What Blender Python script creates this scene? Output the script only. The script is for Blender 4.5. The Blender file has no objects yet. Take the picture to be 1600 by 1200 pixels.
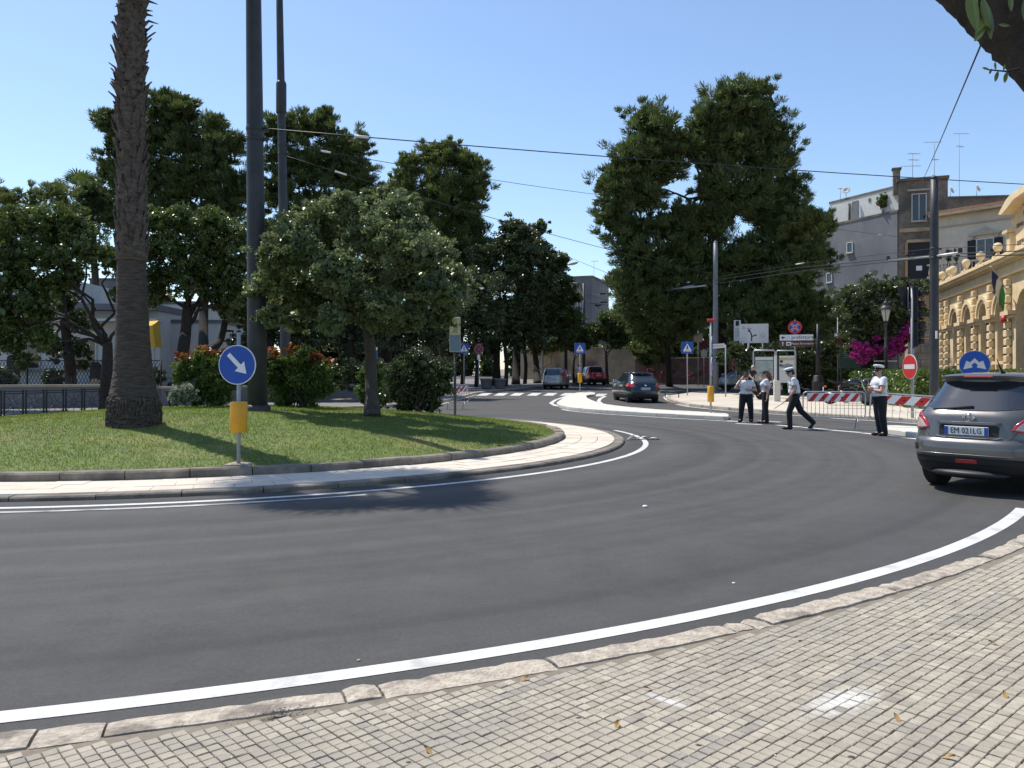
import bpy, bmesh, math, random
import numpy as np
from mathutils import Vector, Matrix
S = bpy.context.scene
C = S.collection
PI = math.pi
R = math.radians

# ---------------------------------------------------------------- camera, sky, sun, exposure
cam = bpy.data.objects.new('camera', bpy.data.cameras.new('camera'))
C.objects.link(cam)
cam.location = (0, 0, 1.6)
cam.rotation_euler = (R(90), 0, 0)
cam.data.sensor_width = 36
cam.data.lens = 28.35
cam.data.shift_y = -17 / 1600
cam.data.clip_start = .05
cam.data.clip_end = 6000
S.camera = cam
SUN_EL = 61.0
SUN_AZ = Vector((-.76, .65))            # compass direction towards the sun
sun_dir = Vector((SUN_AZ.x, SUN_AZ.y, 0)).normalized() * math.cos(R(SUN_EL)) + Vector((0, 0, math.sin(R(SUN_EL))))
w = bpy.data.worlds.new('World')
S.world = w
w.use_nodes = True
nt = w.node_tree
sky = nt.nodes.new('ShaderNodeTexSky')
sky.sky_type = 'NISHITA'
sky.sun_disc = False
sky.sun_elevation = R(SUN_EL)
sky.sun_rotation = math.atan2(SUN_AZ.x, SUN_AZ.y)
sky.altitude = 0
sky.air_density = 1.0
sky.dust_density = .5
sky.ozone_density = 3.2
bg = nt.nodes['Background']
bg.inputs['Strength'].default_value = .146
nt.links.new(sky.outputs[0], bg.inputs[0])
sl = bpy.data.objects.new('sun', bpy.data.lights.new('sun', 'SUN'))
C.objects.link(sl)
sl.data.energy = 4.2
sl.data.angle = R(.53)
sl.data.color = (1, .95, .87)
sl.rotation_euler = sun_dir.to_track_quat('Z', 'Y').to_euler()
sl.location = (0, 0, 40)
S.view_settings.view_transform = 'Standard'
S.view_settings.look = 'None'
S.view_settings.exposure = 0.36
S.view_settings.gamma = 1
S.view_settings.use_curve_mapping = False
S.cycles.max_bounces = 6
S.cycles.diffuse_bounces = 3
S.cycles.glossy_bounces = 3
S.cycles.transparent_max_bounces = 8
S.cycles.caustics_reflective = False
S.cycles.caustics_refractive = False

# ---------------------------------------------------------------- helpers
rnd = random.Random(7)
def tz(y):                               # the avenue climbs gently beyond the roundabout
    t = y - 38
    return .0105 * (t + math.sqrt(t * t + 25))

def mat(name, col, rough=.8, var=.12, ns=6., bump=0., bs=60., metal=0., spec=.4, col2=None, big=None, coat=0., emit=None, island=0., mscale=None, alpha=None):
    m = bpy.data.materials.new(name)
    m.use_nodes = True
    n, l = m.node_tree.nodes, m.node_tree.links
    b = n['Principled BSDF']
    b.inputs['Roughness'].default_value = rough
    b.inputs['Metallic'].default_value = metal
    b.inputs['Specular IOR Level'].default_value = spec
    b.inputs['Coat Weight'].default_value = coat
    b.inputs['Coat Roughness'].default_value = .05
    tc = n.new('ShaderNodeTexCoord')
    src = tc.outputs['Object']
    if mscale:
        mp = n.new('ShaderNodeMapping'); mp.inputs['Scale'].default_value = mscale
        l.new(src, mp.inputs[0]); src = mp.outputs[0]
    c = np.array(col, float)
    no = n.new('ShaderNodeTexNoise')
    no.inputs['Scale'].default_value = ns
    no.inputs['Detail'].default_value = 6
    no.inputs['Roughness'].default_value = .65
    l.new(src, no.inputs['Vector'])
    rp = n.new('ShaderNodeValToRGB')
    e = rp.color_ramp.elements
    lo = np.clip(c * (1 - var), 0, 1); hi = np.clip((np.array(col2) if col2 is not None else c * (1 + var)), 0, 1)
    e[0].position, e[1].position = .32, .68
    e[0].color = (*lo, 1); e[1].color = (*hi, 1)
    l.new(no.outputs['Fac'], rp.inputs[0])
    out = rp.outputs[0]
    if island:
        ge = n.new('ShaderNodeNewGeometry')
        hs = n.new('ShaderNodeHueSaturation')
        mr = n.new('ShaderNodeMapRange'); mr.inputs['To Min'].default_value = 1 - island; mr.inputs['To Max'].default_value = 1 + island
        l.new(ge.outputs['Random Per Island'], mr.inputs[0]); l.new(mr.outputs[0], hs.inputs['Value']); l.new(out, hs.inputs['Color']); out = hs.outputs[0]
    if big:                              # (scale, colour, low, high): broad stains and wear
        n2 = n.new('ShaderNodeTexNoise'); n2.inputs['Scale'].default_value = big[0]; n2.inputs['Detail'].default_value = 5
        l.new(tc.outputs['Object'], n2.inputs['Vector'])
        r2 = n.new('ShaderNodeMapRange'); r2.inputs['From Min'].default_value = big[2]; r2.inputs['From Max'].default_value = big[3]
        l.new(n2.outputs['Fac'], r2.inputs[0])
        mx = n.new('ShaderNodeMix'); mx.data_type = 'RGBA'
        l.new(r2.outputs[0], mx.inputs[0]); l.new(out, mx.inputs[6]); mx.inputs[7].default_value = (*big[1], 1)
        out = mx.outputs[2]
    l.new(out, b.inputs['Base Color'])
    if bump:
        n3 = n.new('ShaderNodeTexNoise'); n3.inputs['Scale'].default_value = bs; n3.inputs['Detail'].default_value = 4
        l.new(src, n3.inputs['Vector'])
        bp = n.new('ShaderNodeBump'); bp.inputs['Strength'].default_value = bump; bp.inputs['Distance'].default_value = .02
        l.new(n3.outputs['Fac'], bp.inputs['Height']); l.new(bp.outputs[0], b.inputs['Normal'])
    return m

def leafmat(name, c1, c2, trans=.25, rough=.45, spec=.4):
    m = bpy.data.materials.new(name)
    m.use_nodes = True
    n, l = m.node_tree.nodes, m.node_tree.links
    b = n['Principled BSDF']; b.inputs['Roughness'].default_value = rough; b.inputs['Specular IOR Level'].default_value = spec
    ge = n.new('ShaderNodeNewGeometry')
    rp = n.new('ShaderNodeValToRGB'); rp.color_ramp.elements[0].color = (*c1, 1); rp.color_ramp.elements[1].color = (*c2, 1)
    tc = n.new('ShaderNodeTexCoord'); no = n.new('ShaderNodeTexNoise'); no.inputs['Scale'].default_value = .9; no.inputs['Detail'].default_value = 3
    l.new(tc.outputs['Object'], no.inputs['Vector'])
    ad = n.new('ShaderNodeMath'); ad.operation = 'MULTIPLY_ADD'; ad.inputs[1].default_value = .6
    sb = n.new('ShaderNodeMath'); sb.operation = 'MULTIPLY_ADD'; sb.inputs[1].default_value = 1.2; sb.inputs[2].default_value = -.4
    l.new(no.outputs['Fac'], sb.inputs[0]); l.new(ge.outputs['Random Per Island'], ad.inputs[0]); l.new(sb.outputs[0], ad.inputs[2])
    l.new(ad.outputs[0], rp.inputs[0]); l.new(rp.outputs[0], b.inputs['Base Color'])
    if trans:
        tr = n.new('ShaderNodeBsdfTranslucent'); hs = n.new('ShaderNodeHueSaturation'); hs.inputs['Value'].default_value = 1.6; hs.inputs['Saturation'].default_value = 1.15
        l.new(rp.outputs[0], hs.inputs['Color']); l.new(hs.outputs[0], tr.inputs[0])
        mx = n.new('ShaderNodeMixShader'); mx.inputs[0].default_value = trans
        l.new(b.outputs[0], mx.inputs[1]); l.new(tr.outputs[0], mx.inputs[2]); l.new(mx.outputs[0], n['Material Output'].inputs[0])
    return m

def link(name, me, m, parent=None, loc=None, smooth=False):
    o = bpy.data.objects.new(name, me)
    C.objects.link(o)
    if m is not None and not me.materials: me.materials.append(m)
    if parent: o.parent = parent
    if loc is not None: o.location = loc
    return o

def thing(name, label, cat, loc=(0, 0, 0), rz=0., group=None):
    o = bpy.data.objects.new(name, None)
    o.empty_display_size = .2
    C.objects.link(o)
    o.location = loc; o.rotation_euler = (0, 0, rz)
    return tag(o, label, cat, group)
def tag(o, label=None, cat=None, group=None, kind=None):
    if label: o['label'] = label
    if cat: o['category'] = cat
    if group: o['group'] = group
    if kind: o['kind'] = kind
    return o
def dup(root, loc, rz=None, label=None, group=None):
    r = root.copy(); C.objects.link(r); r.location = loc
    if rz is not None: r.rotation_euler = (0, 0, rz)
    if label: r['label'] = label
    if group: r['group'] = group
    for ch in list(root.children):
        c = ch.copy(); C.objects.link(c); c.parent = r
        for gch in list(ch.children):
            d = gch.copy(); C.objects.link(d); d.parent = c
    return r

class B:                                 # collects geometry for ONE mesh
    def __init__(s): s.v = []; s.f = []; s.sm = set()
    def add(s, vs, fs, smooth=False):
        k = len(s.v); s.v += [tuple(p) for p in vs]
        if smooth: s.sm.update(range(len(s.f), len(s.f) + len(fs)))
        s.f += [tuple(i + k for i in f) for f in fs]
        return s
    def box(s, c, d, rz=0., bev=0.):
        x, y, z = (q / 2 for q in d); ca, sa = math.cos(rz), math.sin(rz); o = []
        if bev:
            b = min(bev, x * .9, y * .9, z * .9)
            for sx, sy in ((-1, -1), (1, -1), (1, 1), (-1, 1)): pass
            pts = []
            for zz, i in ((-z, b), (-z + b, 0), (z - b, 0), (z, b)):
                X, Y = x - i, y - i
                q = [(-X + b, -Y), (X - b, -Y), (X, -Y + b), (X, Y - b), (X - b, Y), (-X + b, Y), (-X, Y - b), (-X, -Y + b)]
                pts += [(a, e, zz) for a, e in q]
            fs = [tuple(range(7, -1, -1)), tuple(range(24, 32))]
            for k in range(3):
                for j in range(8): fs.append((k * 8 + j, k * 8 + (j + 1) % 8, k * 8 + 8 + (j + 1) % 8, k * 8 + 8 + j))
            vs = [(c[0] + a * ca - e * sa, c[1] + a * sa + e * ca, c[2] + f) for a, e, f in pts]
            return s.add(vs, fs)
        for dz in (-z, z):
            for a, e in ((-x, -y), (x, -y), (x, y), (-x, y)): o.append((c[0] + a * ca - e * sa, c[1] + a * sa + e * ca, c[2] + dz))
        return s.add(o, [(3, 2, 1, 0), (4, 5, 6, 7), (0, 1, 5, 4), (1, 2, 6, 5), (2, 3, 7, 6), (3, 0, 4, 7)])
    def tube(s, pts, r, n=8, cap=True, smooth=True):
        P = [Vector(p) for p in pts]; rs = r if isinstance(r, (list, tuple)) else [r] * len(P)
        t0 = (P[1] - P[0]).normalized(); a = t0.orthogonal().normalized(); vs = []; fs = []
        for i, p in enumerate(P):
            t = (P[min(i + 1, len(P) - 1)] - P[max(i - 1, 0)]).normalized()
            a = (a - t * a.dot(t)).normalized(); b = t.cross(a)
            for k in range(n):
                q = 2 * PI * k / n; vs.append(p + (a * math.cos(q) + b * math.sin(q)) * rs[i])
        for i in range(len(P) - 1):
            for k in range(n): fs.append((i * n + k, i * n + (k + 1) % n, (i + 1) * n + (k + 1) % n, (i + 1) * n + k))
        s.add(vs, fs, smooth)
        if cap:
            m = len(s.v) - len(vs)
            s.f.append(tuple(m + k for k in range(n - 1, -1, -1))); s.f.append(tuple(m + (len(P) - 1) * n + k for k in range(n)))
        return s
    def lathe(s, prof, c=(0, 0, 0), n=20, axis='z', smooth=True):
        vs = []; fs = []
        for r, h in prof:
            for k in range(n):
                a = 2 * PI * k / n; x, y = r * math.cos(a), r * math.sin(a)
                p = (x, y, h) if axis == 'z' else ((x, h, y) if axis == 'y' else (h, x, y))
                vs.append((c[0] + p[0], c[1] + p[1], c[2] + p[2]))
        for i in range(len(prof) - 1):
            for k in range(n): fs.append((i * n + k, i * n + (k + 1) % n, (i + 1) * n + (k + 1) % n, (i + 1) * n + k))
        fs.append(tuple(range(n - 1, -1, -1))); fs.append(tuple((len(prof) - 1) * n + k for k in range(n)))
        return s.add(vs, fs, smooth)
    def ball(s, c, r, n=12, m=8):
        r = r if isinstance(r, (tuple, list)) else (r, r, r); vs = []; fs = []
        vs.append((c[0], c[1], c[2] - r[2]))
        for i in range(1, m):
            t = PI * i / m
            for k in range(n):
                a = 2 * PI * k / n; vs.append((c[0] + r[0] * math.sin(t) * math.cos(a), c[1] + r[1] * math.sin(t) * math.sin(a), c[2] - r[2] * math.cos(t)))
        vs.append((c[0], c[1], c[2] + r[2]))
        for k in range(n): fs.append((0, 1 + (k + 1) % n, 1 + k)); fs.append((len(vs) - 1, 1 + (m - 2) * n + k, 1 + (m - 2) * n + (k + 1) % n))
        for i in range(m - 2):
            for k in range(n): fs.append((1 + i * n + k, 1 + i * n + (k + 1) % n, 1 + (i + 1) * n + (k + 1) % n, 1 + (i + 1) * n + k))
        return s.add(vs, fs, True)
    def prism(s, poly, y0, y1, plane='xz'):   # polygon in the xz (or xy / yz) plane, extruded along the third axis
        n = len(poly); f = {'xz': lambda a, b, t: (a, t, b), 'xy': lambda a, b, t: (a, b, t), 'yz': lambda a, b, t: (t, a, b)}[plane]
        vs = [f(a, b, y0) for a, b in poly] + [f(a, b, y1) for a, b in poly]
        fs = [tuple(range(n)), tuple(range(2 * n - 1, n - 1, -1))] + [(i, i + n, (i + 1) % n + n, (i + 1) % n) for i in range(n)]
        return s.add(vs, fs)
    def build(s, name, m, parent=None, loc=None, fix=True):
        me = bpy.data.meshes.new(name); me.from_pydata(s.v, [], s.f)
        if s.sm:
            me.polygons.foreach_set('use_smooth', [i in s.sm for i in range(len(s.f))])
        me.update()
        if fix and len(s.f) < 60000:
            bm = bmesh.new(); bm.from_mesh(me); bmesh.ops.recalc_face_normals(bm, faces=bm.faces); bm.to_mesh(me); bm.free()
        return link(name, me, m, parent, loc)

def lerp(a, b, t): return a + (b - a) * t
def text(txt, size, m, parent, loc, rot=(R(90), 0, 0), name='lettering', align='CENTER', ext=.002, sx=1.):
    cu = bpy.data.curves.new(name, 'FONT'); cu.body = txt; cu.size = size; cu.align_x = align; cu.align_y = 'CENTER'; cu.extrude = ext; cu.resolution_u = 3
    o = bpy.data.objects.new(name, cu); C.objects.link(o)
    bpy.context.view_layer.update()
    me = bpy.data.meshes.new_from_object(o.evaluated_get(bpy.context.evaluated_depsgraph_get()))
    bpy.data.objects.remove(o); bpy.data.curves.remove(cu)
    q = link(name, me, None, parent, loc); me.materials.clear(); me.materials.append(m)
    q.rotation_euler = rot; q.scale = (sx, 1, 1)
    return q
def slab(name, poly, h, m, parent=None, depth=.3, cuts=(30, 34, 37, 40, 44, 50, 60, 75), kind='structure', dz=0.):
    bm = bmesh.new(); vs = [bm.verts.new((x, y, 0)) for x, y in poly]; bm.faces.new(vs)
    for y in cuts: bmesh.ops.bisect_plane(bm, geom=bm.verts[:] + bm.edges[:] + bm.faces[:], plane_co=(0, y, 0), plane_no=(0, 1, 0))
    bmesh.ops.triangulate(bm, faces=bm.faces[:])
    if depth:
        be = [e for e in bm.edges if e.is_boundary]
        r = bmesh.ops.extrude_edge_only(bm, edges=be)
        low = {v for v in r['geom'] if isinstance(v, bmesh.types.BMVert)}
    else: low = set()
    for v in bm.verts: v.co.z = tz(v.co.y) + h + dz - (depth if v in low else 0)
    bmesh.ops.recalc_face_normals(bm, faces=bm.faces)
    me = bpy.data.meshes.new(name); bm.to_mesh(me); bm.free()
    o = link(name, me, m, parent)
    if kind and not parent: o['kind'] = kind
    return o
def strip(name, pts, wd, m, h=.004, parent=None, closed=False):    # painted band along a line on the ground
    vs = []; fs = []
    P = [Vector((p[0], p[1])) for p in pts]
    for i, p in enumerate(P):
        t = (P[min(i + 1, len(P) - 1)] - P[max(i - 1, 0)]).normalized(); nn = Vector((-t.y, t.x)) * wd / 2
        for q in (p + nn, p - nn): vs.append((q.x, q.y, tz(q.y) + h))
    for i in range(len(P) - 1): fs.append((2 * i, 2 * i + 1, 2 * i + 3, 2 * i + 2))
    o = B().add(vs, fs).build(name, m, parent, fix=False)
    if not parent: o['kind'] = 'structure'
    return o
def spline(pts, n=8):
    P = [Vector(p) for p in pts]; o = []
    for i in range(len(P) - 1):
        p0, p1, p2, p3 = P[max(i - 1, 0)], P[i], P[i + 1], P[min(i + 2, len(P) - 1)]
        for k in range(n):
            t = k / n; o.append(.5 * ((2 * p1) + (p2 - p0) * t + (2 * p0 - 5 * p1 + 4 * p2 - p3) * t * t + (3 * p1 - p0 - 3 * p2 + p3) * t ** 3))
    return o + [P[-1]]

# ---------------------------------------------------------------- palette
M = {}
M['asphalt'] = mat('asphalt', (.067, .064, .060), .78, .16, 2.2, .5, 240, spec=.35, big=(.33, (.078, .076, .074), .4, .8))
M['paint'] = mat('road_paint', (.61, .61, .585), .6, .16, 40, .3, 200, big=(3.1, (.36, .33, .29), .5, .8))
M['paver'] = mat('cement_paver', (.385, .34, .265), .9, .16, 9, .35, 220, island=.15, big=(1.1, (.315, .28, .23), .48, .75))
M['mortar'] = mat('dirty_mortar', (.215, .182, .14), .95, .2, 12, .4, 120)
M['kerb'] = mat('kerb_stone', (.43, .37, .295), .9, .32, 14, .9, 45, big=(4.2, (.20, .17, .14), .55, .68))
M['kerb_dark'] = mat('weathered_kerb', (.22, .19, .155), .9, .35, 4, .6, 70, big=(1.5, (.11, .10, .09), .5, .68))
M['limestone'] = mat('limestone_paving', (.62, .55, .45), .85, .1, 2.5, .25, 90, big=(.6, (.52, .45, .36), .5, .75))
M['concrete'] = mat('pale_concrete', (.60, .57, .50), .85, .1, 5, .25, 80)
M['plaza'] = mat('plaza_paving', (.55, .49, .40), .85, .1, 3, .2, 60, big=(.25, (.45, .40, .33), .45, .7))
M['soil'] = mat('dry_soil', (.24, .2, .15), .95, .2, 1.5, .4, 20)
M['lawn'] = mat('lawn', (.095, .145, .035), .9, .3, 5, .5, 80, col2=(.16, .20, .055), big=(.45, (.26, .23, .10), .56, .74))
M['blade'] = leafmat('grass_blade', (.105, .165, .026), (.21, .255, .05), .3, .6, .2)
M['steel'] = mat('galvanised_steel', (.42, .43, .44), .45, .12, 8, metal=.6)
M['galv'] = mat('grey_post_paint', (.33, .35, .37), .5, .1, 6)
M['pole'] = mat('dark_pole_paint', (.036, .038, .043), .5, .25, 3, big=(1.1, (.07, .06, .052), .52, .75))
M['iron'] = mat('black_iron', (.02, .021, .024), .5, .2, 5)
M['blue'] = mat('sign_blue', (.012, .075, .36), .4, .06, 3)
M['white'] = mat('sign_white', (.78, .78, .78), .45, .04, 3)
M['red'] = mat('sign_red', (.55, .03, .03), .4, .08, 3)
M['brown'] = mat('sign_brown', (.12, .03, .02), .45, .08, 3)
M['black'] = mat('sign_black', (.012, .012, .012), .5, .05, 3)
M['yellow'] = mat('amber_plastic', (.75, .36, .02), .45, .08, 4)
M['bark'] = mat('grey_bark', (.075, .062, .05), .95, .35, 5, .8, 30, mscale=(1, 1, .3))
M['bark_dark'] = mat('dark_bark', (.035, .028, .022), .95, .4, 8, .9, 45)
M['rubber'] = mat('tyre_rubber', (.018, .018, .019), .8, .15, 20)
M['skin'] = mat('skin', (.50, .29, .20), .55, .08, 12)
M['shirt'] = mat('white_shirt', (.66, .67, .70), .85, .05, 8, .3, 14)
M['navy'] = mat('navy_cloth', (.012, .014, .022), .85, .2, 10, .25, 14)
M['hair_b'] = mat('brown_hair', (.16, .075, .03), .6, .4, 40)
M['cream'] = mat('cream_plaster', (.60, .52, .41), .9, .1, 2, .2, 30, big=(.35, (.48, .41, .32), .5, .75))
M['ochre'] = mat('yellow_limestone', (.72, .56, .34), .9, .12, 3, .3, 40, big=(.4, (.58, .46, .29), .52, .75))
M['greyp'] = mat('grey_plaster', (.185, .187, .195), .9, .14, 1.2, .2, 20, big=(.22, (.13, .13, .14), .45, .7))
M['darkstone'] = mat('sooty_stone', (.20, .165, .13), .95, .35, 2.5, .4, 25, big=(.5, (.10, .085, .07), .45, .65))
M['whitep'] = mat('white_plaster', (.62, .61, .58), .85, .07, 2, big=(.3, (.5, .49, .46), .5, .75))
M['glass_d'] = mat('dark_window_glass', (.02, .024, .03), .08, .1, 2, spec=.8)
M['winframe'] = mat('white_window_frame', (.6, .6, .58), .5, .05, 3)
M['shutter'] = mat('black_shutter', (.015, .016, .02), .6, .1, 8)
M['balu'] = mat('stone_baluster', (.42, .36, .28), .9, .15, 6)
M['oldwall'] = mat('old_plaster_wall', (.42, .33, .225), .95, .2, 1.2, .3, 20, big=(.4, (.17, .135, .105), .5, .68))

# ================================================================ THE GROUND
CEN = Vector((-7.3, 19.9))               # centre of the roundabout
def arc(r, a0, a1, n=48): return [(CEN.x + r * math.cos(R(lerp(a0, a1, i / n))), CEN.y + r * math.sin(R(lerp(a0, a1, i / n)))) for i in range(n + 1)]
def sheet(name, x0, x1, ys, m, dz):
    vs = []; fs = []
    for y in ys: vs += [(x0, y, tz(y) + dz), (x1, y, tz(y) + dz)]
    for i in range(len(ys) - 1): fs.append((2 * i, 2 * i + 1, 2 * i + 3, 2 * i + 2))
    o = B().add(vs, fs).build(name, m, fix=False); o['kind'] = 'structure'; return o
YS = [-30, 0, 20, 26, 30, 32, 34, 36, 38, 40, 42, 45, 50, 60, 75, 100, 150]
g0 = sheet('ground', -900, 900, YS + [400, 900], M['soil'], -.06)
for v in g0.data.vertices:
    if v.co.y > 150: v.co.z = tz(150) - .06

# asphalt with faint circular wheel tracks round the island
am = M['asphalt']; n_, l_ = am.node_tree.nodes, am.node_tree.links
tc_ = n_.new('ShaderNodeTexCoord'); sp_ = n_.new('ShaderNodeVectorMath'); sp_.operation = 'DISTANCE'; sp_.inputs[1].default_value = (CEN.x, CEN.y, 0)
l_.new(tc_.outputs['Object'], sp_.inputs[0])
nz_ = n_.new('ShaderNodeTexNoise'); nz_.noise_dimensions = '1D'; nz_.inputs['Scale'].default_value = 1.4; nz_.inputs['Detail'].default_value = 5
l_.new(sp_.outputs['Value'], nz_.inputs['W'])
hs_ = n_.new('ShaderNodeHueSaturation'); mr_ = n_.new('ShaderNodeMapRange'); mr_.inputs['From Min'].default_value = .3; mr_.inputs['From Max'].default_value = .7; mr_.inputs['To Min'].default_value = .80; mr_.inputs['To Max'].default_value = 1.2
l_.new(nz_.outputs['Fac'], mr_.inputs[0]); l_.new(mr_.outputs[0], hs_.inputs['Value'])
pb_ = n_['Principled BSDF']; lk_ = pb_.inputs['Base Color'].links[0].from_socket
sg_ = n_.new('ShaderNodeTexNoise'); sg_.inputs['Scale'].default_value = 260; sg_.inputs['Detail'].default_value = 2; l_.new(tc_.outputs['Object'], sg_.inputs['Vector'])
mg_ = n_.new('ShaderNodeMapRange'); mg_.inputs['From Min'].default_value = .35; mg_.inputs['From Max'].default_value = .75; mg_.inputs['To Min'].default_value = .72; mg_.inputs['To Max'].default_value = 1.5
l_.new(sg_.outputs['Fac'], mg_.inputs[0]); mm_ = n_.new('ShaderNodeMath'); mm_.operation = 'MULTIPLY'; l_.new(mg_.outputs[0], mm_.inputs[0]); l_.new(mr_.outputs[0], mm_.inputs[1]); l_.new(mm_.outputs[0], hs_.inputs['Value'])
md_ = n_.new('ShaderNodeTexNoise'); md_.inputs['Scale'].default_value = 34; md_.inputs['Detail'].default_value = 5; md_.inputs['Roughness'].default_value = .8; l_.new(tc_.outputs['Object'], md_.inputs['Vector'])
mq_ = n_.new('ShaderNodeMapRange'); mq_.inputs['From Min'].default_value = .3; mq_.inputs['From Max'].default_value = .7; mq_.inputs['To Min'].default_value = .8; mq_.inputs['To Max'].default_value = 1.22
l_.new(md_.outputs['Fac'], mq_.inputs[0]); m3_ = n_.new('ShaderNodeMath'); m3_.operation = 'MULTIPLY'; l_.new(mq_.outputs[0], m3_.inputs[0]); l_.new(mm_.outputs[0], m3_.inputs[1]); l_.new(m3_.outputs[0], hs_.inputs['Value'])
l_.new(lk_, hs_.inputs['Color']); l_.new(hs_.outputs[0], pb_.inputs['Base Color'])
road = sheet('road', -60, 60, YS[:-1], am, 0)

# ---- near pavement: kerb stones of uneven length and small square cement tiles
side = slab('sidewalk', arc(17.36, -178, -8, 90) + [(60, -30), (-60, -30)], .036, M['mortar'], depth=.1, cuts=())
kr = random.Random(3)
a = -112.
while a < -40:
    ln = kr.uniform(.75, 1.35) if kr.random() > .34 else kr.uniform(.10, .28)
    da = math.degrees(ln / 17.28)
    r0, r1 = 17.185 + kr.uniform(-.02, .02), 17.385 + kr.uniform(-.015, .015)
    n = max(3, int(ln / .07)); vs = []; fs = []
    top = .052 + kr.uniform(-.004, .006)
    for i in range(n + 1):
        t = a + (da - .035) * i / n; j = kr.uniform(-.013, .013); e = kr.uniform(.02, .05) if i in (0, n) else 0
        c, s_ = math.cos(R(t)), math.sin(R(t))
        for r, z in ((r0 + j + e * .4, -.03), (r0 + j + e * .3 + .008, top - .016 - e * .2), (r0 + j + .03 + e * .3, top - e * .15 + kr.uniform(-.002, .002)), (lerp(r0, r1, .6), top + kr.uniform(-.003, .003)), (r1 + j * .6 - .01, top - .004 - e * .1), (r1 + j * .6, .0)):
            vs.append((CEN.x + r * c, CEN.y + r * s_, z))
    for i in range(n):
        for k in range(5): fs.append((i * 6 + k, i * 6 + k + 1, i * 6 + 7 + k, i * 6 + 6 + k))
    fs += [tuple(range(5, -1, -1)), tuple(n * 6 + k for k in range(6))]
    o = B().add(vs, fs).build('kerb_stone', M['kerb'], side)
    for p in o.data.polygons: p.use_smooth = False
    a += da + kr.uniform(0, .03)
# chalky white smears and grey-brown stains with shapes of their own on the tiles
pm_ = M['paver']; n_, l_ = pm_.node_tree.nodes, pm_.node_tree.links; pb_ = n_['Principled BSDF']; ge_ = n_.new('ShaderNodeNewGeometry')
def stain(c, rx, ry, rz, col, amt, soft=.9):
    lk = pb_.inputs['Base Color'].links[0].from_socket
    mp = n_.new('ShaderNodeMapping'); mp.vector_type = 'TEXTURE'; mp.inputs['Location'].default_value = (c[0], c[1], .05); mp.inputs['Rotation'].default_value = (0, 0, rz); mp.inputs['Scale'].default_value = (rx, ry, 1)
    ln = n_.new('ShaderNodeVectorMath'); ln.operation = 'LENGTH'; nz = n_.new('ShaderNodeTexNoise'); nz.inputs['Scale'].default_value = 22; nz.inputs['Detail'].default_value = 6; nz.inputs['Roughness'].default_value = .7
    mr = n_.new('ShaderNodeMapRange'); mr.inputs['From Min'].default_value = 1.25; mr.inputs['From Max'].default_value = 1.25 - soft; mr.inputs['To Max'].default_value = amt
    ad = n_.new('ShaderNodeMath'); ad.operation = 'ADD'; mu = n_.new('ShaderNodeMath'); mu.operation = 'MULTIPLY_ADD'; mu.inputs[1].default_value = 2.2; mu.inputs[2].default_value = -1.1
    l_.new(ge_.outputs['Position'], mp.inputs[0]); l_.new(mp.outputs[0], ln.inputs[0]); l_.new(ge_.outputs['Position'], nz.inputs['Vector']); l_.new(nz.outputs['Fac'], mu.inputs[0]); l_.new(ln.outputs['Value'], ad.inputs[0]); l_.new(mu.outputs[0], ad.inputs[1]); l_.new(ad.outputs[0], mr.inputs[0])
    mx = n_.new('ShaderNodeMix'); mx.data_type = 'RGBA'; l_.new(mr.outputs[0], mx.inputs[0]); l_.new(lk, mx.inputs[6]); mx.inputs[7].default_value = (*col, 1); l_.new(mx.outputs[2], pb_.inputs['Base Color'])
stain((1.56,3.81), .24, .10, .62, (.70, .68, .63), .72); stain((0.74,3.81), .04, .14, .75, (.68, .66, .62), .6)
stain((3.03,5.17), .5, .12, .6, (.20, .18, .155), .45); stain((1.38,4.56), .9, .25, .72, (.28, .25, .21), .4); stain((-0.27,3.44), .5, .2, .6, (.25, .225, .20), .45); stain((1.77,3.44), .6, .1, .72, (.26, .23, .195), .4); stain((-1.00,3.32), .3, .12, .5, (.24, .21, .18), .5)
for gx_, gy_, gr_ in ((1091,1163,.014), (1147,1047,.008), (905,1120,.012), (1330,1180,.013), (1250,1000,.011), (640,1190,.012)): stain([(0.78,3.36), (1.16,4.20), (0.30,3.63), (1.37,3.26), (1.67,4.67), (-0.41,3.21)][((1091,1147,905,1330,1250,640)).index(gx_)], gr_, gr_ * .8, 0, (.03, .028, .026), .95, .5)
CELL = .0575; gap = .0050
u = Vector((.745, .667)); v_ = Vector((.667, -.745))
o0 = Vector((.565, 3.444))
cells = []
tr = random.Random(11)
for i in range(-75, 150):
    for j in range(-110, 70):
        c = o0 + u * ((i + .5) * CELL) + v_ * ((j + .5) * CELL)
        if (c - CEN).length < 17.44 or c.y < 2.75 or c.y > 9: continue
        if abs(c.x) > c.y * .70 + .15: continue
        cells.append((c.length, i, j, c))
cells.sort(key=lambda q: q[0])
ang = math.atan2(u.y, u.x)
def cell_mesh(k):
    q = random.Random(k); w2 = CELL - gap; h = .013
    vs = []; 
    for z, i in ((-.012, 0), (h - .003, 0), (h, .003)):
        for a_, b_ in ((-1, -1), (1, -1), (1, 1), (-1, 1)): vs.append((a_ * (w2 / 2 - i) + q.uniform(-.0012, .0012), b_ * (w2 / 2 - i) + q.uniform(-.0012, .0012), z))
    fs = [(8, 9, 10, 11)] + [(l * 4 + s, l * 4 + (s + 1) % 4, l * 4 + 4 + (s + 1) % 4, l * 4 + 4 + s) for l in (0, 1) for s in range(4)]
    return vs, fs
M['paver_dark'] = mat('dark_paver', (.315, .282, .235), .9, .16, 9, .35, 220, island=.14)  # darker tiles, laid in broken rows and scattered singly
variants = []; dvar = []
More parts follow.
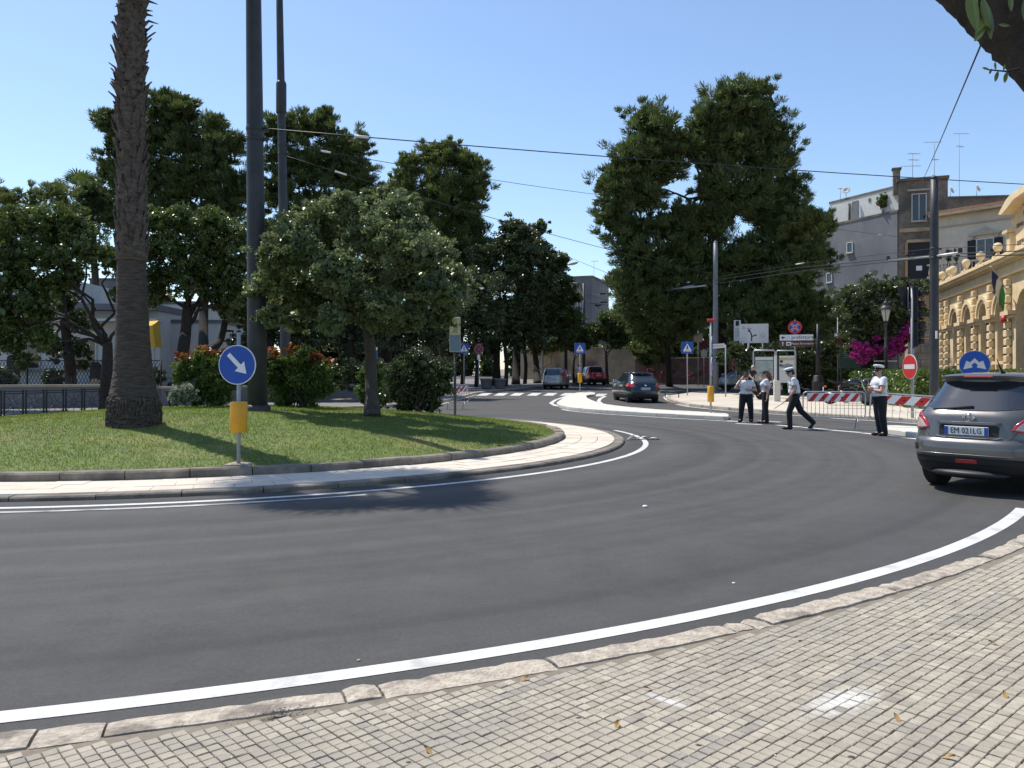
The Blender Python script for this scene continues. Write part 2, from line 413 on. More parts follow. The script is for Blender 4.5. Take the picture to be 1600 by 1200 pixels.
for k in range(16):
    vs, fs = cell_mesh(k); me = bpy.data.meshes.new('paving_tile'); me.from_pydata(vs, [], fs); me.materials.append(M['paver' if k < 8 else 'paver_dark']); (variants if k < 8 else dvar).append(me)
# the nearest 300 that the frame shows
infr = [q for q in cells if 1.6 - .04 - (617 / 1260) * q[3].y < .03 and abs(q[3].x) < q[3].y * .637]
near = infr[:300]; ns_ = {(q[1], q[2]) for q in near}
isdark = lambda i, j: (j % 17 == 4 and (i // 9) % 3 != 1) or random.Random(i * 7919 + j).random() < .03
def tpose(i, j, c):
    return .038 + tr.uniform(-.0022, .0022), ang + tr.uniform(-.022, .022), tr.uniform(-.02, .02), tr.uniform(-.02, .02)
for d, i, j, c in near:
    z, rz, rx, ry = tpose(i, j, c)
    o = bpy.data.objects.new('paving_tile', (dvar if isdark(i, j) else variants)[tr.randrange(8)]); C.objects.link(o); o.parent = side
    o.location = (c.x, c.y, z); o.rotation_euler = (rx, ry, rz)
bl = B(); bd = B()
for d, i, j, c in cells:
    if (i, j) in ns_: continue
    z, rz, rx, ry = tpose(i, j, c); vs, fs = cell_mesh(tr.randrange(40)); mt = Matrix.Translation((c.x, c.y, z)) @ Matrix.Rotation(rz, 4, 'Z') @ Matrix.Rotation(rx, 4, 'X') @ Matrix.Rotation(ry, 4, 'Y')
    (bd if isdark(i, j) else bl).add([mt @ Vector(p) for p in vs], fs)
for q, m in ((bl, 'paver'), (bd, 'paver_dark')): o = q.build('paving_tile_field', M[m], side, fix=False); o['kind'] = 'stuff'

# crumbs, leaves and chalky spots lying on the pavement
lf = random.Random(5)
M['dryleaf'] = mat('dry_leaf', (.36, .22, .08), .8, .3, 30)
for k, (p, lab) in enumerate([((0.06,4.07), 'dry tan leaf lying beside the kerb'), ((0.46,3.53), 'dry leaf curled up on the grey tiles by itself'), ((1.72,3.60), 'yellow dry leaf on tiles below the white chalk spot'), ((2.75,4.60), 'brown dry leaf near the edge of the pavement'), ((2.36,3.86), 'pale dry leaf close beside a dark tile joint'), ((-0.34,3.29), 'dry leaf on the tiles close to the broken kerb'), ((0.67,3.94), 'small dry leaf at the tip of a white scuff'), ((1.75,3.24), 'orange dry leaf lowest on the tiled pavement')]):
    vs = []; L = .028; n = 6
    for i in range(n + 1):
        t = i / n; wd = math.sin(PI * t) * L * .38; vs += [(lerp(-L, L, t), -wd, .012 * math.cos(t * 3) + .004), (lerp(-L, L, t), 0, .006 * math.cos(t * 3)), (lerp(-L, L, t), wd, .012 * math.cos(t * 3) + .004)]
    fs = [(3 * i + q, 3 * i + q + 1, 3 * i + q + 4, 3 * i + q + 3) for i in range(n) for q in (0, 1)]
    o = B().add(vs, fs).build('dry_leaf', M['dryleaf'], None, (p[0], p[1], .058)); o.rotation_euler = (0, 0, lf.uniform(0, 6)); tag(o, lab, 'leaf', 'dry leaves fallen on the pavement')
bb = B()
for k in range(420):
    x, y = lf.uniform(-2.5, 6), lf.uniform(3, 8)
    if (Vector((x, y)) - CEN).length < 17.45: continue
    r = lf.uniform(.0015, .004); bb.ball((x, y, .052 + r * .5), r, 5, 4)
o = bb.build('white_grit', M['white'], None, fix=False); tag(o, kind='stuff')
M['chalk'] = mat('chalk_dust', (.62, .60, .56), .95, .15, 60)
def splat(name, c, rx, ry, rz, m, z, label, seed, dens=380):
    q = random.Random(seed); b = B()
    for k in range(dens):
        a_ = q.uniform(0, 6.28); r = abs(q.gauss(0, .55)); x, y = r * rx * math.cos(a_), r * ry * math.sin(a_)
        X, Y = c[0] + x * math.cos(rz) - y * math.sin(rz), c[1] + x * math.sin(rz) + y * math.cos(rz); s = q.uniform(.0012, .0048)
        b.add([(X + s * math.cos(t) * q.uniform(.6, 1.3), Y + s * math.sin(t) * q.uniform(.6, 1.3), z + q.uniform(0, .001)) for t in (0, 1.2, 2.5, 3.7, 5)], [(0, 1, 2, 3, 4)])
    o = b.build(name, m, None, fix=False); o['kind'] = 'stuff'
M['tar'] = mat('tar', (.02, .019, .018), .7, .3, 30)
splat('tar_stain', (-1.07,3.66), .17, .035, .42, M['tar'], .0605, '', 3, 420)
pebs = [((1.58,9.57), .035, 'white'), ((-0.85,4.47), .012, 'kerb'), ((1.68,6.11), .014, 'white'), ((1.49,5.38), .010, 'white')]
for k, (p, r, m) in enumerate(pebs):
    b = B(); b.ball((0, 0, r * .4), (r, r * .8, r * .5), 7, 5); o = b.build('pebble' if k else 'crushed_cup', M[m], None, (p[0], p[1], .004))
    if k == 0: tag(o, 'small crushed white scrap lying alone on the asphalt', 'litter')
    else: tag(o, ['', 'tan pebble lying on the asphalt above the near white line', 'white pebble on asphalt close above the white line', 'tiny white pebble touching the near white line'][k], 'pebble', 'pebbles on the asphalt')

# ---- the roundabout island: stone apron, outer kerb, inner kerb, lawn mound
def ring(name, r0, r1, h0, h1, m, a0=0, a1=360, n=160, parent=None):
    vs = []; fs = []
    for i in range(n + 1):
        t = R(lerp(a0, a1, i / n)); c, s_ = math.cos(t), math.sin(t)
        vs += [(CEN.x + r0 * c, CEN.y + r0 * s_, h0), (CEN.x + r1 * c, CEN.y + r1 * s_, h1)]
    for i in range(n): fs.append((2 * i, 2 * i + 1, 2 * i + 3, 2 * i + 2))
    o = B().add(vs, fs).build(name, m, parent, fix=False)
    if not parent: o['kind'] = 'structure'
    return o
apron = ring('island_apron', 8.55, 9.92, .07, .055, M['mortar'])
ar = random.Random(21)
def stone(name, r0, r1, t0, t1, z0, z1, m, parent, j=.004, bev=.012, n=3, zt0=None):
    vs = []; fs = []; jz = ar.uniform(-j, j); ja = ar.uniform(-j, j)
    for i in range(n + 1):
        t = R(lerp(t0, t1, i / n)); c, s_ = math.cos(t), math.sin(t)
        for r, z in ((r0, z0), (r0, z1 - bev + jz), (r0 + bev, z1 + jz), (r1 - bev, z1 + jz + (zt0 or 0)), (r1, z1 - bev + jz + (zt0 or 0)), (r1, z0)):
            vs.append((CEN.x + (r + ja) * c, CEN.y + (r + ja) * s_, z))
    for i in range(n):
        for k in range(5): fs.append((i * 6 + k, i * 6 + k + 1, i * 6 + 7 + k, i * 6 + 6 + k))
    fs += [tuple(range(5, -1, -1)), tuple(n * 6 + k for k in range(6))]
    return B().add(vs, fs).build(name, m, parent)
# outer kerb (road side) one metre stones, inner kerb likewise, and flags between
kn = 62
for i in range(kn):
    t0, t1 = 360 * i / kn - 200, 360 * (i + 1) / kn - 200
    stone('kerb_stone', 9.76, 9.97, t0 + .04, t1 - .04, -.04, .07, M['kerb_dark'], apron, .006, .02)
    stone('inner_kerb_stone', 8.33, 8.58, t0 + .05, t1 - .05, .03, .195, M['kerb_dark'], apron, .01, .025)
rows = [(8.585, 8.98), (8.985, 9.36), (9.365, 9.755)]
rest = B()
for ri, (ra, rb_) in enumerate(rows):
    n = 116
    for i in range(n):
        t0 = 360 * (i + .5 * (ri % 2)) / n - 205; t1 = t0 + 360 / n - .04
        am_ = (t0 + t1) / 2
        # flags seen from the road: the half of the apron turned to the near pavement
        if -150 < am_ < 22: stone('flagstone', ra + .003, rb_ - .003, t0, t1, .03, .078, M['limestone'], apron, .004, .006, 1)
ring('flagstone_bed', 8.585, 9.755, .074, .070, M['limestone'], 22, 210, 80)
def mound(x, y):
    r = math.hypot(x - CEN.x, y - CEN.y) / 8.4
    return .165 + .575 * max(0, 1 - r * r) ** 1.1
vs = []; fs = []; nr, na = 22, 96
for i in range(nr + 1):
    r = 8.36 * i / nr
    for k in range(na):
        a = 2 * PI * k / na; x, y = CEN.x + r * math.cos(a), CEN.y + r * math.sin(a); vs.append((x, y, mound(x, y) + .015 * math.sin(x * 2.1) * math.cos(y * 1.7)))
for i in range(nr):
    for k in range(na): fs.append((i * na + k, i * na + (k + 1) % na, (i + 1) * na + (k + 1) % na, (i + 1) * na + k))
lawn = B().add(vs, fs, True).build('lawn', M['lawn'], fix=False); lawn['kind'] = 'structure'
gr = np.random.default_rng(4)
NB = 170000
rr = 8.36 * np.sqrt(gr.random(NB)); aa = gr.random(NB) * 2 * PI
gx, gy = CEN.x + rr * np.cos(aa), CEN.y + rr * np.sin(aa)
keep = gr.random(NB) < np.clip(1.25 - (gy - 11.5) / 20, .35, 1)
gx, gy, rr = gx[keep], gy[keep], rr[keep]
n = len(gx); q = rr / 8.4; gz = .165 + .575 * np.clip(1 - q * q, 0, 1) ** 1.1 + .015 * np.sin(gx * 2.1) * np.cos(gy * 1.7) - .004
th = gr.random(n) * 2 * PI; hh = gr.uniform(.02, .055, n); ww = gr.uniform(.004, .009, n); lx, ly = gr.normal(0, .022, n), gr.normal(0, .022, n)
V = np.zeros((n, 3, 3)); V[:, 0] = np.stack([gx - np.cos(th) * ww, gy - np.sin(th) * ww, gz], 1); V[:, 1] = np.stack([gx + np.cos(th) * ww, gy + np.sin(th) * ww, gz], 1); V[:, 2] = np.stack([gx + lx, gy + ly, gz + hh], 1)
def soup(name, V, m, parent=None):        # n polygons of k corners each, as one mesh
    n, k, _ = V.shape; me = bpy.data.meshes.new(name)
    me.vertices.add(n * k); me.vertices.foreach_set('co', V.reshape(-1).astype(np.float32)); me.loops.add(n * k); me.loops.foreach_set('vertex_index', np.arange(n * k, dtype=np.int32))
    me.polygons.add(n); me.polygons.foreach_set('loop_start', np.arange(0, n * k, k, dtype=np.int32)); me.polygons.foreach_set('loop_total', np.full(n, k, dtype=np.int32)); me.update(calc_edges=True)
    return link(name, me, m, parent)
# thin, sun-dried places in the turf: round the palm, a worn spot left of it, and scattered streaks
M['dry_blade'] = leafmat('dry_grass_blade', (.20, .17, .07), (.36, .31, .15), .25, .7, .15)
dm = np.zeros(n)
for cx_, cy_, rx_, ry_ in ((-9.6, 14.6, 1.5, .55), (-7.6, 16.2, .95, .95), (-4.2, 12.1, .35, .25), (-6.3, 13.2, .5, .3), (-2.2, 15.6, .9, .4), (-10.8, 17.6, .9, .6), (-.6, 19., .7, .6)): dm += .95 * np.exp(-(((gx - cx_) / rx_) ** 2 + ((gy - cy_) / ry_) ** 2))
dm += .16 * (1 + np.sin(gx * 1.7 + 1.3 * np.sin(gy * 1.1)) * np.sin(gy * 2.3 + gx)) + .35 * np.clip((rr - 8.0) / .35, 0, 1)
dry = gr.random(n) < dm * .62
tag(soup('grass', V[~dry], M['blade']), kind='stuff'); tag(soup('dry_grass', V[dry], M['dry_blade']), kind='stuff')

# ---- road edges and islands in the road
strip('edge_line', arc(16.90, -114, -38, 80), .145, M['paint'])
strip('edge_line', arc(10.46, -140, 14, 80), .12, M['paint'])
M['paint_old'] = mat('worn_road_paint', (.46, .46, .45), .7, .35, 5, .2, 200, big=(2.5, (.12, .12, .12), .5, .7))
strip('worn_line', arc(10.78, -100, -60, 50), .10, M['paint_old'], .006)

def kerbed(name, poly, h, m, km, hh=.0):   # a raised area edged by kerb stones, one object per stone
    base = slab(name, poly, h, m, depth=.25)
    P = [Vector(p) for p in poly]; area = sum(P[i].x * P[(i + 1) % len(P)].y - P[(i + 1) % len(P)].x * P[i].y for i in range(len(P)))
    return base
def kerbrun(base, pts, h, wd, km, ln=1.0, out=1, name='kerb_stone'):
    P = [Vector(p) for p in pts]; seg = []
    for a_, b_ in zip(P, P[1:]): seg.append((b_ - a_).length)
    tot = sum(seg)
    def at(s):
        for i, L in enumerate(seg):
            if s <= L or i == len(seg) - 1: return P[i].lerp(P[i + 1], min(1, s / L))
            s -= L
    k = max(1, round(tot / ln)); q = random.Random(len(pts) * 7 + k)
    for i in range(k):
        a_, b_ = at(tot * i / k + .012), at(tot * (i + 1) / k - .012); t = (b_ - a_).normalized(); nn = Vector((t.y, -t.x)) * out; vs = []
        jz = q.uniform(-.004, .006)
        for p in (a_, b_):
            for off, z in ((.012, -.05), (.012, h - .015), (0, h + .006), (-wd + .01, h + .006), (-wd, h)):
                c = p + nn * off; vs.append((c.x, c.y, tz(c.y) + z + jz))
        fs = [(0, 1, 6, 5), (1, 2, 7, 6), (2, 3, 8, 7), (3, 4, 9, 8), (4, 3, 2, 1, 0), (5, 6, 7, 8, 9)]
        B().add(vs, fs).build(name, km, base)
ref = [(2.18,39.16),(2.15,37.58),(2.21,35.73),(2.41,34.53),(2.79,33.49),(3.34,32.39),(3.99,31.44),(4.81,30.30),(5.76,29.05),(6.67,28.02),(7.28,27.21),(7.65,28.44),(7.82,29.50),(7.25,30.44),(6.48,31.39),(5.78,32.39),(4.95,34.65),(4.40,36.96),(4.16,39.16),(4.08,41.42),(4.07,43.81),(4.27,46.41),(4.61,47.60),(4.92,48.01),(5.18,50.16),(4.96,51.26),(4.22,50.61),(3.54,48.01),(2.84,44.16)]
refuge = slab('traffic_island', ref, .12, M['concrete'], depth=.2)
kerbrun(refuge, ref[0:11], .12, .16, M['concrete'], 1.0, 1)
kerbrun(refuge, ref[10:18], .12, .16, M['concrete'], 1.0, 1)
strip('edge_line', [(p[0] - .05, p[1] - .75) for p in ref[2:11]], .15, M['paint'])
strip('edge_line', [(2.47,37.01),(2.06,38.18),(1.96,40.58),(2.36,43.77),(3.25,48.13),(4.32,52.86)], .2, M['paint'])
strip('edge_line', [(4.41,39.37),(4.55,42.46),(4.94,45.15),(5.58,48.13)], .2, M['paint'])
ref2 = [(10.22,22.08),(9.86,21.20),(9.87,20.73),(9.98,19.64),(10.01,18.03),(9.91,15.61),(11.36,17.04),(11.91,18.75),(11.71,21.08),(11.28,22.21),(10.83,22.75),(10.58,22.75)]
refuge2 = slab('traffic_island', ref2, .12, M['concrete'], depth=.2)
kerbrun(refuge2, ref2[0:6], .12, .16, M['concrete'], 1.0, 1)
dash = [((1137, 657.5), (1163, 659.5)), ((1150, 661.5), (1188, 663.5)), ((1193, 657.5), (1218, 659.2)), ((1180, 662.0), (1212, 664.0)), ((1214, 663.8), (1252, 667.0)), ((1254, 667.4), (1296, 671.0)), ((1297, 671.6), (1345, 675.6)), ((1346, 676.2), (1382, 679.8)), ((1386, 680.6), (1440, 686.6))]
dashes = [((7.19,26.87), (7.54,26.18)), ((7.07,25.45), (7.69,24.83)), ((8.23,26.87), (8.71,26.14)), ((8.11,24.68), (8.52,23.75)), ((8.52,23.59), (8.93,22.69)), ((8.91,22.53), (9.33,21.57)), ((9.31,21.43), (9.55,20.64)), ((9.56,20.52), (9.84,19.34))]
for a_, b_ in dashes: strip('lane_dash', [a_, b_], .22, M['paint'])
# zebra crossing over the avenue
zx = [(773, 617.5, 616), (797, 617.8, 616), (823, 618, 616), (850, 618, 616), (880, 618, 616), (938, 619, 616), (962, 619.5, 616)]
zeb = [((-1.57,52.11), (-1.86,48.77)), ((-0.54,52.11), (-0.81,48.77)), ((0.50,52.21), (0.15,48.68)), ((1.62,52.21), (1.16,48.68)), ((2.65,52.21), (2.16,48.68)), ((3.73,52.21), (3.17,48.77)), ((5.76,51.13), (5.10,47.97))]
for a_, b_ in zeb: strip('zebra_stripe', [a_, b_], .62, M['paint'], .005)

# plaza on the far side of the exit road
pk = [(8.88,46.02),(8.52,44.53),(8.28,42.42),(8.15,40.11),(8.27,37.90),(8.62,36.22),(9.04,34.53),(9.82,32.55),(10.84,30.35),(11.70,28.35),(12.59,26.44),(13.00,25.20),(13.81,22.89)]
plaza = slab('plaza', pk + [(34, 23), (60, 23), (60, 54), (20, 54), (12.2, 52.5)], .12, M['plaza'], depth=.2)
kerbrun(plaza, pk, .12, .2, M['kerb'], 1.2, 1)
strip('edge_line', [(p[0] - .1, p[1] - .62) for p in pk[3:]], .16, M['paint'])
strip('edge_line', [(8.46,38.78),(8.29,41.45),(8.47,44.11),(8.84,46.60),(9.51,49.34)], .2, M['paint'])
yard = slab('parking_lane', [(12.6, 53), (20, 55), (60, 55), (60, 42.5), (26, 42.5), (16, 45.0)], .126, M['asphalt'], depth=0)
# left-hand pavements along the avenue and behind the island
lp = arc(12.75, 200, 98, 30) + [(-3.95,38.84),(-3.53,40.44),(-2.98,44.16),(-2.31,50.16),(-1.29,54.01),(0.00,56.94),(1.94,61.10),(4.18,65.91),(5.79,69.44)] + [(6.5, 80), (-60, 80), (-60, 12)]
M['shade_pave'] = mat('shade_toned_paving', (.19, .175, .155), .9, .15, 4, .3, 60)  # shade of the garden trees put into the paving colour
left = slab('left_pavement', lp, .12, M['shade_pave'], depth=.2)
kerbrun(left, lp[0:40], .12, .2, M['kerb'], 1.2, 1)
strip('edge_line', [(-3.49,39.97),(-2.95,43.77),(-2.21,50.60),(-1.09,54.80),(0.46,58.56),(2.52,63.53)], .16, M['paint'])
far = slab('far_pavement', [(7.5, 76.2), (11.8, 73.4), (15, 70.5), (60, 66), (60, 90), (6, 90)], .12, M['plaza'], depth=.2)

# ================================================================ VEGETATION
M['holm'] = leafmat('holm_oak_leaf', (.024, .042, .014), (.115, .14, .055), .2, .32, .55)
M['olive'] = leafmat('grey_green_leaf', (.058, .084, .034), (.23, .27, .12), .3, .36, .5)
M['pine'] = leafmat('pine_needle', (.034, .056, .022), (.15, .185, .062), .24, .55, .3)
M['pine2'] = leafmat('sunny_pine_needle', (.04, .066, .024), (.19, .22, .07), .28, .55, .3)
M['ficus'] = leafmat('bright_leaf', (.028, .05, .013), (.14, .18, .05), .24, .32, .5)
M['young'] = leafmat('yellow_green_leaf', (.05, .085, .018), (.16, .19, .05), .28, .45, .4)
M['red_leaf'] = leafmat('red_young_leaf', (.13, .05, .02), (.30, .13, .05), .3, .4, .4)
M['hedge'] = leafmat('hedge_leaf', (.045, .08, .018), (.16, .22, .055), .25, .4, .4)
M['bougain'] = leafmat('magenta_bract', (.22, .012, .12), (.60, .08, .36), .3, .6, .2)
M['silver'] = leafmat('silver_leaf', (.16, .19, .13), (.38, .40, .30), .2, .5, .3)

def leaves(blobs, n, size, asp=2.2, kind='leaf', seed=1, sub=.34, fill=.3, dens=26, squash=.85, up=.35, core=.22, rough=.25):
    """leaf-sized faces in clumps spread over the outer part of each lobe (x,y,z,r)"""
    g = np.random.default_rng(seed); bl = np.array([b[:4] for b in blobs], float)
    wts = bl[:, 3] ** 2; wts /= wts.sum(); out = []
    for b, wt in zip(bl, wts):
        k = int(n * wt); ns = max(4, k // dens)
        d = g.normal(size=(ns, 3)); d /= np.linalg.norm(d, axis=1)[:, None]
        inner = g.random(ns) < fill
        rad = np.where(inner, g.uniform(.15, .75, ns), g.uniform(.72, 1.08, ns)) * b[3]
        hv = g.normal(size=(5, 3)) * 2.2; hp = g.random(5) * 6.3            # uneven outline
        rad = rad * (1 + rough * .55 * np.sin(d @ hv.T + hp).sum(1) / 1.6).clip(.45, 1.6)
        c = b[:3] + d * rad[:, None] * np.array([1, 1, squash]); sr = b[3] * sub * g.uniform(.5, 1.15, ns)
        idx = g.integers(0, ns, k); q = g.normal(size=(k, 3)); q /= np.linalg.norm(q, axis=1)[:, None]
        p = c[idx] + q * (sr[idx] * g.random(k) ** .45)[:, None] * np.array([1, 1, .62])
        if kind == 'needle': ax = q * .8 + d[idx] * .55 + np.array([0, 0, up]) + g.normal(0, .35, (k, 3))
        else: ax = q * .5 + g.normal(0, .8, (k, 3))
        out.append(np.concatenate([p, ax], 1))
    A = np.concatenate(out); big = np.ones(len(A))
    if core:                               # larger leaves deep inside keep the crown dense
        k = int(n * core); wi = g.choice(len(bl), k, p=wts); q = g.normal(size=(k, 3)); q /= np.linalg.norm(q, axis=1)[:, None]
        A = np.concatenate([A, np.concatenate([bl[wi, :3] + q * (bl[wi, 3] * .78 * g.random(k) ** .5)[:, None] * np.array([1, 1, squash]), g.normal(size=(k, 3))], 1)]); big = np.concatenate([big, np.full(k, 1.5 if kind == 'needle' else 2.3)])
    k = len(A); p, ax = A[:, :3], A[:, 3:]; ax /= np.linalg.norm(ax, axis=1)[:, None]
    s = np.cross(ax, g.normal(size=(k, 3))); s /= np.linalg.norm(s, axis=1)[:, None]
    L = size * (big * g.uniform(.6, 1.3, k))[:, None]; W = L / np.where(big > 1, 3.2 if kind == 'needle' else 1.8, asp)[:, None]
    nrm = np.cross(ax, s) * L * .12
    V = np.stack([p - ax * L * .5, p + s * W * .5 + nrm, p + ax * L * .5, p - s * W * .5 + nrm], 1)
    return V

def limb(a, b, r0, r1, seed, sag=.12, n=6):
    q = random.Random(seed); a, b = Vector(a), Vector(b); L = (b - a).length; o = []
    for i in range(n + 1):
        t = i / n; p = a.lerp(b, t); k = math.sin(PI * t) * L * sag
        o.append(p + Vector((q.uniform(-1, 1) * k, q.uniform(-1, 1) * k, q.uniform(-.4, .9) * k)))
    return o, [lerp(r0, r1, (i / n) ** .8) for i in range(n + 1)]

def tree(name, label, cat, base, trunk, blobs, n, size, m, bark='bark', r=.2, asp=2.2, kind='leaf', seed=1, group=None, nl=7, split=None, **kw):
    """base (x,y,z); trunk: points after the base up to the fork; limbs run from the fork to the lobes"""
    bx, by, bz = base
    t = thing(name, label, cat, base, 0, group)
    loc = lambda p: (p[0] - bx, p[1] - by, p[2] - bz)
    tp = [Vector(loc(base)) - Vector((0, 0, .15))] + [Vector(loc(p)) for p in trunk]
    P = spline(tp, 5); N = len(P)
    b = B().tube(P, [r * (1.35 - .35 * min(1, i / 4)) * lerp(1, .66, i / N) for i in range(N)], 10)
    tr_ = b.build('trunk', M[bark], t)
    q = random.Random(seed); forks = blobs if len(blobs) <= nl else q.sample(blobs, nl)
    for k, bb_ in enumerate(forks):
        src = P[int(N * (.72 + .27 * q.random()))] if k else P[-1]
        e = Vector(loc(bb_[:3])); pts, rs = limb(src, e, r * .34, r * .07, seed * 31 + k)
        B().tube(pts, rs, 6).build('branch', M[bark], t)
    V = leaves([(*loc(b_[:3]), b_[3]) for b_ in blobs], n, size, asp, kind, seed, **kw)
    soup('crown', V, M[m], t)
    return t

PN = dict(kind='needle', asp=7.5, sub=.29, fill=.32, dens=75, squash=.9, core=.07, up=.7, rough=.42)
# -- the great pine on the far side of the junction and its neighbour stem
tree('pine_tree', 'huge dark two-lobed pine towering over the junction signs', 'tree', (*(16.19,61.63), .5), [(14.58,56.00,5.29), (14.22,56.00,10.62), (13.78,56.00,14.18)],
     [(9.33,56.00,19.29,1.42),(10.22,56.00,17.96,2.13),(8.22,56.00,16.40,2.00),(7.33,56.00,14.84,1.78),(8.89,56.00,14.18,2.00),(10.67,56.00,15.96,1.78),(7.11,56.00,12.84,1.69),(8.22,56.00,11.29,2.00),(8.89,56.00,9.29,1.87),(10.22,56.00,11.96,1.51),(15.56,56.00,20.62,2.00),(16.89,56.00,20.84,1.69),(14.89,56.00,19.07,1.87),(17.56,56.00,18.62,1.87),(16.00,56.00,17.29,2.13),(18.00,56.00,16.40,1.87),(18.67,56.00,17.51,1.33),(14.22,56.00,17.51,1.51),(15.56,56.00,14.18,2.44),(17.56,56.00,13.73,2.22),(19.11,56.00,14.40,1.42),(18.44,56.00,12.18,1.87),(13.33,56.00,16.40,1.16),(14.22,56.00,12.84,1.60),(12.44,56.00,9.73,2.00),(14.67,56.00,9.29,2.44),(16.89,56.00,9.73,2.22),(19.11,56.00,11.07,1.87),(20.67,56.00,11.73,1.33),(10.67,56.00,8.84,1.78),(8.44,56.00,7.29,1.69),(19.56,56.00,9.29,1.69),(17.78,56.00,7.51,2.00),(15.11,56.00,6.62,2.22),(12.44,56.00,6.62,2.00),(10.22,56.00,6.18,1.78),(20.53,56.00,10.40,1.16),(13.24,56.00,18.40,1.33),(19.56,56.00,12.84,1.33),(11.56,56.00,17.29,1.16),(12.22,56.00,17.51,1.33),(11.64,56.00,12.18,1.42),(13.24,56.00,11.73,1.69),(11.56,56.00,10.84,1.60),(13.51,56.00,14.18,0.98),(9.42,56.00,13.96,1.16),(13.56,56.00,19.51,0.98),(21.78,56.00,11.87,0.89),(21.42,56.00,9.51,1.07),(12.67,56.00,12.62,1.16),(14.22,56.00,15.51,1.33)], 225000, .42, 'pine', r=.36, seed=3, nl=13, bark='bark_dark', **PN)
tree('pine_tree', 'slim pine stem with low hanging boughs beside the graffiti wall', 'tree', (*(12.58,64.42), .6), [(11.62,60.00,2.70), (11.52,60.00,5.55), (11.19,60.00,8.41)],
     [(9.52,60.00,8.89,1.71),(8.81,60.00,6.50,1.43),(11.43,60.00,7.70,2.00),(12.86,60.00,5.55,1.71),(10.48,60.00,4.60,1.62),(13.81,60.00,7.93,1.90),(8.33,60.00,8.41,1.14)], 34000, .36, 'pine2', r=.24, seed=5, nl=5, bark='bark_dark', **PN)
tree('pine_tree', 'low sunlit pine boughs in front of the grey blind house wall', 'tree', (*(23.43,65.91), .5), [(18.93,53.00,2.57), (18.93,53.00,5.09), (18.72,53.00,6.77)],
     [(19.14,53.00,11.40,1.43),(20.19,53.00,11.61,0.93),(19.43,53.00,9.30,1.26),(18.51,53.00,7.62,1.68),(18.09,53.00,5.93,1.77),(19.56,53.00,5.93,1.35),(16.83,53.00,5.09,1.68),(18.72,53.00,4.25,1.43),(20.61,53.00,5.09,0.84),(15.35,53.00,5.09,1.43)], 44000, .40, 'pine2', r=.3, seed=6, nl=6, bark='bark_dark', **PN)
# -- pines of the public garden on the left
tree('pine_tree', 'tall dense pine behind the palm trunk', 'tree', (*(-15.25,39.88), .3), [(-17.98,47.00,4.70), (-17.83,47.00,8.43), (-18.09,47.00,11.04)],
     [(-23.31,47.00,16.26,1.04),(-22.57,47.00,14.77,1.34),(-20.52,47.00,16.82,1.34),(-19.21,47.00,17.01,1.19),(-21.08,47.00,15.33,1.49),(-19.02,47.00,15.33,1.42),(-23.13,47.00,13.46,1.27),(-21.45,47.00,13.09,1.64),(-19.40,47.00,13.09,1.57),(-17.35,47.00,15.89,0.97),(-16.97,47.00,14.58,1.27),(-17.90,47.00,13.09,1.49),(-16.23,47.00,14.95,0.82),(-16.04,47.00,12.53,1.27),(-16.97,47.00,11.41,1.57),(-19.21,47.00,11.22,1.27),(-20.89,47.00,11.41,1.27),(-22.57,47.00,11.78,0.97),(-20.14,47.00,17.38,0.90)], 84000, .36, 'pine', r=.3, seed=8, nl=9, bark='bark_dark', **PN)
tree('pine_tree', 'round-topped pine rising behind the two dark poles', 'tree', (*(-11.49,43.86), .4), [(-13.10,50.00,4.89), (-12.78,50.00,8.07), (-12.50,50.00,11.24)],
     [(-14.29,50.00,16.60,1.19),(-13.10,50.00,16.80,1.27),(-11.90,50.00,17.00,1.03),(-11.71,50.00,17.59,0.71),(-10.91,50.00,15.81,1.35),(-9.72,50.00,15.61,1.03),(-14.09,50.00,14.81,1.43),(-12.30,50.00,14.42,1.67),(-10.32,50.00,14.02,1.59),(-9.52,50.00,13.43,1.19),(-14.68,50.00,12.83,1.35),(-12.90,50.00,12.04,1.67),(-10.71,50.00,11.64,1.59),(-15.08,50.00,10.45,1.19),(-12.10,50.00,10.05,1.59),(-14.88,50.00,16.80,0.79)], 70000, .36, 'pine', r=.3, seed=9, nl=8, bark='bark_dark', **PN)
tree('pine_tree', 'broad pine with a shaggy flat top standing beyond the grey-green oak', 'tree', (*(-5.10,58.38), .6), [(-5.76,66.00,5.95), (-5.87,66.00,10.14), (-6.02,66.00,14.33)],
     [(-8.38,66.00,18.78,1.36),(-9.17,66.00,17.21,1.36),(-6.29,66.00,19.30,1.68),(-4.98,66.00,19.83,1.36),(-3.40,66.00,18.52,1.57),(-3.14,66.00,16.95,1.47),(-5.76,66.00,16.95,2.30),(-7.86,66.00,15.64,2.10),(-4.19,66.00,14.85,2.10),(-3.40,66.00,13.80,1.36),(-6.29,66.00,12.76,2.51),(-3.67,66.00,11.97,1.89),(-2.88,66.00,10.14,1.78),(-5.76,66.00,9.61,2.41),(-8.38,66.00,11.71,2.10),(-2.10,66.00,11.97,0.94),(-10.48,66.00,15.38,1.57)], 84000, .46, 'pine2', r=.3, seed=10, nl=8, bark='bark_dark', **PN)
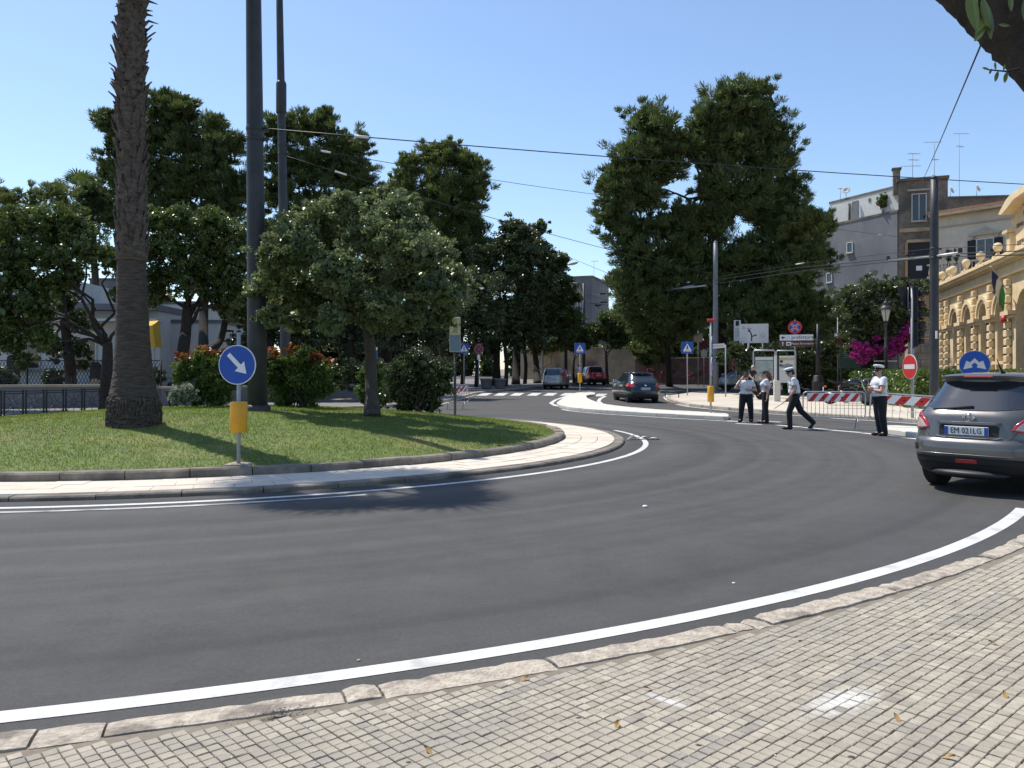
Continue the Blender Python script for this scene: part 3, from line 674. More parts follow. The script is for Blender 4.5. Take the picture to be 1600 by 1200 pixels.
tree('pine_tree', 'low green pine at the far left edge of the garden', 'tree', (*(-25.89,41.82), .3), [(-32.19,52.00,5.03), (-32.40,52.00,8.33), (-32.60,52.00,10.80)],
     [(-33.43,52.00,13.07,1.07),(-32.19,52.00,12.66,1.16),(-30.75,52.00,12.87,0.99),(-29.30,52.00,13.07,1.24),(-30.54,52.00,11.42,1.40),(-32.60,52.00,11.22,1.40),(-28.68,52.00,11.83,1.16),(-34.87,52.00,12.45,1.65),(-34.67,52.00,9.98,1.65)], 22000, .32, 'pine2', r=.3, seed=12, nl=5, bark='bark_dark', **PN)
tree('pine_tree', 'low green pine with a twiggy underside left of the palm', 'tree', (*(-21.92,42.48), .3), [(-27.86,54.00,5.16), (-27.94,54.00,8.59), (-28.29,54.00,10.73)],
     [(-28.71,54.00,13.73,1.03),(-27.64,54.00,13.94,1.11),(-26.57,54.00,13.09,1.11),(-28.29,54.00,12.44,1.37),(-27.00,54.00,11.80,1.11),(-29.57,54.00,11.37,0.94)], 14000, .32, 'pine', r=.28, seed=13, nl=5, bark='bark_dark', **PN)
# -- evergreen oaks
OK = dict(kind='leaf', asp=1.9, sub=.36, fill=.38, dens=64, squash=.85, core=.12, rough=.36)
tree('evergreen_oak', 'glossy evergreen tree with forked crooked trunk behind the low railing', 'tree', (*(-16.24,32.28), .12), [(-16.10,32.00,1.17), (-16.05,32.00,2.18), (-16.05,32.00,2.82)],
     [(-19.68,32.00,7.64,0.91),(-18.54,32.00,7.52,0.97),(-17.40,32.00,7.64,0.81),(-19.81,32.00,6.25,1.02),(-18.41,32.00,6.37,1.07),(-17.14,32.00,6.63,0.97),(-16.13,32.00,6.25,0.76),(-20.83,32.00,6.76,1.02),(-19.56,32.00,5.23,0.86),(-18.16,32.00,5.10,0.76),(-18.79,32.00,4.22,0.86),(-20.06,32.00,3.96,0.91),(-17.52,32.00,5.49,0.66),(-19.81,32.00,2.95,0.76),(-18.67,32.00,3.07,0.66),(-19.43,32.00,2.18,0.51),(-21.08,32.00,4.72,1.12),(-20.83,32.00,2.69,0.76),(-15.24,32.00,5.74,0.66),(-15.62,32.00,4.72,0.46)], 44000, .13, 'ficus', r=.26, seed=15, nl=10, bark='bark_dark', **OK)
tree('evergreen_oak', 'smaller evergreen tree with a single stem in front of the wire mesh fence', 'tree', (*(-25.77,47.20), .15), [(-20.26,37.00,1.69), (-20.38,37.00,2.86), (-20.56,37.00,4.04)],
     [(-20.70,37.00,4.92,0.76),(-19.82,37.00,2.72,0.53),(-21.14,37.00,2.86,0.70),(-19.97,37.00,4.04,0.70),(-22.02,37.00,3.89,0.76),(-19.67,37.00,1.98,0.35)], 9000, .13, 'holm', r=.27, seed=16, nl=4, bark='bark_dark', **OK)
tree('evergreen_oak', 'leafy evergreen tree right behind the palm, three leaning stems', 'tree', (*(-19.08,46.41), .15), [(-14.71,36.00,2.26), (-14.57,36.00,3.40), (-14.49,36.00,4.54)],
     [(-15.71,36.00,8.26,0.91),(-14.57,36.00,8.40,0.91),(-13.43,36.00,8.40,0.97),(-16.14,36.00,7.11,0.91),(-14.86,36.00,7.11,1.09),(-13.43,36.00,7.26,1.09),(-12.29,36.00,7.69,0.86),(-15.71,36.00,5.97,0.97),(-14.29,36.00,5.97,1.09),(-12.86,36.00,6.26,1.03),(-11.86,36.00,6.54,0.74),(-16.00,36.00,5.11,0.69),(-12.29,36.00,5.11,0.91),(-13.43,36.00,4.97,0.63),(-16.14,36.00,8.83,0.51),(-11.43,36.00,8.26,0.57),(-11.86,36.00,5.40,0.69)], 40000, .13, 'ficus', r=.3, seed=17, nl=9, bark='bark_dark', **OK)
tree('evergreen_oak', 'evergreen tree with slanting stem between palm and blue arrow sign', 'tree', (*(-17.31,46.41), .2), [(-13.99,37.50,2.28), (-13.54,37.50,3.18), (-13.33,37.50,4.07)],
     [(-13.10,37.50,4.67,0.77),(-13.69,37.50,5.86,0.77),(-12.35,37.50,4.37,0.77),(-12.20,37.50,3.18,0.54)], 8000, .13, 'holm', r=.2, seed=18, nl=3, bark='bark_dark', **OK)
def OAKB(bl):                            # a crown as deep as it is wide
    q = random.Random(77); o = []
    for x, y, z, r in bl:
        d = max(0, 1 - ((x + 3.6) / 2.9) ** 2) ** .5 * 2.4 * (1 - max(0, (z - 4.6) / 3)); dy = q.uniform(-d, d); k = (y + dy) / y
        o.append((x * k, y + dy, 1.6 + (z - 1.6) * k, r * 1.04))
        if q.random() < .45: dy = -abs(dy) if dy > 0 else abs(dy); k = (y + dy) / y; o.append((x * k, y + dy, 1.6 + (z - 1.6) * k, r * .95))
    return o
tree('oak_tree', 'spreading grey-green oak on the roundabout lawn', 'tree', (*(-3.28,18.97), .66), [(-3.42,19.60,1.34), (-3.45,19.60,2.27), (-3.58,19.60,3.05)],
     OAKB([(-5.44,19.60,4.99,0.47),(-4.82,19.60,5.30,0.53),(-4.12,19.60,5.61,0.47),(-3.42,19.60,5.61,0.50),(-2.80,19.60,5.54,0.47),(-2.41,19.60,5.15,0.47),(-5.76,19.60,4.45,0.50),(-5.06,19.60,4.52,0.59),(-4.20,19.60,4.84,0.62),(-3.34,19.60,4.91,0.65),(-2.57,19.60,4.52,0.59),(-2.02,19.60,4.45,0.50),(-1.56,19.60,3.98,0.44),(-5.83,19.60,3.82,0.50),(-5.13,19.60,3.75,0.56),(-4.28,19.60,4.06,0.65),(-3.42,19.60,4.06,0.65),(-2.57,19.60,3.82,0.59),(-1.87,19.60,3.67,0.47),(-1.32,19.60,3.59,0.34),(-5.60,19.60,3.28,0.34),(-4.82,19.60,3.28,0.44),(-3.97,19.60,3.36,0.50),(-3.11,19.60,3.28,0.50),(-2.33,19.60,3.28,0.37),(-6.07,19.60,4.06,0.31),(-5.13,19.60,5.46,0.28),(-3.11,19.60,5.92,0.34),(-2.49,19.60,5.69,0.31),(-6.30,19.60,3.59,0.25),(-1.63,19.60,3.28,0.31),(-1.09,19.60,3.82,0.19),(-5.83,19.60,2.97,0.34),(-5.21,19.60,2.89,0.40),(-4.36,19.60,2.89,0.40),(-3.34,19.60,2.92,0.40),(-2.49,19.60,2.89,0.40),(-1.71,19.60,2.97,0.34)]), 120000, .085, 'olive', r=.17, seed=19, nl=14, **OK)
dk = [('dark evergreen tree in the shade behind the left red-tipped shrub', 405, 617, 42, '@'),]
tree('evergreen_oak', 'shady evergreen behind the pole and left red-tipped shrub', 'tree', (*(-14.99,49.72), .25), [(-12.67,42.00,2.37), (-12.50,42.00,3.70), (-12.33,42.00,5.03)],
     [(-13.33,42.00,5.03,1.13),(-12.00,42.00,5.37,1.20),(-10.67,42.00,5.03,1.20),(-13.00,42.00,3.70,1.00),(-11.50,42.00,3.53,1.13),(-10.00,42.00,3.87,1.07),(-14.00,42.00,3.03,0.80),(-12.33,42.00,6.37,1.13),(-10.00,42.00,6.03,1.07)], 16000, .15, 'holm', r=.26, seed=20, nl=4, bark='bark_dark', **OK)
tree('evergreen_oak', 'shady evergreen behind the lawn oak, slim straight stem', 'tree', (*(-10.43,51.54), .3), [(-8.90,44.00,2.40), (-8.80,44.00,3.80), (-8.73,44.00,5.20)],
     [(-9.43,44.00,4.85,1.19),(-8.03,44.00,5.20,1.26),(-6.63,44.00,4.85,1.12),(-8.90,44.00,3.45,0.98),(-7.33,44.00,3.63,0.98),(-9.78,44.00,6.24,1.19),(-6.98,44.00,6.59,1.19)], 14000, .15, 'holm', r=.25, seed=21, nl=4, bark='bark_dark', **OK)
tree('evergreen_oak', 'shady evergreen with thick stem left of the bus stop panel', 'tree', (*(-8.02,51.54), .3), [(-7.16,46.00,2.44), (-7.08,46.00,4.27), (-6.94,46.00,5.73)],
     [(-6.57,46.00,4.63,1.24),(-5.11,46.00,5.00,1.24),(-3.65,46.00,5.36,1.24),(-5.84,46.00,3.53,1.02),(-4.38,46.00,3.90,1.10),(-5.11,46.00,6.46,1.24)], 14000, .15, 'holm', r=.36, seed=22, nl=4, bark='bark_dark', **OK)
tree('evergreen_oak', 'shady evergreen overhanging the bus stop panel', 'tree', (*(-5.76,56.71), .5), [(-5.89,58.00,2.66), (-5.71,58.00,4.96), (-5.06,58.00,6.80)],
     [(-4.60,58.00,5.42,1.38),(-2.99,58.00,5.88,1.57),(-1.84,58.00,4.96,1.29),(-4.60,58.00,3.35,1.10),(-2.76,58.00,3.58,1.10),(-2.30,58.00,7.72,1.47)], 14000, .16, 'holm', r=.3, seed=23, nl=4, bark='bark_dark', **OK)
AV = [('evergreen lining the avenue behind the no-stopping sign', (765, 606), 54, '@'),]
tree('evergreen_oak', 'dense avenue evergreen just beyond the no-stopping sign', 'tree', (*(-1.19,62.31), .6), [(-1.18,62.00,2.73), (-1.08,62.00,5.19), (-0.98,62.00,7.16)],
     [(-1.97,62.00,10.60,1.28),(-0.49,62.00,11.34,1.48),(0.74,62.00,12.08,1.38),(0.00,62.00,12.82,0.98),(-1.48,62.00,8.64,1.67),(0.49,62.00,9.62,1.67),(-0.98,62.00,6.18,1.67),(1.23,62.00,6.91,1.57),(-2.71,62.00,6.67,1.28),(0.00,62.00,4.21,1.38),(-1.97,62.00,3.72,1.18),(1.72,62.00,4.70,1.18),(1.97,62.00,10.60,1.28),(2.46,62.00,8.64,1.28)], 40000, .2, 'holm', r=.3, seed=24, nl=6, bark='bark_dark', **OK)
tree('evergreen_oak', 'dense avenue evergreen under the curved street lamp', 'tree', (*(0.31,65.16), .7), [(0.32,67.00,2.82), (0.43,67.00,5.48), (0.80,67.00,7.61)],
     [(2.39,67.00,11.33,1.28),(3.46,67.00,10.00,1.38),(1.60,67.00,12.39,1.28),(4.25,67.00,8.67,1.17),(2.66,67.00,7.61,1.60),(4.52,67.00,6.55,1.17),(2.13,67.00,5.48,1.38),(3.72,67.00,4.68,1.28),(4.79,67.00,4.42,0.85),(1.06,67.00,8.67,1.38),(2.39,67.00,13.72,0.74),(3.99,67.00,11.07,0.96)], 30000, .2, 'ficus', r=.3, seed=25, nl=6, bark='bark_dark', **OK)
tree('evergreen_oak', 'farthest avenue evergreen beside the bare wall', 'tree', (*(2.14,67.47), .7), [(2.11,70.00,2.04), (2.00,70.00,3.16), (1.67,70.00,4.54)],
     [(2.78,70.00,5.93,1.44),(4.44,70.00,5.66,1.22),(1.94,70.00,4.27,1.00),(5.28,70.00,6.21,1.00),(3.61,70.00,7.32,1.44),(5.00,70.00,8.43,1.11)], 14000, .22, 'holm', r=.3, seed=26, nl=4, bark='bark_dark', **OK)
for k, (px, Y) in enumerate([(690, 55), (722, 58), (744, 60), (790, 61), (820, 66)]):
    x = (px - 800) / 1260 * Y
    t = thing('tree_trunk', ['thin bare trunk in the shade left of the bus stop panel', 'bare trunk in the shade between crossing sign and bus stop', 'dark trunk beside the no-stopping sign post', 'slim trunk in the avenue row beyond the planters', 'slim trunk in the avenue row nearest the silver car'][k], 'tree', (x, Y, tz(Y) + .1))
    P = spline([(0, 0, -.1), (.08, 0, 1.6), (-.05, .1, 3.2), (.15, .05, 5)], 4); B().tube(P, [.17 - .05 * i / len(P) for i in range(len(P))], 8).build('trunk', M['bark_dark'], t)
    soup('crown', leaves([(0, 0, 4.9, 1.2), (.7, .3, 5.4, 1.2), (-.7, -.2, 5.6, 1.2)], 5000, .18, 1.9, 'leaf', 60 + k), M['holm'], t)
# -- young street trees and greenery by the end wall
YT = dict(kind='leaf', asp=1.8, sub=.4, fill=.4, dens=24, squash=.9)
tree('young_tree', 'young street tree with a pale thin stem behind the red car', 'tree', (*(8.24,69.71), .7), [(7.99,68.00,2.03), (7.93,68.00,3.38)], [(7.83,68.00,5.00,0.97),(8.63,68.00,5.54,1.08),(9.44,68.00,4.73,0.86),(7.02,68.00,5.27,0.86),(8.10,68.00,6.08,0.86),(8.90,68.00,4.19,0.76)], 7000, .2, 'ficus', r=.15, seed=30, nl=4, **YT)
tree('young_tree', 'young yellowish street tree standing behind the end wall', 'tree', ((12.04,82.00,3.10)[0], 82, 1), [(12.04,82.00,4.40), (11.91,82.00,5.70)], [(10.74,82.00,7.13,1.17),(12.04,82.00,6.68,1.30),(13.02,82.00,5.70,1.17),(10.41,82.00,5.70,1.04),(12.04,82.00,5.05,1.17)], 6000, .24, 'young', r=.14, seed=31, nl=3, **YT)
tree('young_tree', 'small forked tree behind the blue crossing sign', 'tree', (*(5.37,69.71), .6), [(5.18,68.00,1.76), (5.23,68.00,2.73)], [(4.75,68.00,4.57,0.76),(5.67,68.00,4.89,0.86),(6.21,68.00,4.19,0.76),(5.13,68.00,3.92,0.65),(6.75,68.00,4.73,0.76)], 5000, .2, 'ficus', r=.12, seed=32, nl=3, **YT)
def bush(name, label, cat, base, blobs, n, size, m, seed, group=None, asp=1.9, m2=None, n2=0, bl2=None, stems=4, **kw):
    t = thing(name, label, cat, base, 0, group); loc = lambda p: (p[0] - base[0], p[1] - base[1], p[2] - base[2])
    soup('foliage', leaves([(*loc(b), b[3]) for b in blobs], n, size, asp, 'leaf', seed, **kw), M[m], t)
    if m2: soup('young_shoots', leaves([(*loc(b), b[3]) for b in bl2], n2, size, asp, 'leaf', seed + 1, **kw), M[m2], t)
    for k in range(stems):
        b = blobs[k * len(blobs) // stems]; pts, rs = limb((.1 * math.cos(k * 2), .1 * math.sin(k * 2), -.1), loc(b), .035, .012, seed + k); B().tube(pts, rs, 5).build('stem', M['bark_dark'], t)
    return t
bush('wall_bush', 'bright green bush bulging over the end of the bare wall', 'bush', (*(11.78,69.71), .6), [(11.11,70.00,3.71,1.00),(12.22,70.00,3.99,1.11),(13.06,70.00,3.43,0.89),(11.67,70.00,2.88,0.89),(12.78,70.00,4.54,0.78)], 7000, .2, 'young', 33, asp=1.8)
bush('climber', 'green creeper hanging over the top of the bare wall', 'bush', (2.4, 77.6, .8), [(3.10,78.00,3.95,0.74),(4.33,78.00,4.26,0.87),(5.57,78.00,3.95,0.74),(2.17,78.00,3.95,0.74),(8.36,78.00,3.95,0.62),(7.12,78.00,3.95,0.62)], 4000, .2, 'young', 34, asp=1.8)
# -- shrubs on the lawn
bush('photinia_shrub', 'red-tipped shrub nearest the blue arrow sign', 'shrub', (*(-8.15,21.93), .62), [(-8.22,20.50,1.73,0.36),(-7.73,20.50,1.89,0.39),(-7.32,20.50,1.65,0.33),(-8.13,20.50,1.32,0.39),(-7.57,20.50,1.32,0.39),(-7.16,20.50,1.32,0.29),(-7.97,20.50,0.97,0.29),(-7.40,20.50,0.97,0.29),(-8.38,20.50,1.49,0.26)], 9000, .075, 'hedge', 40, m2='red_leaf', n2=700, bl2=[(-8.30,20.50,1.97,0.26),(-7.81,20.50,2.14,0.29),(-7.32,20.50,2.06,0.26),(-7.00,20.50,2.06,0.16),(-8.46,20.50,1.73,0.16)], fill=.3)
bush('photinia_shrub', 'red-tipped shrub standing right of the dark poles', 'shrub', (*(-5.49,20.83), .66), [(-6.23,21.50,1.82,0.38),(-5.63,21.50,1.91,0.44),(-5.12,21.50,1.65,0.38),(-6.31,21.50,1.40,0.38),(-5.63,21.50,1.31,0.48),(-5.03,21.50,1.22,0.34),(-6.06,21.50,0.97,0.34),(-5.46,21.50,0.93,0.38),(-6.57,21.50,1.74,0.20)], 10000, .075, 'hedge', 41, m2='red_leaf', n2=700, bl2=[(-6.40,21.50,2.13,0.27),(-5.89,21.50,2.16,0.27),(-5.20,21.50,1.99,0.27),(-4.86,21.50,1.91,0.17),(-6.57,21.50,1.91,0.17)], fill=.3)
bush('round_shrub', 'big dark rounded shrub in the shade beside the bus stop post', 'shrub', (*(-2.66,22.63), .58), [(-3.26,23.50,1.66,0.48),(-2.70,23.50,1.75,0.52),(-2.20,23.50,1.66,0.45),(-3.36,23.50,1.10,0.48),(-2.70,23.50,1.10,0.56),(-2.05,23.50,1.19,0.41),(-3.08,23.50,0.69,0.34),(-2.42,23.50,0.72,0.41),(-1.87,23.50,1.56,0.19),(-2.80,23.50,2.03,0.34)], 14000, .07, 'holm', 42, fill=.35)
bush('clipped_hedge', 'small clipped hedge lit on its end behind the lawn oak', 'hedge', (*(-4.51,27.07), .52), [(-4.75,26.00,1.46,0.31),(-4.75,26.00,1.04,0.33),(-4.44,26.00,1.56,0.29),(-4.13,26.00,1.56,0.29),(-3.71,26.00,1.56,0.29),(-4.33,26.00,1.04,0.33),(-3.92,26.00,1.04,0.33),(-4.75,26.00,0.73,0.21),(-4.13,26.00,0.73,0.25)], 7000, .07, 'hedge', 43, fill=.3)
bush('silver_plant', 'small silvery plant at the foot of the red-tipped shrub', 'plant', (*(-9.50,23.56), .62), [(-8.29,20.00,1.14,0.22),(-8.06,20.00,1.20,0.22),(-7.94,20.00,1.01,0.19),(-8.38,20.00,0.98,0.14),(-8.17,20.00,0.98,0.19)], 1500, .08, 'silver', 44, asp=3)
bush('shade_hedge', 'long dark hedge in the shade behind the low garden wall', 'hedge', ((-11.43,40.00,0.74)[0], 40, .3), [(-13.33,40.00,1.54,0.76),(-12.06,40.00,1.70,0.76),(-10.79,40.00,1.54,0.76),(-9.52,40.00,1.70,0.76),(-8.25,40.00,1.54,0.76),(-6.98,40.00,1.70,0.76),(-5.71,40.00,1.54,0.76),(-17.78,40.00,1.38,0.57),(-18.57,40.00,1.38,0.51)], 16000, .14, 'holm', 45, fill=.4, stems=6)
# -- palm beyond the trees
def fan_palm(name, label, base, top, r, H, seed):
    t = thing(name, label, 'palm tree', base); q = random.Random(seed)
    B().tube([(0, 0, -.1), (.05, 0, H * .5), (0, 0, H)], [r * 1.3, r, r * .8], 10).build('trunk', M['bark'], t)
    for k in range(26):
        az = q.uniform(0, 6.28); el = q.uniform(-.5, 1.35); L = top * q.uniform(.6, 1.0); d = Vector((math.cos(az) * math.cos(el), math.sin(az) * math.cos(el), math.sin(el)))
        o = Vector((0, 0, H)); c = o + d * L; vs = []; fs = []; a_ = d.orthogonal().normalized(); b_ = d.cross(a_)
        e1 = Vector((-math.sin(az), math.cos(az), 0)); e2 = d.cross(e1)
        bq = B().tube([o, c], [.02, .012], 4)
        for s in range(13):
            th = lerp(-1.5, 1.5, s / 12); dd = (d * math.cos(th) + e1 * math.sin(th)).normalized(); tip = c + dd * top * .75 * (1 - .12 * abs(th)) - Vector((0, 0, .18 * top)) ; md = c + dd * top * .4; w_ = e1 * math.cos(th) - d * math.sin(th)
            bq.add([c, md + w_ * top * .035, tip, md - w_ * top * .035], [(0, 1, 2, 3)])
        bq.build('frond', M['ficus'], t)
    return t
fan_palm('fan_palm', 'small fan palm whose crown shows above the far left pines', ((-35.51,66.00,16.42)[0], 66, .5), 1.9, .25, 15.3, 2)
# the palm on the lawn: scarred trunk seen, crown far above the picture but casting its shade
pb = (-7.39,15.78)
palm = thing('palm_tree', 'tall palm on the lawn with a rough boot-covered trunk', 'palm tree', (pb[0], pb[1], .55))
prof = [(0, .5), (.25, .49), (.55, .46), (.75, .41), (1.1, .355), (1.7, .31), (2.4, .285), (3.0, .265), (3.5, .245), (5, .21), (8, .205), (11, .20), (12.5, .22)]
sway = lambda z: (-.055 * math.sin(z * .35) - .006 * z, .04 * math.sin(z * .3))
vs = []; fs = []; pr = random.Random(9); nn_ = 44; zz = []
z = -.12
while z < 12.4: zz.append(z); z += .03 if z < 3.6 else .1
for i, z in enumerate(zz):
    r = float(np.interp(z, [p[0] for p in prof], [p[1] for p in prof])); sx, sy = sway(z)
    for k in range(nn_):
        a = 2 * PI * k / nn_; j = (1 + .012 * math.sin(z * 210) + pr.uniform(-.012, .012)) if z > .62 else 1 + pr.uniform(-.06, .05)
        vs.append((sx + r * j * math.cos(a), sy + r * j * math.sin(a), z))
for i in range(len(zz) - 1):
    for k in range(nn_): fs.append((i * nn_ + k, i * nn_ + (k + 1) % nn_, (i + 1) * nn_ + (k + 1) % nn_, (i + 1) * nn_ + k))
M['palm'] = mat('palm_bark', (.07, .055, .046), .95, .35, 5, .8, 40, mscale=(1, 1, 6), col2=(.135, .105, .085))
M['boot'] = mat('palm_boot', (.085, .068, .058), .95, .45, 7, .7, 35, col2=(.165, .13, .105), mscale=(1, 1, 2))
B().add(vs, fs, False).build('trunk', M['palm'], palm)
# frayed collar of roots
bq = B()
for k in range(150):
    a = pr.uniform(0, 6.28); r = .47; z = pr.uniform(.0, .5); x, y = r * math.cos(a), r * math.sin(a); L = pr.uniform(.1, .22)
    bq.tube([(x, y, z + L * .5), (x * 1.06, y * 1.06, z), (x * 1.05 + pr.uniform(-.04, .04), y * 1.05 + pr.uniform(-.04, .04), z - L * .5)], [.012, .014, .005], 4, smooth=False)
o = bq.build('root_fibre', M['boot'], palm); o['kind'] = 'stuff'
# old leaf bases: crossed, pointing up, the upper ones curling out
bb = B(); z = 3.25; row = 0; nboot = 0
while z < 12.3:
    n = 11
    for k in range(n):
        a = 2 * PI * (k + .5 * (row % 2)) / n + pr.uniform(-.12, .12); r = float(np.interp(z, [p[0] for p in prof], [p[1] for p in prof])); sx, sy = sway(z)
        e = Vector((math.cos(a), math.sin(a), 0)); tn = Vector((-math.sin(a), math.cos(a), 0)); c = Vector((sx, sy, z)) + e * (r - .005)
        old = max(0., min(1., (z - 4.6) / 3.2)); L = pr.uniform(.26, .40); w_ = pr.uniform(.08, .12)
        side = pr.choice((-1, 1)) * pr.uniform(.1, .5); out = pr.uniform(.025, .07) + (pr.uniform(.03, .17) * old if pr.random() < .6 else 0)
        hook = pr.uniform(-.2, .6) * old
        p0 = c; p1 = c + Vector((0, 0, L * .5)) + tn * side * L * .4 + e * out * .45; p2 = c + Vector((0, 0, L * (1 - hook))) + tn * side * L * .8 + e * out * 1.3
        V_ = []
        for p, ww_, th in ((p0, w_ * 1.3, .035), (p1, w_ * .75, .035), (p2, w_ * .22, .018)): V_ += [p - tn * ww_ , p + e * th, p + tn * ww_, p - e * .02]
        F_ = [(0, 1, 5, 4), (1, 2, 6, 5), (2, 3, 7, 6), (3, 0, 4, 7), (4, 5, 9, 8), (5, 6, 10, 9), (6, 7, 11, 10), (7, 4, 8, 11), (8, 9, 10, 11)]
        if z < 8.8 and abs(math.atan2(-e.x * .43 + 0, 1)) < 9 and e.y < .35 and nboot < 300:
            B().add(V_, F_).build('leaf_base', M['boot'], palm); nboot += 1
        else: bb.add(V_, F_)
    z += .165; row += 1
o = bb.build('upper_leaf_bases', M['boot'], palm); o['kind'] = 'stuff'
cq = []
for k in range(30):
    az = pr.uniform(0, 6.28); el = pr.uniform(-.9, 1.3); L = pr.uniform(.8, 1.25); d = Vector((math.cos(az) * math.cos(el), math.sin(az) * math.cos(el), math.sin(el))); o_ = Vector((*sway(12.4), 12.4)); c = o_ + d * L
    e1 = Vector((-math.sin(az), math.cos(az), 0)); bq = B().tube([o_, c], [.03, .015], 4)
    for s in range(17):
        th = lerp(-1.7, 1.7, s / 16); dd = d * math.cos(th) + e1 * math.sin(th); w2 = e1 * math.cos(th) - d * math.sin(th); tip = c + dd * 1.15 - Vector((0, 0, .25)); md = c + dd * .55; bq.add([c, md + w2 * .05, tip, md - w2 * .05], [(0, 1, 2, 3)])
    bq.build('frond', M['ficus'], palm)
# -- the plaza side
tree('round_tree', 'round dense evergreen beside the bougainvillea and old lantern', 'tree', (*(23.52,51.54), .3), [(19.17,42.00,1.53), (19.13,42.00,2.20), (19.07,42.00,2.87)],
     [(17.67,42.00,5.70,0.87),(18.67,42.00,5.97,0.87),(19.83,42.00,5.97,0.87),(20.83,42.00,5.87,0.73),(17.50,42.00,4.70,0.87),(18.67,42.00,4.70,1.13),(20.00,42.00,4.70,1.13),(21.17,42.00,4.87,0.60),(17.83,42.00,3.70,0.87),(19.00,42.00,3.53,1.00),(20.17,42.00,3.70,0.93),(21.00,42.00,3.87,0.60),(18.33,42.00,2.87,0.53),(19.50,42.00,2.77,0.53),(21.33,42.00,6.20,0.47)], 24000, .13, 'holm', r=.3, seed=50, nl=6, bark='bark_dark', **OK)
bush('bougainvillea', 'magenta bougainvillea spilling beside the round evergreen', 'shrub', ((19.00,42.00,1.37)[0], 42.6, .25), [(18.77,43.00,2.90,0.48),(19.28,43.00,2.79,0.48),(18.09,43.00,2.90,0.34),(20.48,43.00,3.07,0.48),(20.99,43.00,3.58,0.48),(18.77,43.00,2.73,0.34),(20.31,43.00,3.07,0.41),(20.89,43.00,3.68,0.41)], 7000, .12, 'ficus', 51, m2='bougain', n2=4200, bl2=[(17.51,41.00,2.97,0.29),(17.90,41.00,2.80,0.39),(18.29,41.00,2.67,0.39),(17.96,41.00,2.28,0.26),(18.61,41.00,2.84,0.33),(19.30,41.00,3.06,0.29),(19.59,41.00,3.26,0.39),(19.91,41.00,3.52,0.39),(20.17,41.00,3.85,0.33),(19.46,41.00,2.67,0.29),(20.34,41.00,4.04,0.23),(19.85,41.00,2.84,0.26),(18.55,41.00,3.39,0.20),(17.44,41.00,2.48,0.26),(17.73,41.00,2.28,0.23),(20.34,41.00,3.65,0.39),(19.52,41.00,3.00,0.39),(19.13,41.00,2.61,0.29)], fill=.3)
bush('leafy_shrub', 'leafy shrubs in the shade behind the poster board', 'shrub', ((15.24,48.00,0.95)[0], 48, .3), [(12.57,48.00,2.48,0.61),(13.33,48.00,2.86,0.69),(14.29,48.00,2.48,0.69),(15.24,48.00,2.67,0.76),(16.38,48.00,2.48,0.76),(17.33,48.00,2.67,0.84),(18.29,48.00,2.86,0.84),(17.90,48.00,2.10,0.61),(19.05,48.00,3.05,0.53),(16.76,48.00,1.90,0.53),(15.62,48.00,1.90,0.53),(13.71,48.00,1.90,0.53)], 10000, .16, 'holm', 52, fill=.35, stems=5)
def clipped(name, label, x0, y0, x1, y1, h, wd, z, n, seed):
    t = thing(name, label, 'hedge', (x0, y0, z), math.atan2(y1 - y0, x1 - x0)); L = math.hypot(x1 - x0, y1 - y0); g = np.random.default_rng(seed)
    P = np.stack([g.random(n) * L, (g.random(n) - .5) * wd, g.random(n) * h], 1); f = g.integers(0, 4, n)
    P[f == 0, 2] = h + g.normal(0, .03, (f == 0).sum()); P[f == 1, 1] = -wd / 2 + g.normal(0, .03, (f == 1).sum()); P[f == 2, 1] = wd / 2 + g.normal(0, .03, (f == 2).sum())
    P += .05 * np.sin(P[:, [0]] * 3.1 + P[:, [2]] * 4) + g.normal(0, .012, P.shape)
    ax = g.normal(size=(n, 3)); ax /= np.linalg.norm(ax, axis=1)[:, None]; s = np.cross(ax, g.normal(size=(n, 3))); s /= np.linalg.norm(s, axis=1)[:, None]; Ls = .15 * g.uniform(.7, 1.3, (n, 1))
    soup('foliage', np.stack([P - ax * Ls / 2, P + s * Ls * .28, P + ax * Ls / 2, P - s * Ls * .28], 1), M['hedge'], t)
    for k in range(max(2, int(L / 1.5))): B().tube([(k * 1.5 + .4, 0, -.1), (k * 1.5 + .45, .05, h * .7)], [.03, .015], 5).build('stem', M['bark_dark'], t)
    return t
h0 = (15.07,34.53)
clipped('clipped_hedge', 'sunlit clipped hedge behind the no-entry sign', *(19.04,43.45), *(17.24,32.82), 1.45, 1.5, .2, 16000, 60)
clipped('clipped_hedge', 'long clipped hedge running along the foot of the yellow palace', *(20.71,42.08), *(22.54,32.28), 1.5, 1.2, .15, 26000, 61)
clipped('clipped_hedge', 'back clipped hedge behind the parked motorcycles', *(16.95,50.61), *(23.62,48.01), 1.5, 1.0, .25, 20000, 62)
# -- trunk leaning in from above at the right and its few leaves
lt = thing('leaning_tree', 'thick dark leaning trunk cutting across the top right corner', 'tree', (3.6, 2.2, .05))
P = [Vector((2.79,3.35,2.38)), Vector((2.72,3.55,2.80)), Vector((2.58,3.80,3.18)), Vector((2.40,3.90,3.44)), Vector((2.22,4.00,3.69)), Vector((1.85,4.40,4.42))]
P = [Vector((3.6, 2.2, 0)), Vector((3.3, 2.9, 1.0))] + P
P = [p - Vector((3.6, 2.2, .05)) for p in spline(P, 10)]
vs = []; q = random.Random(2); N = len(P); nn_ = 26; fs = []
a0 = Vector((1, 0, 0))
for i, p in enumerate(P):
    t = (P[min(i + 1, N - 1)] - P[max(i - 1, 0)]).normalized(); a = (a0 - t * a0.dot(t)).normalized(); a0 = a; b = t.cross(a); r = lerp(.30, .19, i / N)
    for k in range(nn_): vs.append(p + (a * math.cos(2 * PI * k / nn_) + b * math.sin(2 * PI * k / nn_)) * r * (1 + q.uniform(-.05, .06)))
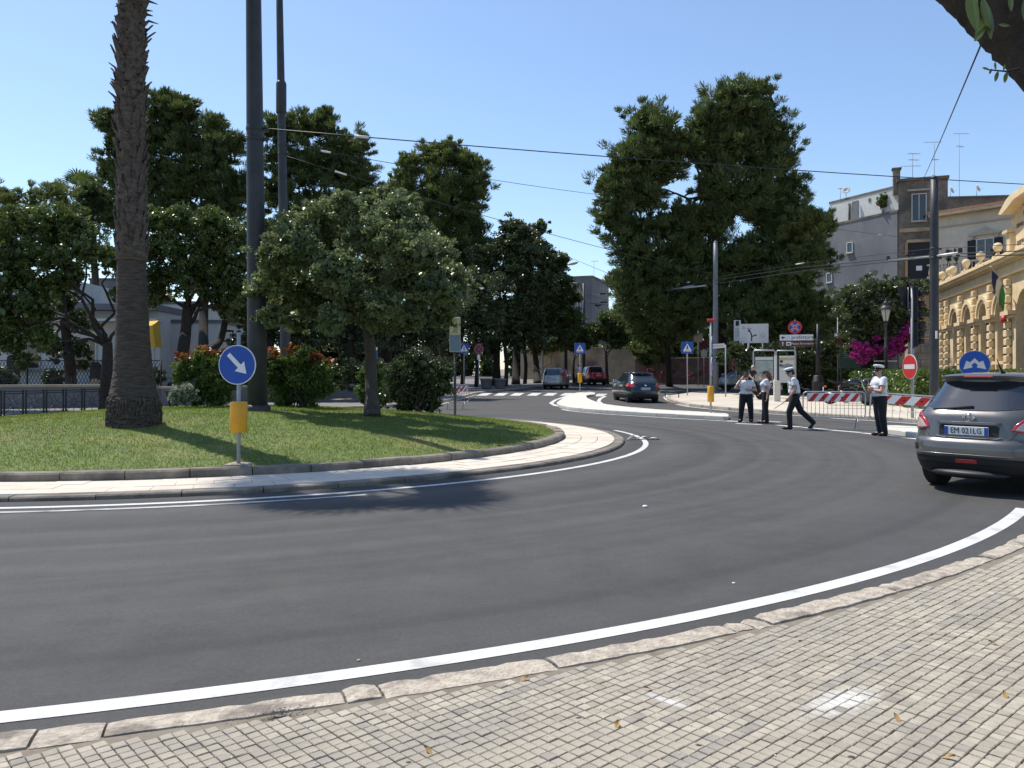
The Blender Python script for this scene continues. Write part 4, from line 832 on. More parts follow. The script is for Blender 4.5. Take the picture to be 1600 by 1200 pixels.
for i in range(N - 1):
    for k in range(nn_): fs.append((i * nn_ + k, i * nn_ + (k + 1) % nn_, (i + 1) * nn_ + (k + 1) % nn_, (i + 1) * nn_ + k))
B().add(vs, fs, True).build('trunk', M['bark_dark'], lt)
rel = lambda p: Vector(p) - Vector((3.6, 2.2, .05))
tw = [rel((2.30,3.66,2.98)), rel((2.19,3.58,2.94)), rel((2.10,3.56,2.94))]
B().tube(tw, [.006, .004, .003], 5).build('twig', M['bark_dark'], lt)
def leaf_at(c, d, L, wd):
    d = Vector(d).normalized(); s = d.cross(Vector((.2, -1, .1))).normalized(); vs = []; n = 6; up = s.cross(d)
    for i in range(n + 1):
        t = i / n; w3 = math.sin(PI * min(1, t * .95 + .03)) ** .8 * wd; p = Vector(c) + d * L * t + up * L * .12 * t * t; vs += [p - s * w3, p + up * w3 * .25, p + s * w3]
    B().add(vs, [(3 * i + e, 3 * i + e + 1, 3 * i + e + 4, 3 * i + e + 3) for i in range(n) for e in (0, 1)]).build('leaf', M['ficus'], lt)
for (px, py, Y), d, L in [((1545, 108, 3.56), (-1, .1, .2), .03), ((1556, 109, 3.56), (-.2, 0, 1), .035), ((1560, 111, 3.56), (-.35, .1, -1), .05), ((1574, 112, 3.58), (-.35, 0, -1), .055), ((1568, 111, 3.57), (.15, 0, 1), .03), ((1550, 107, 3.56), (-.5, 0, -.9), .03)]:
    leaf_at(rel(((px - 800) / 1260 * Y, Y, 1.6 - (py - 583) / 1260 * Y)), d, L, L * .2)
for (px, py, Y), d, L in [((1516, -20, 3.45), (.05, 0, -1), .2), ((1535, -5, 3.45), (.2, 0, -1), .16), ((1550, 20, 3.45), (-.5, .05, -.6), .12), ((1548, 30, 3.45), (-.1, 0, -1), .09), ((1560, 38, 3.45), (.9, .1, -.1), .05), ((1580, -10, 3.4), (-.1, 0, -1), .08), ((1540, 40, 3.45), (-.7, 0, -.9), .09), ((1600, 0, 3.4), (.1, 0, -1), .13), ((1526, -10, 3.5), (-.25, 0, -1), .1)]:
    leaf_at(rel(((px - 800) / 1260 * Y, Y, 1.6 - (py - 583) / 1260 * Y)), d, L, L * .17)

# -- masses of greenery far behind, nobody could count the trees in them
def wood(name, x0, y0, x1, y1, h, n, size, m, seed, dp=5.):
    g = np.random.default_rng(seed); L = math.hypot(x1 - x0, y1 - y0); k = int(L / 2.2); bl = []
    for i in range(k):
        t = (i + g.random()) / k; hh = h * g.uniform(.6, 1.05); x, y = lerp(x0, x1, t), lerp(y0, y1, t) + g.uniform(-1, 1) * dp * .4
        bl += [(x, y, tz(y) + hh * f, hh * .36) for f in (.22, .5, .78)]
    o = soup(name, leaves(bl, n, size, 1.9, 'leaf', seed, fill=.3, core=.3), M[m]); o['kind'] = 'stuff'
wood('distant_wood', -60, 60, -6, 66, 7.5, 42000, .42, 'holm', 90)
wood('distant_wood', 15, 84, 40, 80, 8., 22000, .42, 'holm', 91)
wood('distant_wood', -10, 96, 18, 98, 4.5, 12000, .4, 'ficus', 92)
wood('undergrowth', -34, 40.5, -15, 43, 1.7, 12000, .22, 'holm', 93, 2)

# ================================================================ BUILDINGS AND WALLS   (each faces its own -Y; +X runs along the front)
def window(par, x, z, w_, h, y=0., panes=(2, 1), fm='winframe', sill=True, name='window', proud=.03):
    """one window: recessed pane(s), frame and sill"""
    b = B(); t = .07
    for s in (-1, 1): b.box((x + s * (w_ / 2 + t / 2), y - proud / 2 - .01, z), (t, proud + .1, h + 2 * t))
    for s in (-1, 1): b.box((x, y - proud / 2 - .01, z + s * (h / 2 + t / 2)), (w_, proud + .1, t))
    for i in range(1, panes[0]): b.box((x - w_ / 2 + w_ * i / panes[0], y - .012, z), (.06, .05, h))
    for i in range(1, panes[1]): b.box((x, y - .012, z - h / 2 + h * i / panes[1]), (w_, .05, .05))
    f = b.build(name, M[fm], par)
    for i in range(panes[0]):
        B().box((x - w_ / 2 + w_ * (i + .5) / panes[0], y + .0, z), (w_ / panes[0] - .06, .02, h - .02)).build('pane', M['glass_d'], f)
    if sill: B().box((x, y - .08, z - h / 2 - t - .05), (w_ + .3, .2, .08)).build('sill', M['balu'], f)
    return f
def antenna(label, loc, h, arms, seed):
    t = thing('tv_antenna', label, 'antenna', loc); B().tube([(0, 0, -.2), (0, 0, h)], .025, 5).build('mast', M['galv'], t); q = random.Random(seed)
    for k, (z, L, a) in enumerate(arms):
        b = B().tube([(-L * .4 * math.cos(a), -L * .4 * math.sin(a), z), (L * .6 * math.cos(a), L * .6 * math.sin(a), z + .08)], .022, 5)
        for i in range(7):
            s = lerp(-.35, .55, i / 6) * L; x, y = s * math.cos(a), s * math.sin(a); b.tube([(x - .25 * math.sin(a), y + .25 * math.cos(a), z + .02), (x + .25 * math.sin(a), y - .25 * math.cos(a), z + .02)], .012, 4)
        b.build('aerial', M['galv'], t)
    return t
def dish(label, loc, rz, r=.45):
    t = thing('satellite_dish', label, 'satellite dish', loc, rz, 'satellite dishes on the roofs'); B().tube([(0, 0, -.3), (0, 0, .5)], .03, 6).build('mast', M['galv'], t)
    o = B().lathe([(.02, .12), (r * .5, .08), (r, -.02), (r * 1.02, -.03), (r * .98, -.05), (r * .5, .03), (.02, .07)], n=18, axis='y').build('reflector', M['concrete'], t, (0, -.12, .6)); o.rotation_euler = (R(-25), 0, 0)
    B().tube([(0, -.1, .35), (0, -.6, .5), (0, -.62, .62)], .015, 5).build('feed_arm', M['galv'], t); return t

# -- the yellow stone palace, arched windows
PX, PY = 27.86, 52.6
pal = thing('palace', 'yellow stone palace with rusticated piers and tall arched windows', 'building', (PX, PY, .15), math.atan2(-.960, -.279))
SP = [4.5, 7.45, 10.5, 13.5]; LEN = 24.; HW = .80; SPR = 4.35; SIL = 2.05; TOP = 6.1
def arch(x, r, z0, zs, n=12): return [(x - r, z0), (x - r, zs)] + [(x - r * math.cos(PI * i / n), zs + r * math.sin(PI * i / n)) for i in range(1, n)] + [(x + r, zs), (x + r, z0)]
# wall with arched holes: strips between windows plus spandrels
b = B(); edges = [2.0] + [q for s in SP for q in (s - HW, s + HW)] + [15.6]
DX0, DX1 = 15.6, 18.0
for i in range(0, len(edges), 2): b.box(((edges[i] + edges[i + 1]) / 2, .3, TOP / 2), (edges[i + 1] - edges[i], .6, TOP))
b.box((21., .3, TOP / 2), (5.98, .6, TOP)); b.box((1.0, .3, TOP / 2), (2.0, .6, TOP))
for s in SP:
    b.box((s, .3, SIL / 2), (2 * HW, .6, SIL))
    n = 12
    for i in range(n):
        x0, x1 = s - HW * math.cos(PI * i / n), s - HW * math.cos(PI * (i + 1) / n); za, zb = SPR + HW * math.sin(PI * i / n), SPR + HW * math.sin(PI * (i + 1) / n)
        b.prism([(x0, za), (x1, zb), (x1, TOP), (x0, TOP)], 0, .6)
n = 12; dc = (DX0 + DX1) / 2; dr = (DX1 - DX0) / 2
for i in range(n):
    x0, x1 = dc - dr * math.cos(PI * i / n), dc - dr * math.cos(PI * (i + 1) / n); za, zb = 4.1 + dr * math.sin(PI * i / n), 4.1 + dr * math.sin(PI * (i + 1) / n); b.prism([(x0, za), (x1, zb), (x1, TOP), (x0, TOP)], 0, .6)
b.box((LEN / 2, 4.3, 3.3), (LEN - .04, 7, 6.6)); b.box((.3, 4., 3.1), (.62, 7.4, 6.2))
b.build('wall', M['ochre'], pal)
M['dark_in'] = mat('shaded_interior', (.06, .045, .035), .9, .1, 3)
M['woodbrown'] = mat('brown_window_wood', (.16, .085, .05), .6, .2, 9)
for s in SP:
    f = B().prism(arch(s, HW - .02, SIL, SPR), .34, .38).build('window', M['glass_d'], pal)
    fr = B()
    for dx in (-.26, .26): fr.box((s + dx, .31, (SIL + SPR) / 2 + .3), (.09, .06, SPR - SIL + .6))
    for z in (SIL + .05, SPR, (SIL + SPR) / 2): fr.box((s, .305, z), (2 * HW - .02, .07, .11))
    for i in range(12):
        a0, a1 = PI * i / 12, PI * (i + 1) / 12; r0, r1 = HW - .1, HW - .01
        fr.prism([(s - r0 * math.cos(a0), SPR + r0 * math.sin(a0)), (s - r1 * math.cos(a0), SPR + r1 * math.sin(a0)), (s - r1 * math.cos(a1), SPR + r1 * math.sin(a1)), (s - r0 * math.cos(a1), SPR + r0 * math.sin(a1))], .27, .33)
    for s2 in (-1, 1): fr.box((s + s2 * (HW - .05), .30, (SIL + SPR) / 2), (.09, .08, SPR - SIL))
    for a in (.9, 1.57, 2.24): fr.tube([(s, .3, SPR), (s - (HW - .08) * math.cos(a), .3, SPR + (HW - .08) * math.sin(a))], .03, 4)
    fr.build('frame', M['woodbrown'], f)
    B().box((s, -.09, SIL - .09), (2 * HW + .35, .26, .16)).build('sill', M['ochre'], f)
    for k, (r0, r1, y0) in enumerate([(HW + .0, HW + .17, -.11), (HW + .18, HW + .38, -.19)]):   # two stepped archivolts down to the imposts
        ab = B()
        for i in range(14):
            a0, a1 = PI * i / 14, PI * (i + 1) / 14
            ab.prism([(s - r0 * math.cos(a0), SPR + r0 * math.sin(a0)), (s - r1 * math.cos(a0), SPR + r1 * math.sin(a0)), (s - r1 * math.cos(a1), SPR + r1 * math.sin(a1)), (s - r0 * math.cos(a1), SPR + r0 * math.sin(a1))], y0, .02)
        ab.build('archivolt', M['ochre'], pal)
for s in [2.9] + [(a_ + c_) / 2 for a_, c_ in zip(SP, SP[1:])] + [15.0, 1.2]:
    B().box((s, -.16, SPR - .06), (1.3, .34, .2)).build('impost', M['ochre'], pal)
    B().box((s, -.12, SPR - .24), (1.2, .26, .12)).build('impost', M['ochre'], pal)
# rusticated blocks: alternate long and short courses on each pier, every block its own piece
for s in [1.2, 2.6] + [(a_ + c_) / 2 for a_, c_ in zip(SP, SP[1:])] + [14.8]:
    for k in range(15):
        z = .5 + k * .405
        if 4.0 < z < 4.5: continue
        if z > 6.0: continue
        wd = (.62 if k % 2 else .5) * (.85 if s > 1.3 else .7); B().box((s, -.13, z), (wd * (1. if z < SPR else .8), .25, .33), 0, .03).build('stone_block', M['ochre'], pal)
for z, d, hh in ((6.1, .22, .13), (6.23, .1, .4), (6.63, .26, .1), (6.73, .5, .13), (6.86, .6, .1)):
    B().box((LEN / 2 - .1, .2 - d / 2, z + hh / 2), (LEN + d, .4 + d, hh * .995)).build('cornice', M['ochre'], pal)
B().box((7.3, .1, 7.11), (14.6, .4, .3)).build('parapet', M['ochre'], pal)
for s, dy in [(.4, 0), (2.4, 0), (3.2, 0)] + [(q, 0) for q in (6.3, 9.3, 12.4)]:
    p = B().box((s, .1 + dy, 7.15), (.42, .46, .4), 0, .03).build('finial', M['ochre'], pal)
    B().lathe([(.12, 7.34), (.17, 7.38), (.09, 7.45), (.08, 7.54), (.14, 7.6), (.20, 7.7), (.22, 7.8), (.20, 7.92), (.13, 8.0), (.02, 8.03)], (s, .1 + dy, 0), 14).build('ball', M['ochre'], p)
# raised attic with pier, volute and worn inscription
B().box((19.6, .35, 8.0), (8.8, .6, 2.2)).build('attic', M['ochre'], pal)
B().box((14.95, .2, 7.5), (.5, .7, 1.2), 0, .03).build('attic_pier', M['ochre'], pal)
B().box((14.95, .2, 8.16), (.75, 1.0, .12)).build('attic_pier_cap', M['ochre'], pal)
B().lathe([(.2, 8.22), (.26, 8.3), (.11, 8.42), (.1, 8.5), (.18, 8.56), (.23, 8.68), (.2, 8.82), (.1, 8.9), (.02, 8.92)], (14.95, .2, 0), 14).build('finial', M['ochre'], pal)
B().prism([(15.1, 8.95), (14.7, 9.05), (15.2, 9.25), (15.9, 9.5), (16.6, 9.62), (24, 9.7), (24, 9.4), (17, 9.3), (16, 9.08)], -.5, .6).build('gable_cornice', M['ochre'], pal)
q = random.Random(8); cb = B()
for z, x0, n in ((8.75, 16.6, 5), (8.3, 15.6, 4), (8.35, 17.4, 5), (7.9, 16.9, 5), (7.5, 15.7, 5)):
    x = x0
    for k in range(n):
        cb.box((x, .04, z), (.035, .03, .2)); cb.box((x + .08, .04, z + q.choice((-.08, 0, .08))), (.12, .03, .035)); cb.box((x + .16, .04, z + q.uniform(-.03, .03)), (.035, .03, .16)); x += .25
cb.build('carved_inscription', M['darkstone'], pal)['kind'] = 'stuff'
B().box((dc, .5, 2.6), (2 * dr - .1, .1, 5.2)).build('door', mat('dark_red_door', (.07, .012, .012), .6, .2, 5), pal)
B().lathe([(.02, -.12), (.16, -.1), (.18, -.02), (.18, .02)], (15.0, -.34, 4.0), 14, 'y').build('alarm_bell', M['red'], pal)
fl = thing('flag', 'green white and blue flags drooping from a slanted pole on the palace', 'flag', (PX - .279 * 15.1 - .96 * .3, PY - .96 * 15.1 + .279 * .3, 5.8), math.atan2(-.960, -.279))
B().tube([(0, .05, -.25), (1.1, -.9, .75)], .03, 6).build('flagpole', M['galv'], fl)
for k, (m, c) in enumerate([('flag_green', (.02, .22, .06)), ('flag_white', (.7, .7, .7)), ('flag_blue', (.02, .03, .14))]):
    M[m] = mat(m, c, .8, .08, 4); vs = []; n = 8
    for i in range(n + 1):
        for s in (0, 1):
            t = i / n; a = .12 + (k + s) * .28; vs.append((a + t * (.35 + .2 * s) + .05 * math.sin(t * 7 + k), -a * .8 - .1 * t + .06 * math.sin(3 * t + 2 * s + k), a * .85 - .25 - t * (1.15 + .12 * k)))
    B().add(vs, [(2 * i, 2 * i + 1, 2 * i + 3, 2 * i + 2) for i in range(n)]).build('flag_stripe', M[m], fl)

# -- terrace wall with balustrade and brown shed behind the pole, left of the palace
tx = (30.41,62.00,2.73); tw = thing('terrace_wall', 'old stone terrace wall with a balustrade between round tree and palace', 'wall', (tx[0], 62, .5), -.1)
for r_ in range(7):
    x = 0.; k = 0
    while x < 4.2:
        L = .7 + .25 * ((k + r_) % 2); L = min(L, 4.2 - x)
        B().box((x + L / 2, .3, .3 + r_ * .52), (L - .03, .6, .495), 0, .02).build('stone', M['oldwall'], tw); x += L; k += 1
B().box((2.1, .28, 4.0), (4.4, .8, .18)).build('coping', M['balu'], tw); B().box((2.1, .28, 5.0), (4.4, .4, .14)).build('rail', M['balu'], tw)
for k in range(14): B().lathe([(.07, 4.09), (.07, 4.15), (.11, 4.35), (.05, 4.7), (.08, 4.93)], (.15 + k * .31, .28, 0), 8).build('baluster', M['balu'], tw)
sh = thing('shed', 'tan panelled shed standing on the terrace behind the grey pole', 'shed', ((33.52,66.00,5.95)[0], 66, 4.5), -.1)
M['tan'] = mat('tan_panel', (.42, .24, .12), .8, .15, 3)
for k in range(5): B().box((.35 + k * .55, .1, 1.8), (.5, .16, 3.6)).build('panel', M['tan'], sh)
B().box((1.45, .1, 3.7), (3., .5, .16)).build('roof', M['brown'], sh); B().box((1.45, 1.6, 1.75), (2.8, 2.8, 3.5)).build('wall', M['tan'], sh)

# -- the grey blind house with the white roof storey
gx, gy = 31.0, 90.9; ga = math.atan2(-.909, .418); D = Vector((.418, -.909))
gh = thing('house', 'big grey blind side wall of a house with two tiny windows', 'building', (gx, gy, .5), ga)
GL = 14.6
B().box((GL / 2, 5, 8.3), (GL, 10, 16.6)).build('wall', M['greyp'], gh)
B().box((GL / 2, 5, 16.72), (GL + .12, 10.1, .22)).build('coping', M['darkstone'], gh)
window(gh, 8.9, 14.0, .62, .95, panes=(1, 1)); window(gh, 6.2, 11.2, .6, .9, panes=(1, 1)); window(gh, 13.2, 9.6, .7, .8, panes=(1, 1))
for k in range(5): B().box((5.1 + .28 * k, -.02, 11.9 + .15 * k), (.12, .03, .9)).build('vent_slot', M['darkstone'], gh)
rs = B().box((10.3, 3.2, 17.95), (9.0, 5.6, 2.3)).build('roof_storey', M['whitep'], gh)
B().box((10.3, 3.2, 19.2), (9.1, 5.7, .22)).build('coping', M['darkstone'], rs); B().box((9.2, .38, 17.8), (.8, .06, 1.9)).build('door', M['greyp'], rs); B().tube([(8.5, .32, 16.9), (8.5, .32, 18.6)], .1, 6).build('flue', M['darkstone'], rs); B().box((11.0, .37, 18.5), (.25, .05, .35)).build('vent', M['darkstone'], rs)
pb2 = (gx + D.x * 13.5 - .909 * -.6, gy + D.y * 13.5 + .418 * .6, 17.2)
bush('roof_plant', 'green plant growing on the ledge of the white roof storey', 'plant', (gx + D.x * 12.6 + .3, gy + D.y * 12.6, 17.3), [(gx + D.x * 12.6 + .3 + dx, gy + D.y * 12.6, 18.2 + dz, .55) for dx, dz in ((0, 0), (.4, .2), (-.3, .3), (.1, .7))], 1500, .16, 'young', 71)
# -- sooty stone house, tall and narrow
dx_, dy_ = gx + D.x * 14.75, gy + D.y * 14.75
dh = thing('house', 'narrow sooty stone house rising beside the grey blind wall', 'building', (dx_, dy_, .5), R(-20))
B().box((2.1, 4, 9.75), (4.2, 8, 19.5)).build('wall', M['darkstone'], dh); B().box((2.05, 3.9, 19.6), (4.5, 8.3, .25)).build('coping', M['darkstone'], dh)
window(dh, 1.75, 16.9, 1.15, 2.5, panes=(2, 1)); B().box((1.75, -.12, 18.55), (2.0, .26, .16)).build('lintel', M['balu'], dh); B().box((1.7, -.15, 14.75), (3.2, .3, .35)).build('string_course', M['oldwall'], dh)
B().box((1.7, -.01, 11.8), (1.9, .06, 3.4)).build('glazed_bay', M['shutter'], dh); B().box((.65, -.1, 11.6), (.22, .22, 4)).build('jamb', M['tan'], dh); B().box((2.85, -.1, 10.6), (.5, .2, 1.4)).build('jamb', M['tan'], dh); B().box((1.75, -.08, 11.1), (.5, .05, .45)).build('notice', M['white'], dh); B().box((1.8, -.12, 13.7), (2.3, .3, .25)).build('lintel', M['oldwall'], dh)
ch = B().box((-.15, .6, 19.6), (.62, .7, 2.4)).build('chimney', M['darkstone'], dh); B().box((-.15, .6, 20.85), (.85, .9, .14)).build('cap', M['darkstone'], ch)
# -- cream house with shutters and balcony
cx, cy = (39.93,76.00,12.64)[0], 76.; ca_ = math.atan2(-.851, .525)
chh = thing('house', 'cream house with black-shuttered window over a stone balcony', 'building', (cx, cy, .5), ca_ + R(6))
B().box((9, 5, 7.95), (18, 10, 15.9)).build('wall', M['cream'], chh)
rf = B().prism([(-.75, 16.0), (-.75, 16.22), (6, 17.0), (12, 16.0)], -.6, 18.4, 'yz').build('roof', mat('clay_tile_roof', (.38, .20, .12), .9, .25, 6), chh)
B().box((9, -.35, 15.85), (18.6, .9, .25)).build('eaves', M['oldwall'], chh); B().box((9, -.06, 14.75), (18.1, .14, .12)).build('string_course', M['balu'], chh)
wn = window(chh, 4.35, 11.7, 1.35, 2.9, panes=(2, 1), sill=False)
for s in (-1, 1):
    sb = B(); sb.box((4.35 + s * 1.13, -.09, 11.7), (.68, .06, 2.95))
    for k in range(16): sb.box((4.35 + s * 1.13, -.13, 10.4 + k * .175), (.58, .03, .08))
    sb.build('shutter', M['shutter'], chh)
B().prism([(3.0, 13.55), (5.7, 13.55), (5.7, 13.7), (4.9, 13.85), (4.35, 14.25), (3.8, 13.85), (3.0, 13.7)], -.3, .02).build('pediment', M['balu'], chh)
for k in range(2): B().box((3.3 + 2.1 * k, -.15, 13.38), (.25, .2, .3)).build('corbel', M['balu'], chh)
B().box((3.6, -.75, 9.95), (7.4, 1.5, .3)).build('balcony', M['balu'], chh); B().box((3.6, -1.4, 11.15), (7.4, .22, .14)).build('balcony_rail', M['balu'], chh)
for k in range(24): B().lathe([(.07, 10.1), (.07, 10.18), (.12, 10.4), (.05, 10.8), (.08, 11.08)], (.1 + k * .31, -1.4, 0), 8).build('baluster', M['balu'], chh)
for k, (px, py) in enumerate([(1482, 402), (1494, 402), (1550, 405)]):
    p = (38.97,72.00,11.77) if k == 0 else ((39.11,71.00,11.69) if k == 1 else (41.18,69.00,11.40))
    bush('potted_plant', ['thin potted plant at the near end of the stone balcony', 'second thin potted plant beside the black shutter', 'bushy potted plant at the far right of the balcony'][k], 'plant', (p[0], p[1], p[2] - .5), [(p[0], p[1], p[2], .28), (p[0] + .1, p[1], p[2] + .35, .22), (p[0] - .1, p[1], p[2] + .7, .15)], 300, .13, 'holm', 80 + k, stems=2)
pw = thing('house', 'dark weathered parapet block showing above the cream house roof', 'building', ((46.30,88.00,19.27)[0], 88, .5), -.12)
B().box((4, 3, 10.1), (8.2, 6, 20.2)).build('wall', M['darkstone'], pw); B().box((3.9, 2.9, 20.25), (8.3, 6.2, .14)).build('coping', M['greyp'], pw); B().box((9.0, 3, 9.4), (1.8, 3, 18.8)).build('stair_head', M['darkstone'], pw)
antenna('low aerial with two crossed booms on the narrow sooty house', ((38.75,78.00,20.98)[0], 78, 20), 2.9, [(2.8, 1.3, .2), (2.2, 1.2, .3), (1.6, 1.8, 2.9)], 1)
antenna('thin aerial mast at the corner of the sooty house', ((41.38,79.00,21.22)[0], 79, 20), 4.3, [(4.2, 1.6, 2.9), (2.5, .7, .3)], 2)
antenna('tallest aerial mast standing on the weathered parapet block', ((49.37,89.00,22.30)[0], 89, 20.6), 7.6, [(7.4, 1.8, .1), (6.0, 1.1, .5)], 3)
antenna('short pole aerial at the left end of the white roof storey', ((34.20,84.00,20.47)[0], 84, 19.5), 1.4, [(1.3, .6, .4)], 4)
dish('dish next to the mast at the corner of the sooty house', ((41.13,79.00,20.91)[0], 79, 20.2), 1.1); dish('dish on the parapet block left of the tallest mast', ((47.84,88.00,22.06)[0], 88, 21), 1.2); dish('dish on the parapet block right of the tallest mast', ((50.70,88.00,22.06)[0], 88, 21.2), 1.2); dish('small dish on the white roof storey by its left end', ((34.39,83.00,20.37)[0], 83, 19.8), -.5, .4)
# -- far ends of the avenue
fh = thing('house', 'tall grey house end glimpsed at the bottom of the avenue', 'building', ((8.00,112.00,13.42)[0], 112, 1), -.35)
B().box((1.6, 5, 6.9), (3.2, 10, 13.8)).build('wall', M['greyp'], fh); B().box((1.6, 5, 13.9), (3.4, 10.2, .25)).build('coping', M['darkstone'], fh); window(fh, 1.6, 10, .9, 1.4)
fh2 = thing('house', 'low tan house behind the avenue end with one roof mast', 'building', ((10.77,118.00,10.31)[0], 118, 1), -.05)
B().box((5, 5, 4.4), (10, 10, 8.8)).build('wall', M['oldwall'], fh2); B().box((5, 5, 8.9), (10.3, 10.2, .3)).build('coping', M['balu'], fh2); B().box((4.2, 4, 9.3), (1, 2, 1.0)).build('chimney', M['cream'], fh2); window(fh2, 2, 6, 1, 1.6); window(fh2, 5, 6, 1, 1.6)
antenna('tall thin mast over the low tan house at the avenue end', ((11.89,118.00,11.25)[0], 117, 9), 9., [(8.8, 1.0, .2)], 5)
def wallrun(name, label, x0, y0, x1, y1, h, th, m, z=None, blocks=None, cop='balu'):
    t = thing(name, label, 'wall', (x0, y0, tz(y0) + .02 if z is None else z), math.atan2(y1 - y0, x1 - x0)); L = math.hypot(x1 - x0, y1 - y0)
    B().box((L / 2, 0, h / 2 - .1), (L, th, h + .2)).build('body', M[m], t); B().box((L / 2, 0, h + .05), (L + .1, th + .12, .1)).build('coping', M[cop], t); return t
e0 = (1.24,70.82)
wallrun('garden_wall', 'bare tan plaster wall closing the end of the avenue', (0.95,80.00,0.71)[0], 80.5, (11.18,73.00,0.79)[0], 73, 3.0, .35, 'oldwall')
M['graf'] = mat('graffiti_wall', (.16, .11, .085), .95, .35, 1.5, .3, 20, big=(.9, (.34, .07, .08), .52, .6))
gw = wallrun('graffiti_wall', 'low dark wall with red graffiti scrawls under the great pine', (11.16,72.50,0.79)[0], 72.5, (18.07,66.00,0.87)[0], 66, 2.1, .4, 'graf')
M['grafp'] = mat('graffiti_paint', (.45, .08, .10), .6, .3, 6); M['grafk'] = mat('graffiti_black', (.03, .025, .025), .6, .3, 6)
q = random.Random(4)
for k in range(9):
    x = .6 + k * 1.02; pts = spline([(x + q.uniform(-.4, .5), -.215, q.uniform(.25, 1.3)) for i in range(6)], 6); B().tube(pts, .035, 4).build('graffiti_stroke', M['grafp' if k % 3 else 'grafk'], gw)
wallrun('garden_wall', 'long low grey wall behind the decorative railing', -30, 28.6, (-15.80,37.00,0.51)[0], 35.5, .9, .3, 'greyp', .12)
wallrun('garden_wall', 'low grey wall in the shade running behind the lawn shrubs', (-15.80,37.00,0.51)[0] + .2, 35.7, (-4.37,50.00,0.93)[0], 50, .85, .3, 'greyp')
# -- white buildings of the public garden
lb = thing('garden_building', 'long white single-storey building behind the garden fence', 'building', (-44, 46, .2), R(3))
B().box((11.7, 4, 2.55), (23.4, 8, 5.1)).build('wall', M['whitep'], lb); B().box((11.6, 3.6, 5.2), (23.9, 9.2, .35)).build('roof', M['greyp'], lb); B().box((12.6, -.5, 4.45), (22, 1.1, .14)).build('canopy', M['whitep'], lb); B().box((9, 5, 6.2), (17.5, 6, 1.6)).build('upper_wall', M['whitep'], lb)
for k in range(6): window(lb, 3 + k * 3.2, 2.5, 1.5, 1.6)
lb2 = thing('garden_building', 'lower white block right of the palm, seen past leaning stems', 'building', ((-22.09,49.00,2.49)[0], 49, .25), R(3))
B().box((2.1, 3, 2.2), (4.4, 6, 4.4)).build('wall', M['whitep'], lb2); B().box((2.1, 3, 4.5), (4.6, 6.2, .2)).build('roof', M['greyp'], lb2); window(lb2, 3.4, 2.2, .7, 1.0)
lb3 = thing('garden_building', 'tall white block half hidden right of the yellow awning', 'building', ((-24.56,52.00,2.55)[0], 52, .3), R(3))
B().box((2.0, 3, 2.9), (4., 6, 5.8)).build('wall', M['whitep'], lb3); B().box((2, 3, 5.85), (4.2, 6.2, .2)).build('roof', M['greyp'], lb3); window(lb3, 1.0, 3.2, .9, 1.2)
aw = thing('awning', 'yellow box-shaped awning beside the palm trunk', 'awning', ((-21.36,45.00,3.14)[0], 45, 3.05))
M['awn'] = mat('yellow_canvas', (.72, .42, .05), .8, .06, 4)
vs = [(0, 0, 0), (1.45, 0, 0), (0, 0, 1.15), (1.3, 0, 1.2), (0, .9, 1.5), (1.25, .9, 1.55), (1.45, .9, 0), (0, .9, 0)]
B().add(vs[:2] + [vs[3], vs[2]], [(0, 1, 2, 3)]).build('valance', M['awn'], aw); B().add([vs[2], vs[3], vs[5], vs[4]], [(0, 1, 2, 3)]).build('roof_cloth', M['awn'], aw); B().add([vs[1], vs[6], vs[5], vs[3]], [(0, 1, 2, 3)]).build('side_cloth', M['awn'], aw)
for x in (0.02, 1.4): B().tube([(x, .05, 0), (x, .05, -2.7)], .03, 6).build('post', M['galv'], aw)
ap = thing('apartment_block', 'far pale block seen between the garden trees', 'building', ((-47.14,90.00,11.10)[0], 90, 1), 0)
B().box((1.9, 4, 5.5), (3.8, 8, 11)).build('wall', M['greyp'], ap); window(ap, 1.2, 8.6, .8, 1.2); window(ap, 2.7, 8.6, .8, 1.2); B().box((1.9, 4, 11.1), (4, 8.2, .2)).build('roof', M['darkstone'], ap)
# -- mesh fence of the garden
mf = thing('mesh_fence', 'wire mesh fence with dark posts behind the low grey wall', 'fence', (-30, 36.2, .2), R(4)); FL = 13.9
for k in range(8): B().tube([(k * 1.98, 0, -.1), (k * 1.98, 0, 2.0)], .045, 6).build('post', M['iron'], mf)
for z in (.5, .62, 1.98): B().box((FL / 2, 0, z), (FL, .04, .04)).build('rail', M['iron'], mf)
wb = B(); 
for k in range(int(FL / .15) + 10):
    for s in (-1, 1):
        x0 = k * .15; x1 = x0 + s * .66
        if 0 <= x0 <= FL and 0 <= x1 <= FL: wb.add([(x0 - .014, s * .006, .62), (x0 + .014, s * .006, .62), (x1 + .014, s * .006, 1.95), (x1 - .014, s * .006, 1.95)], [(0, 1, 2, 3)])
o = wb.build('wire_mesh', M['iron'], mf, fix=False); o['kind'] = 'stuff'
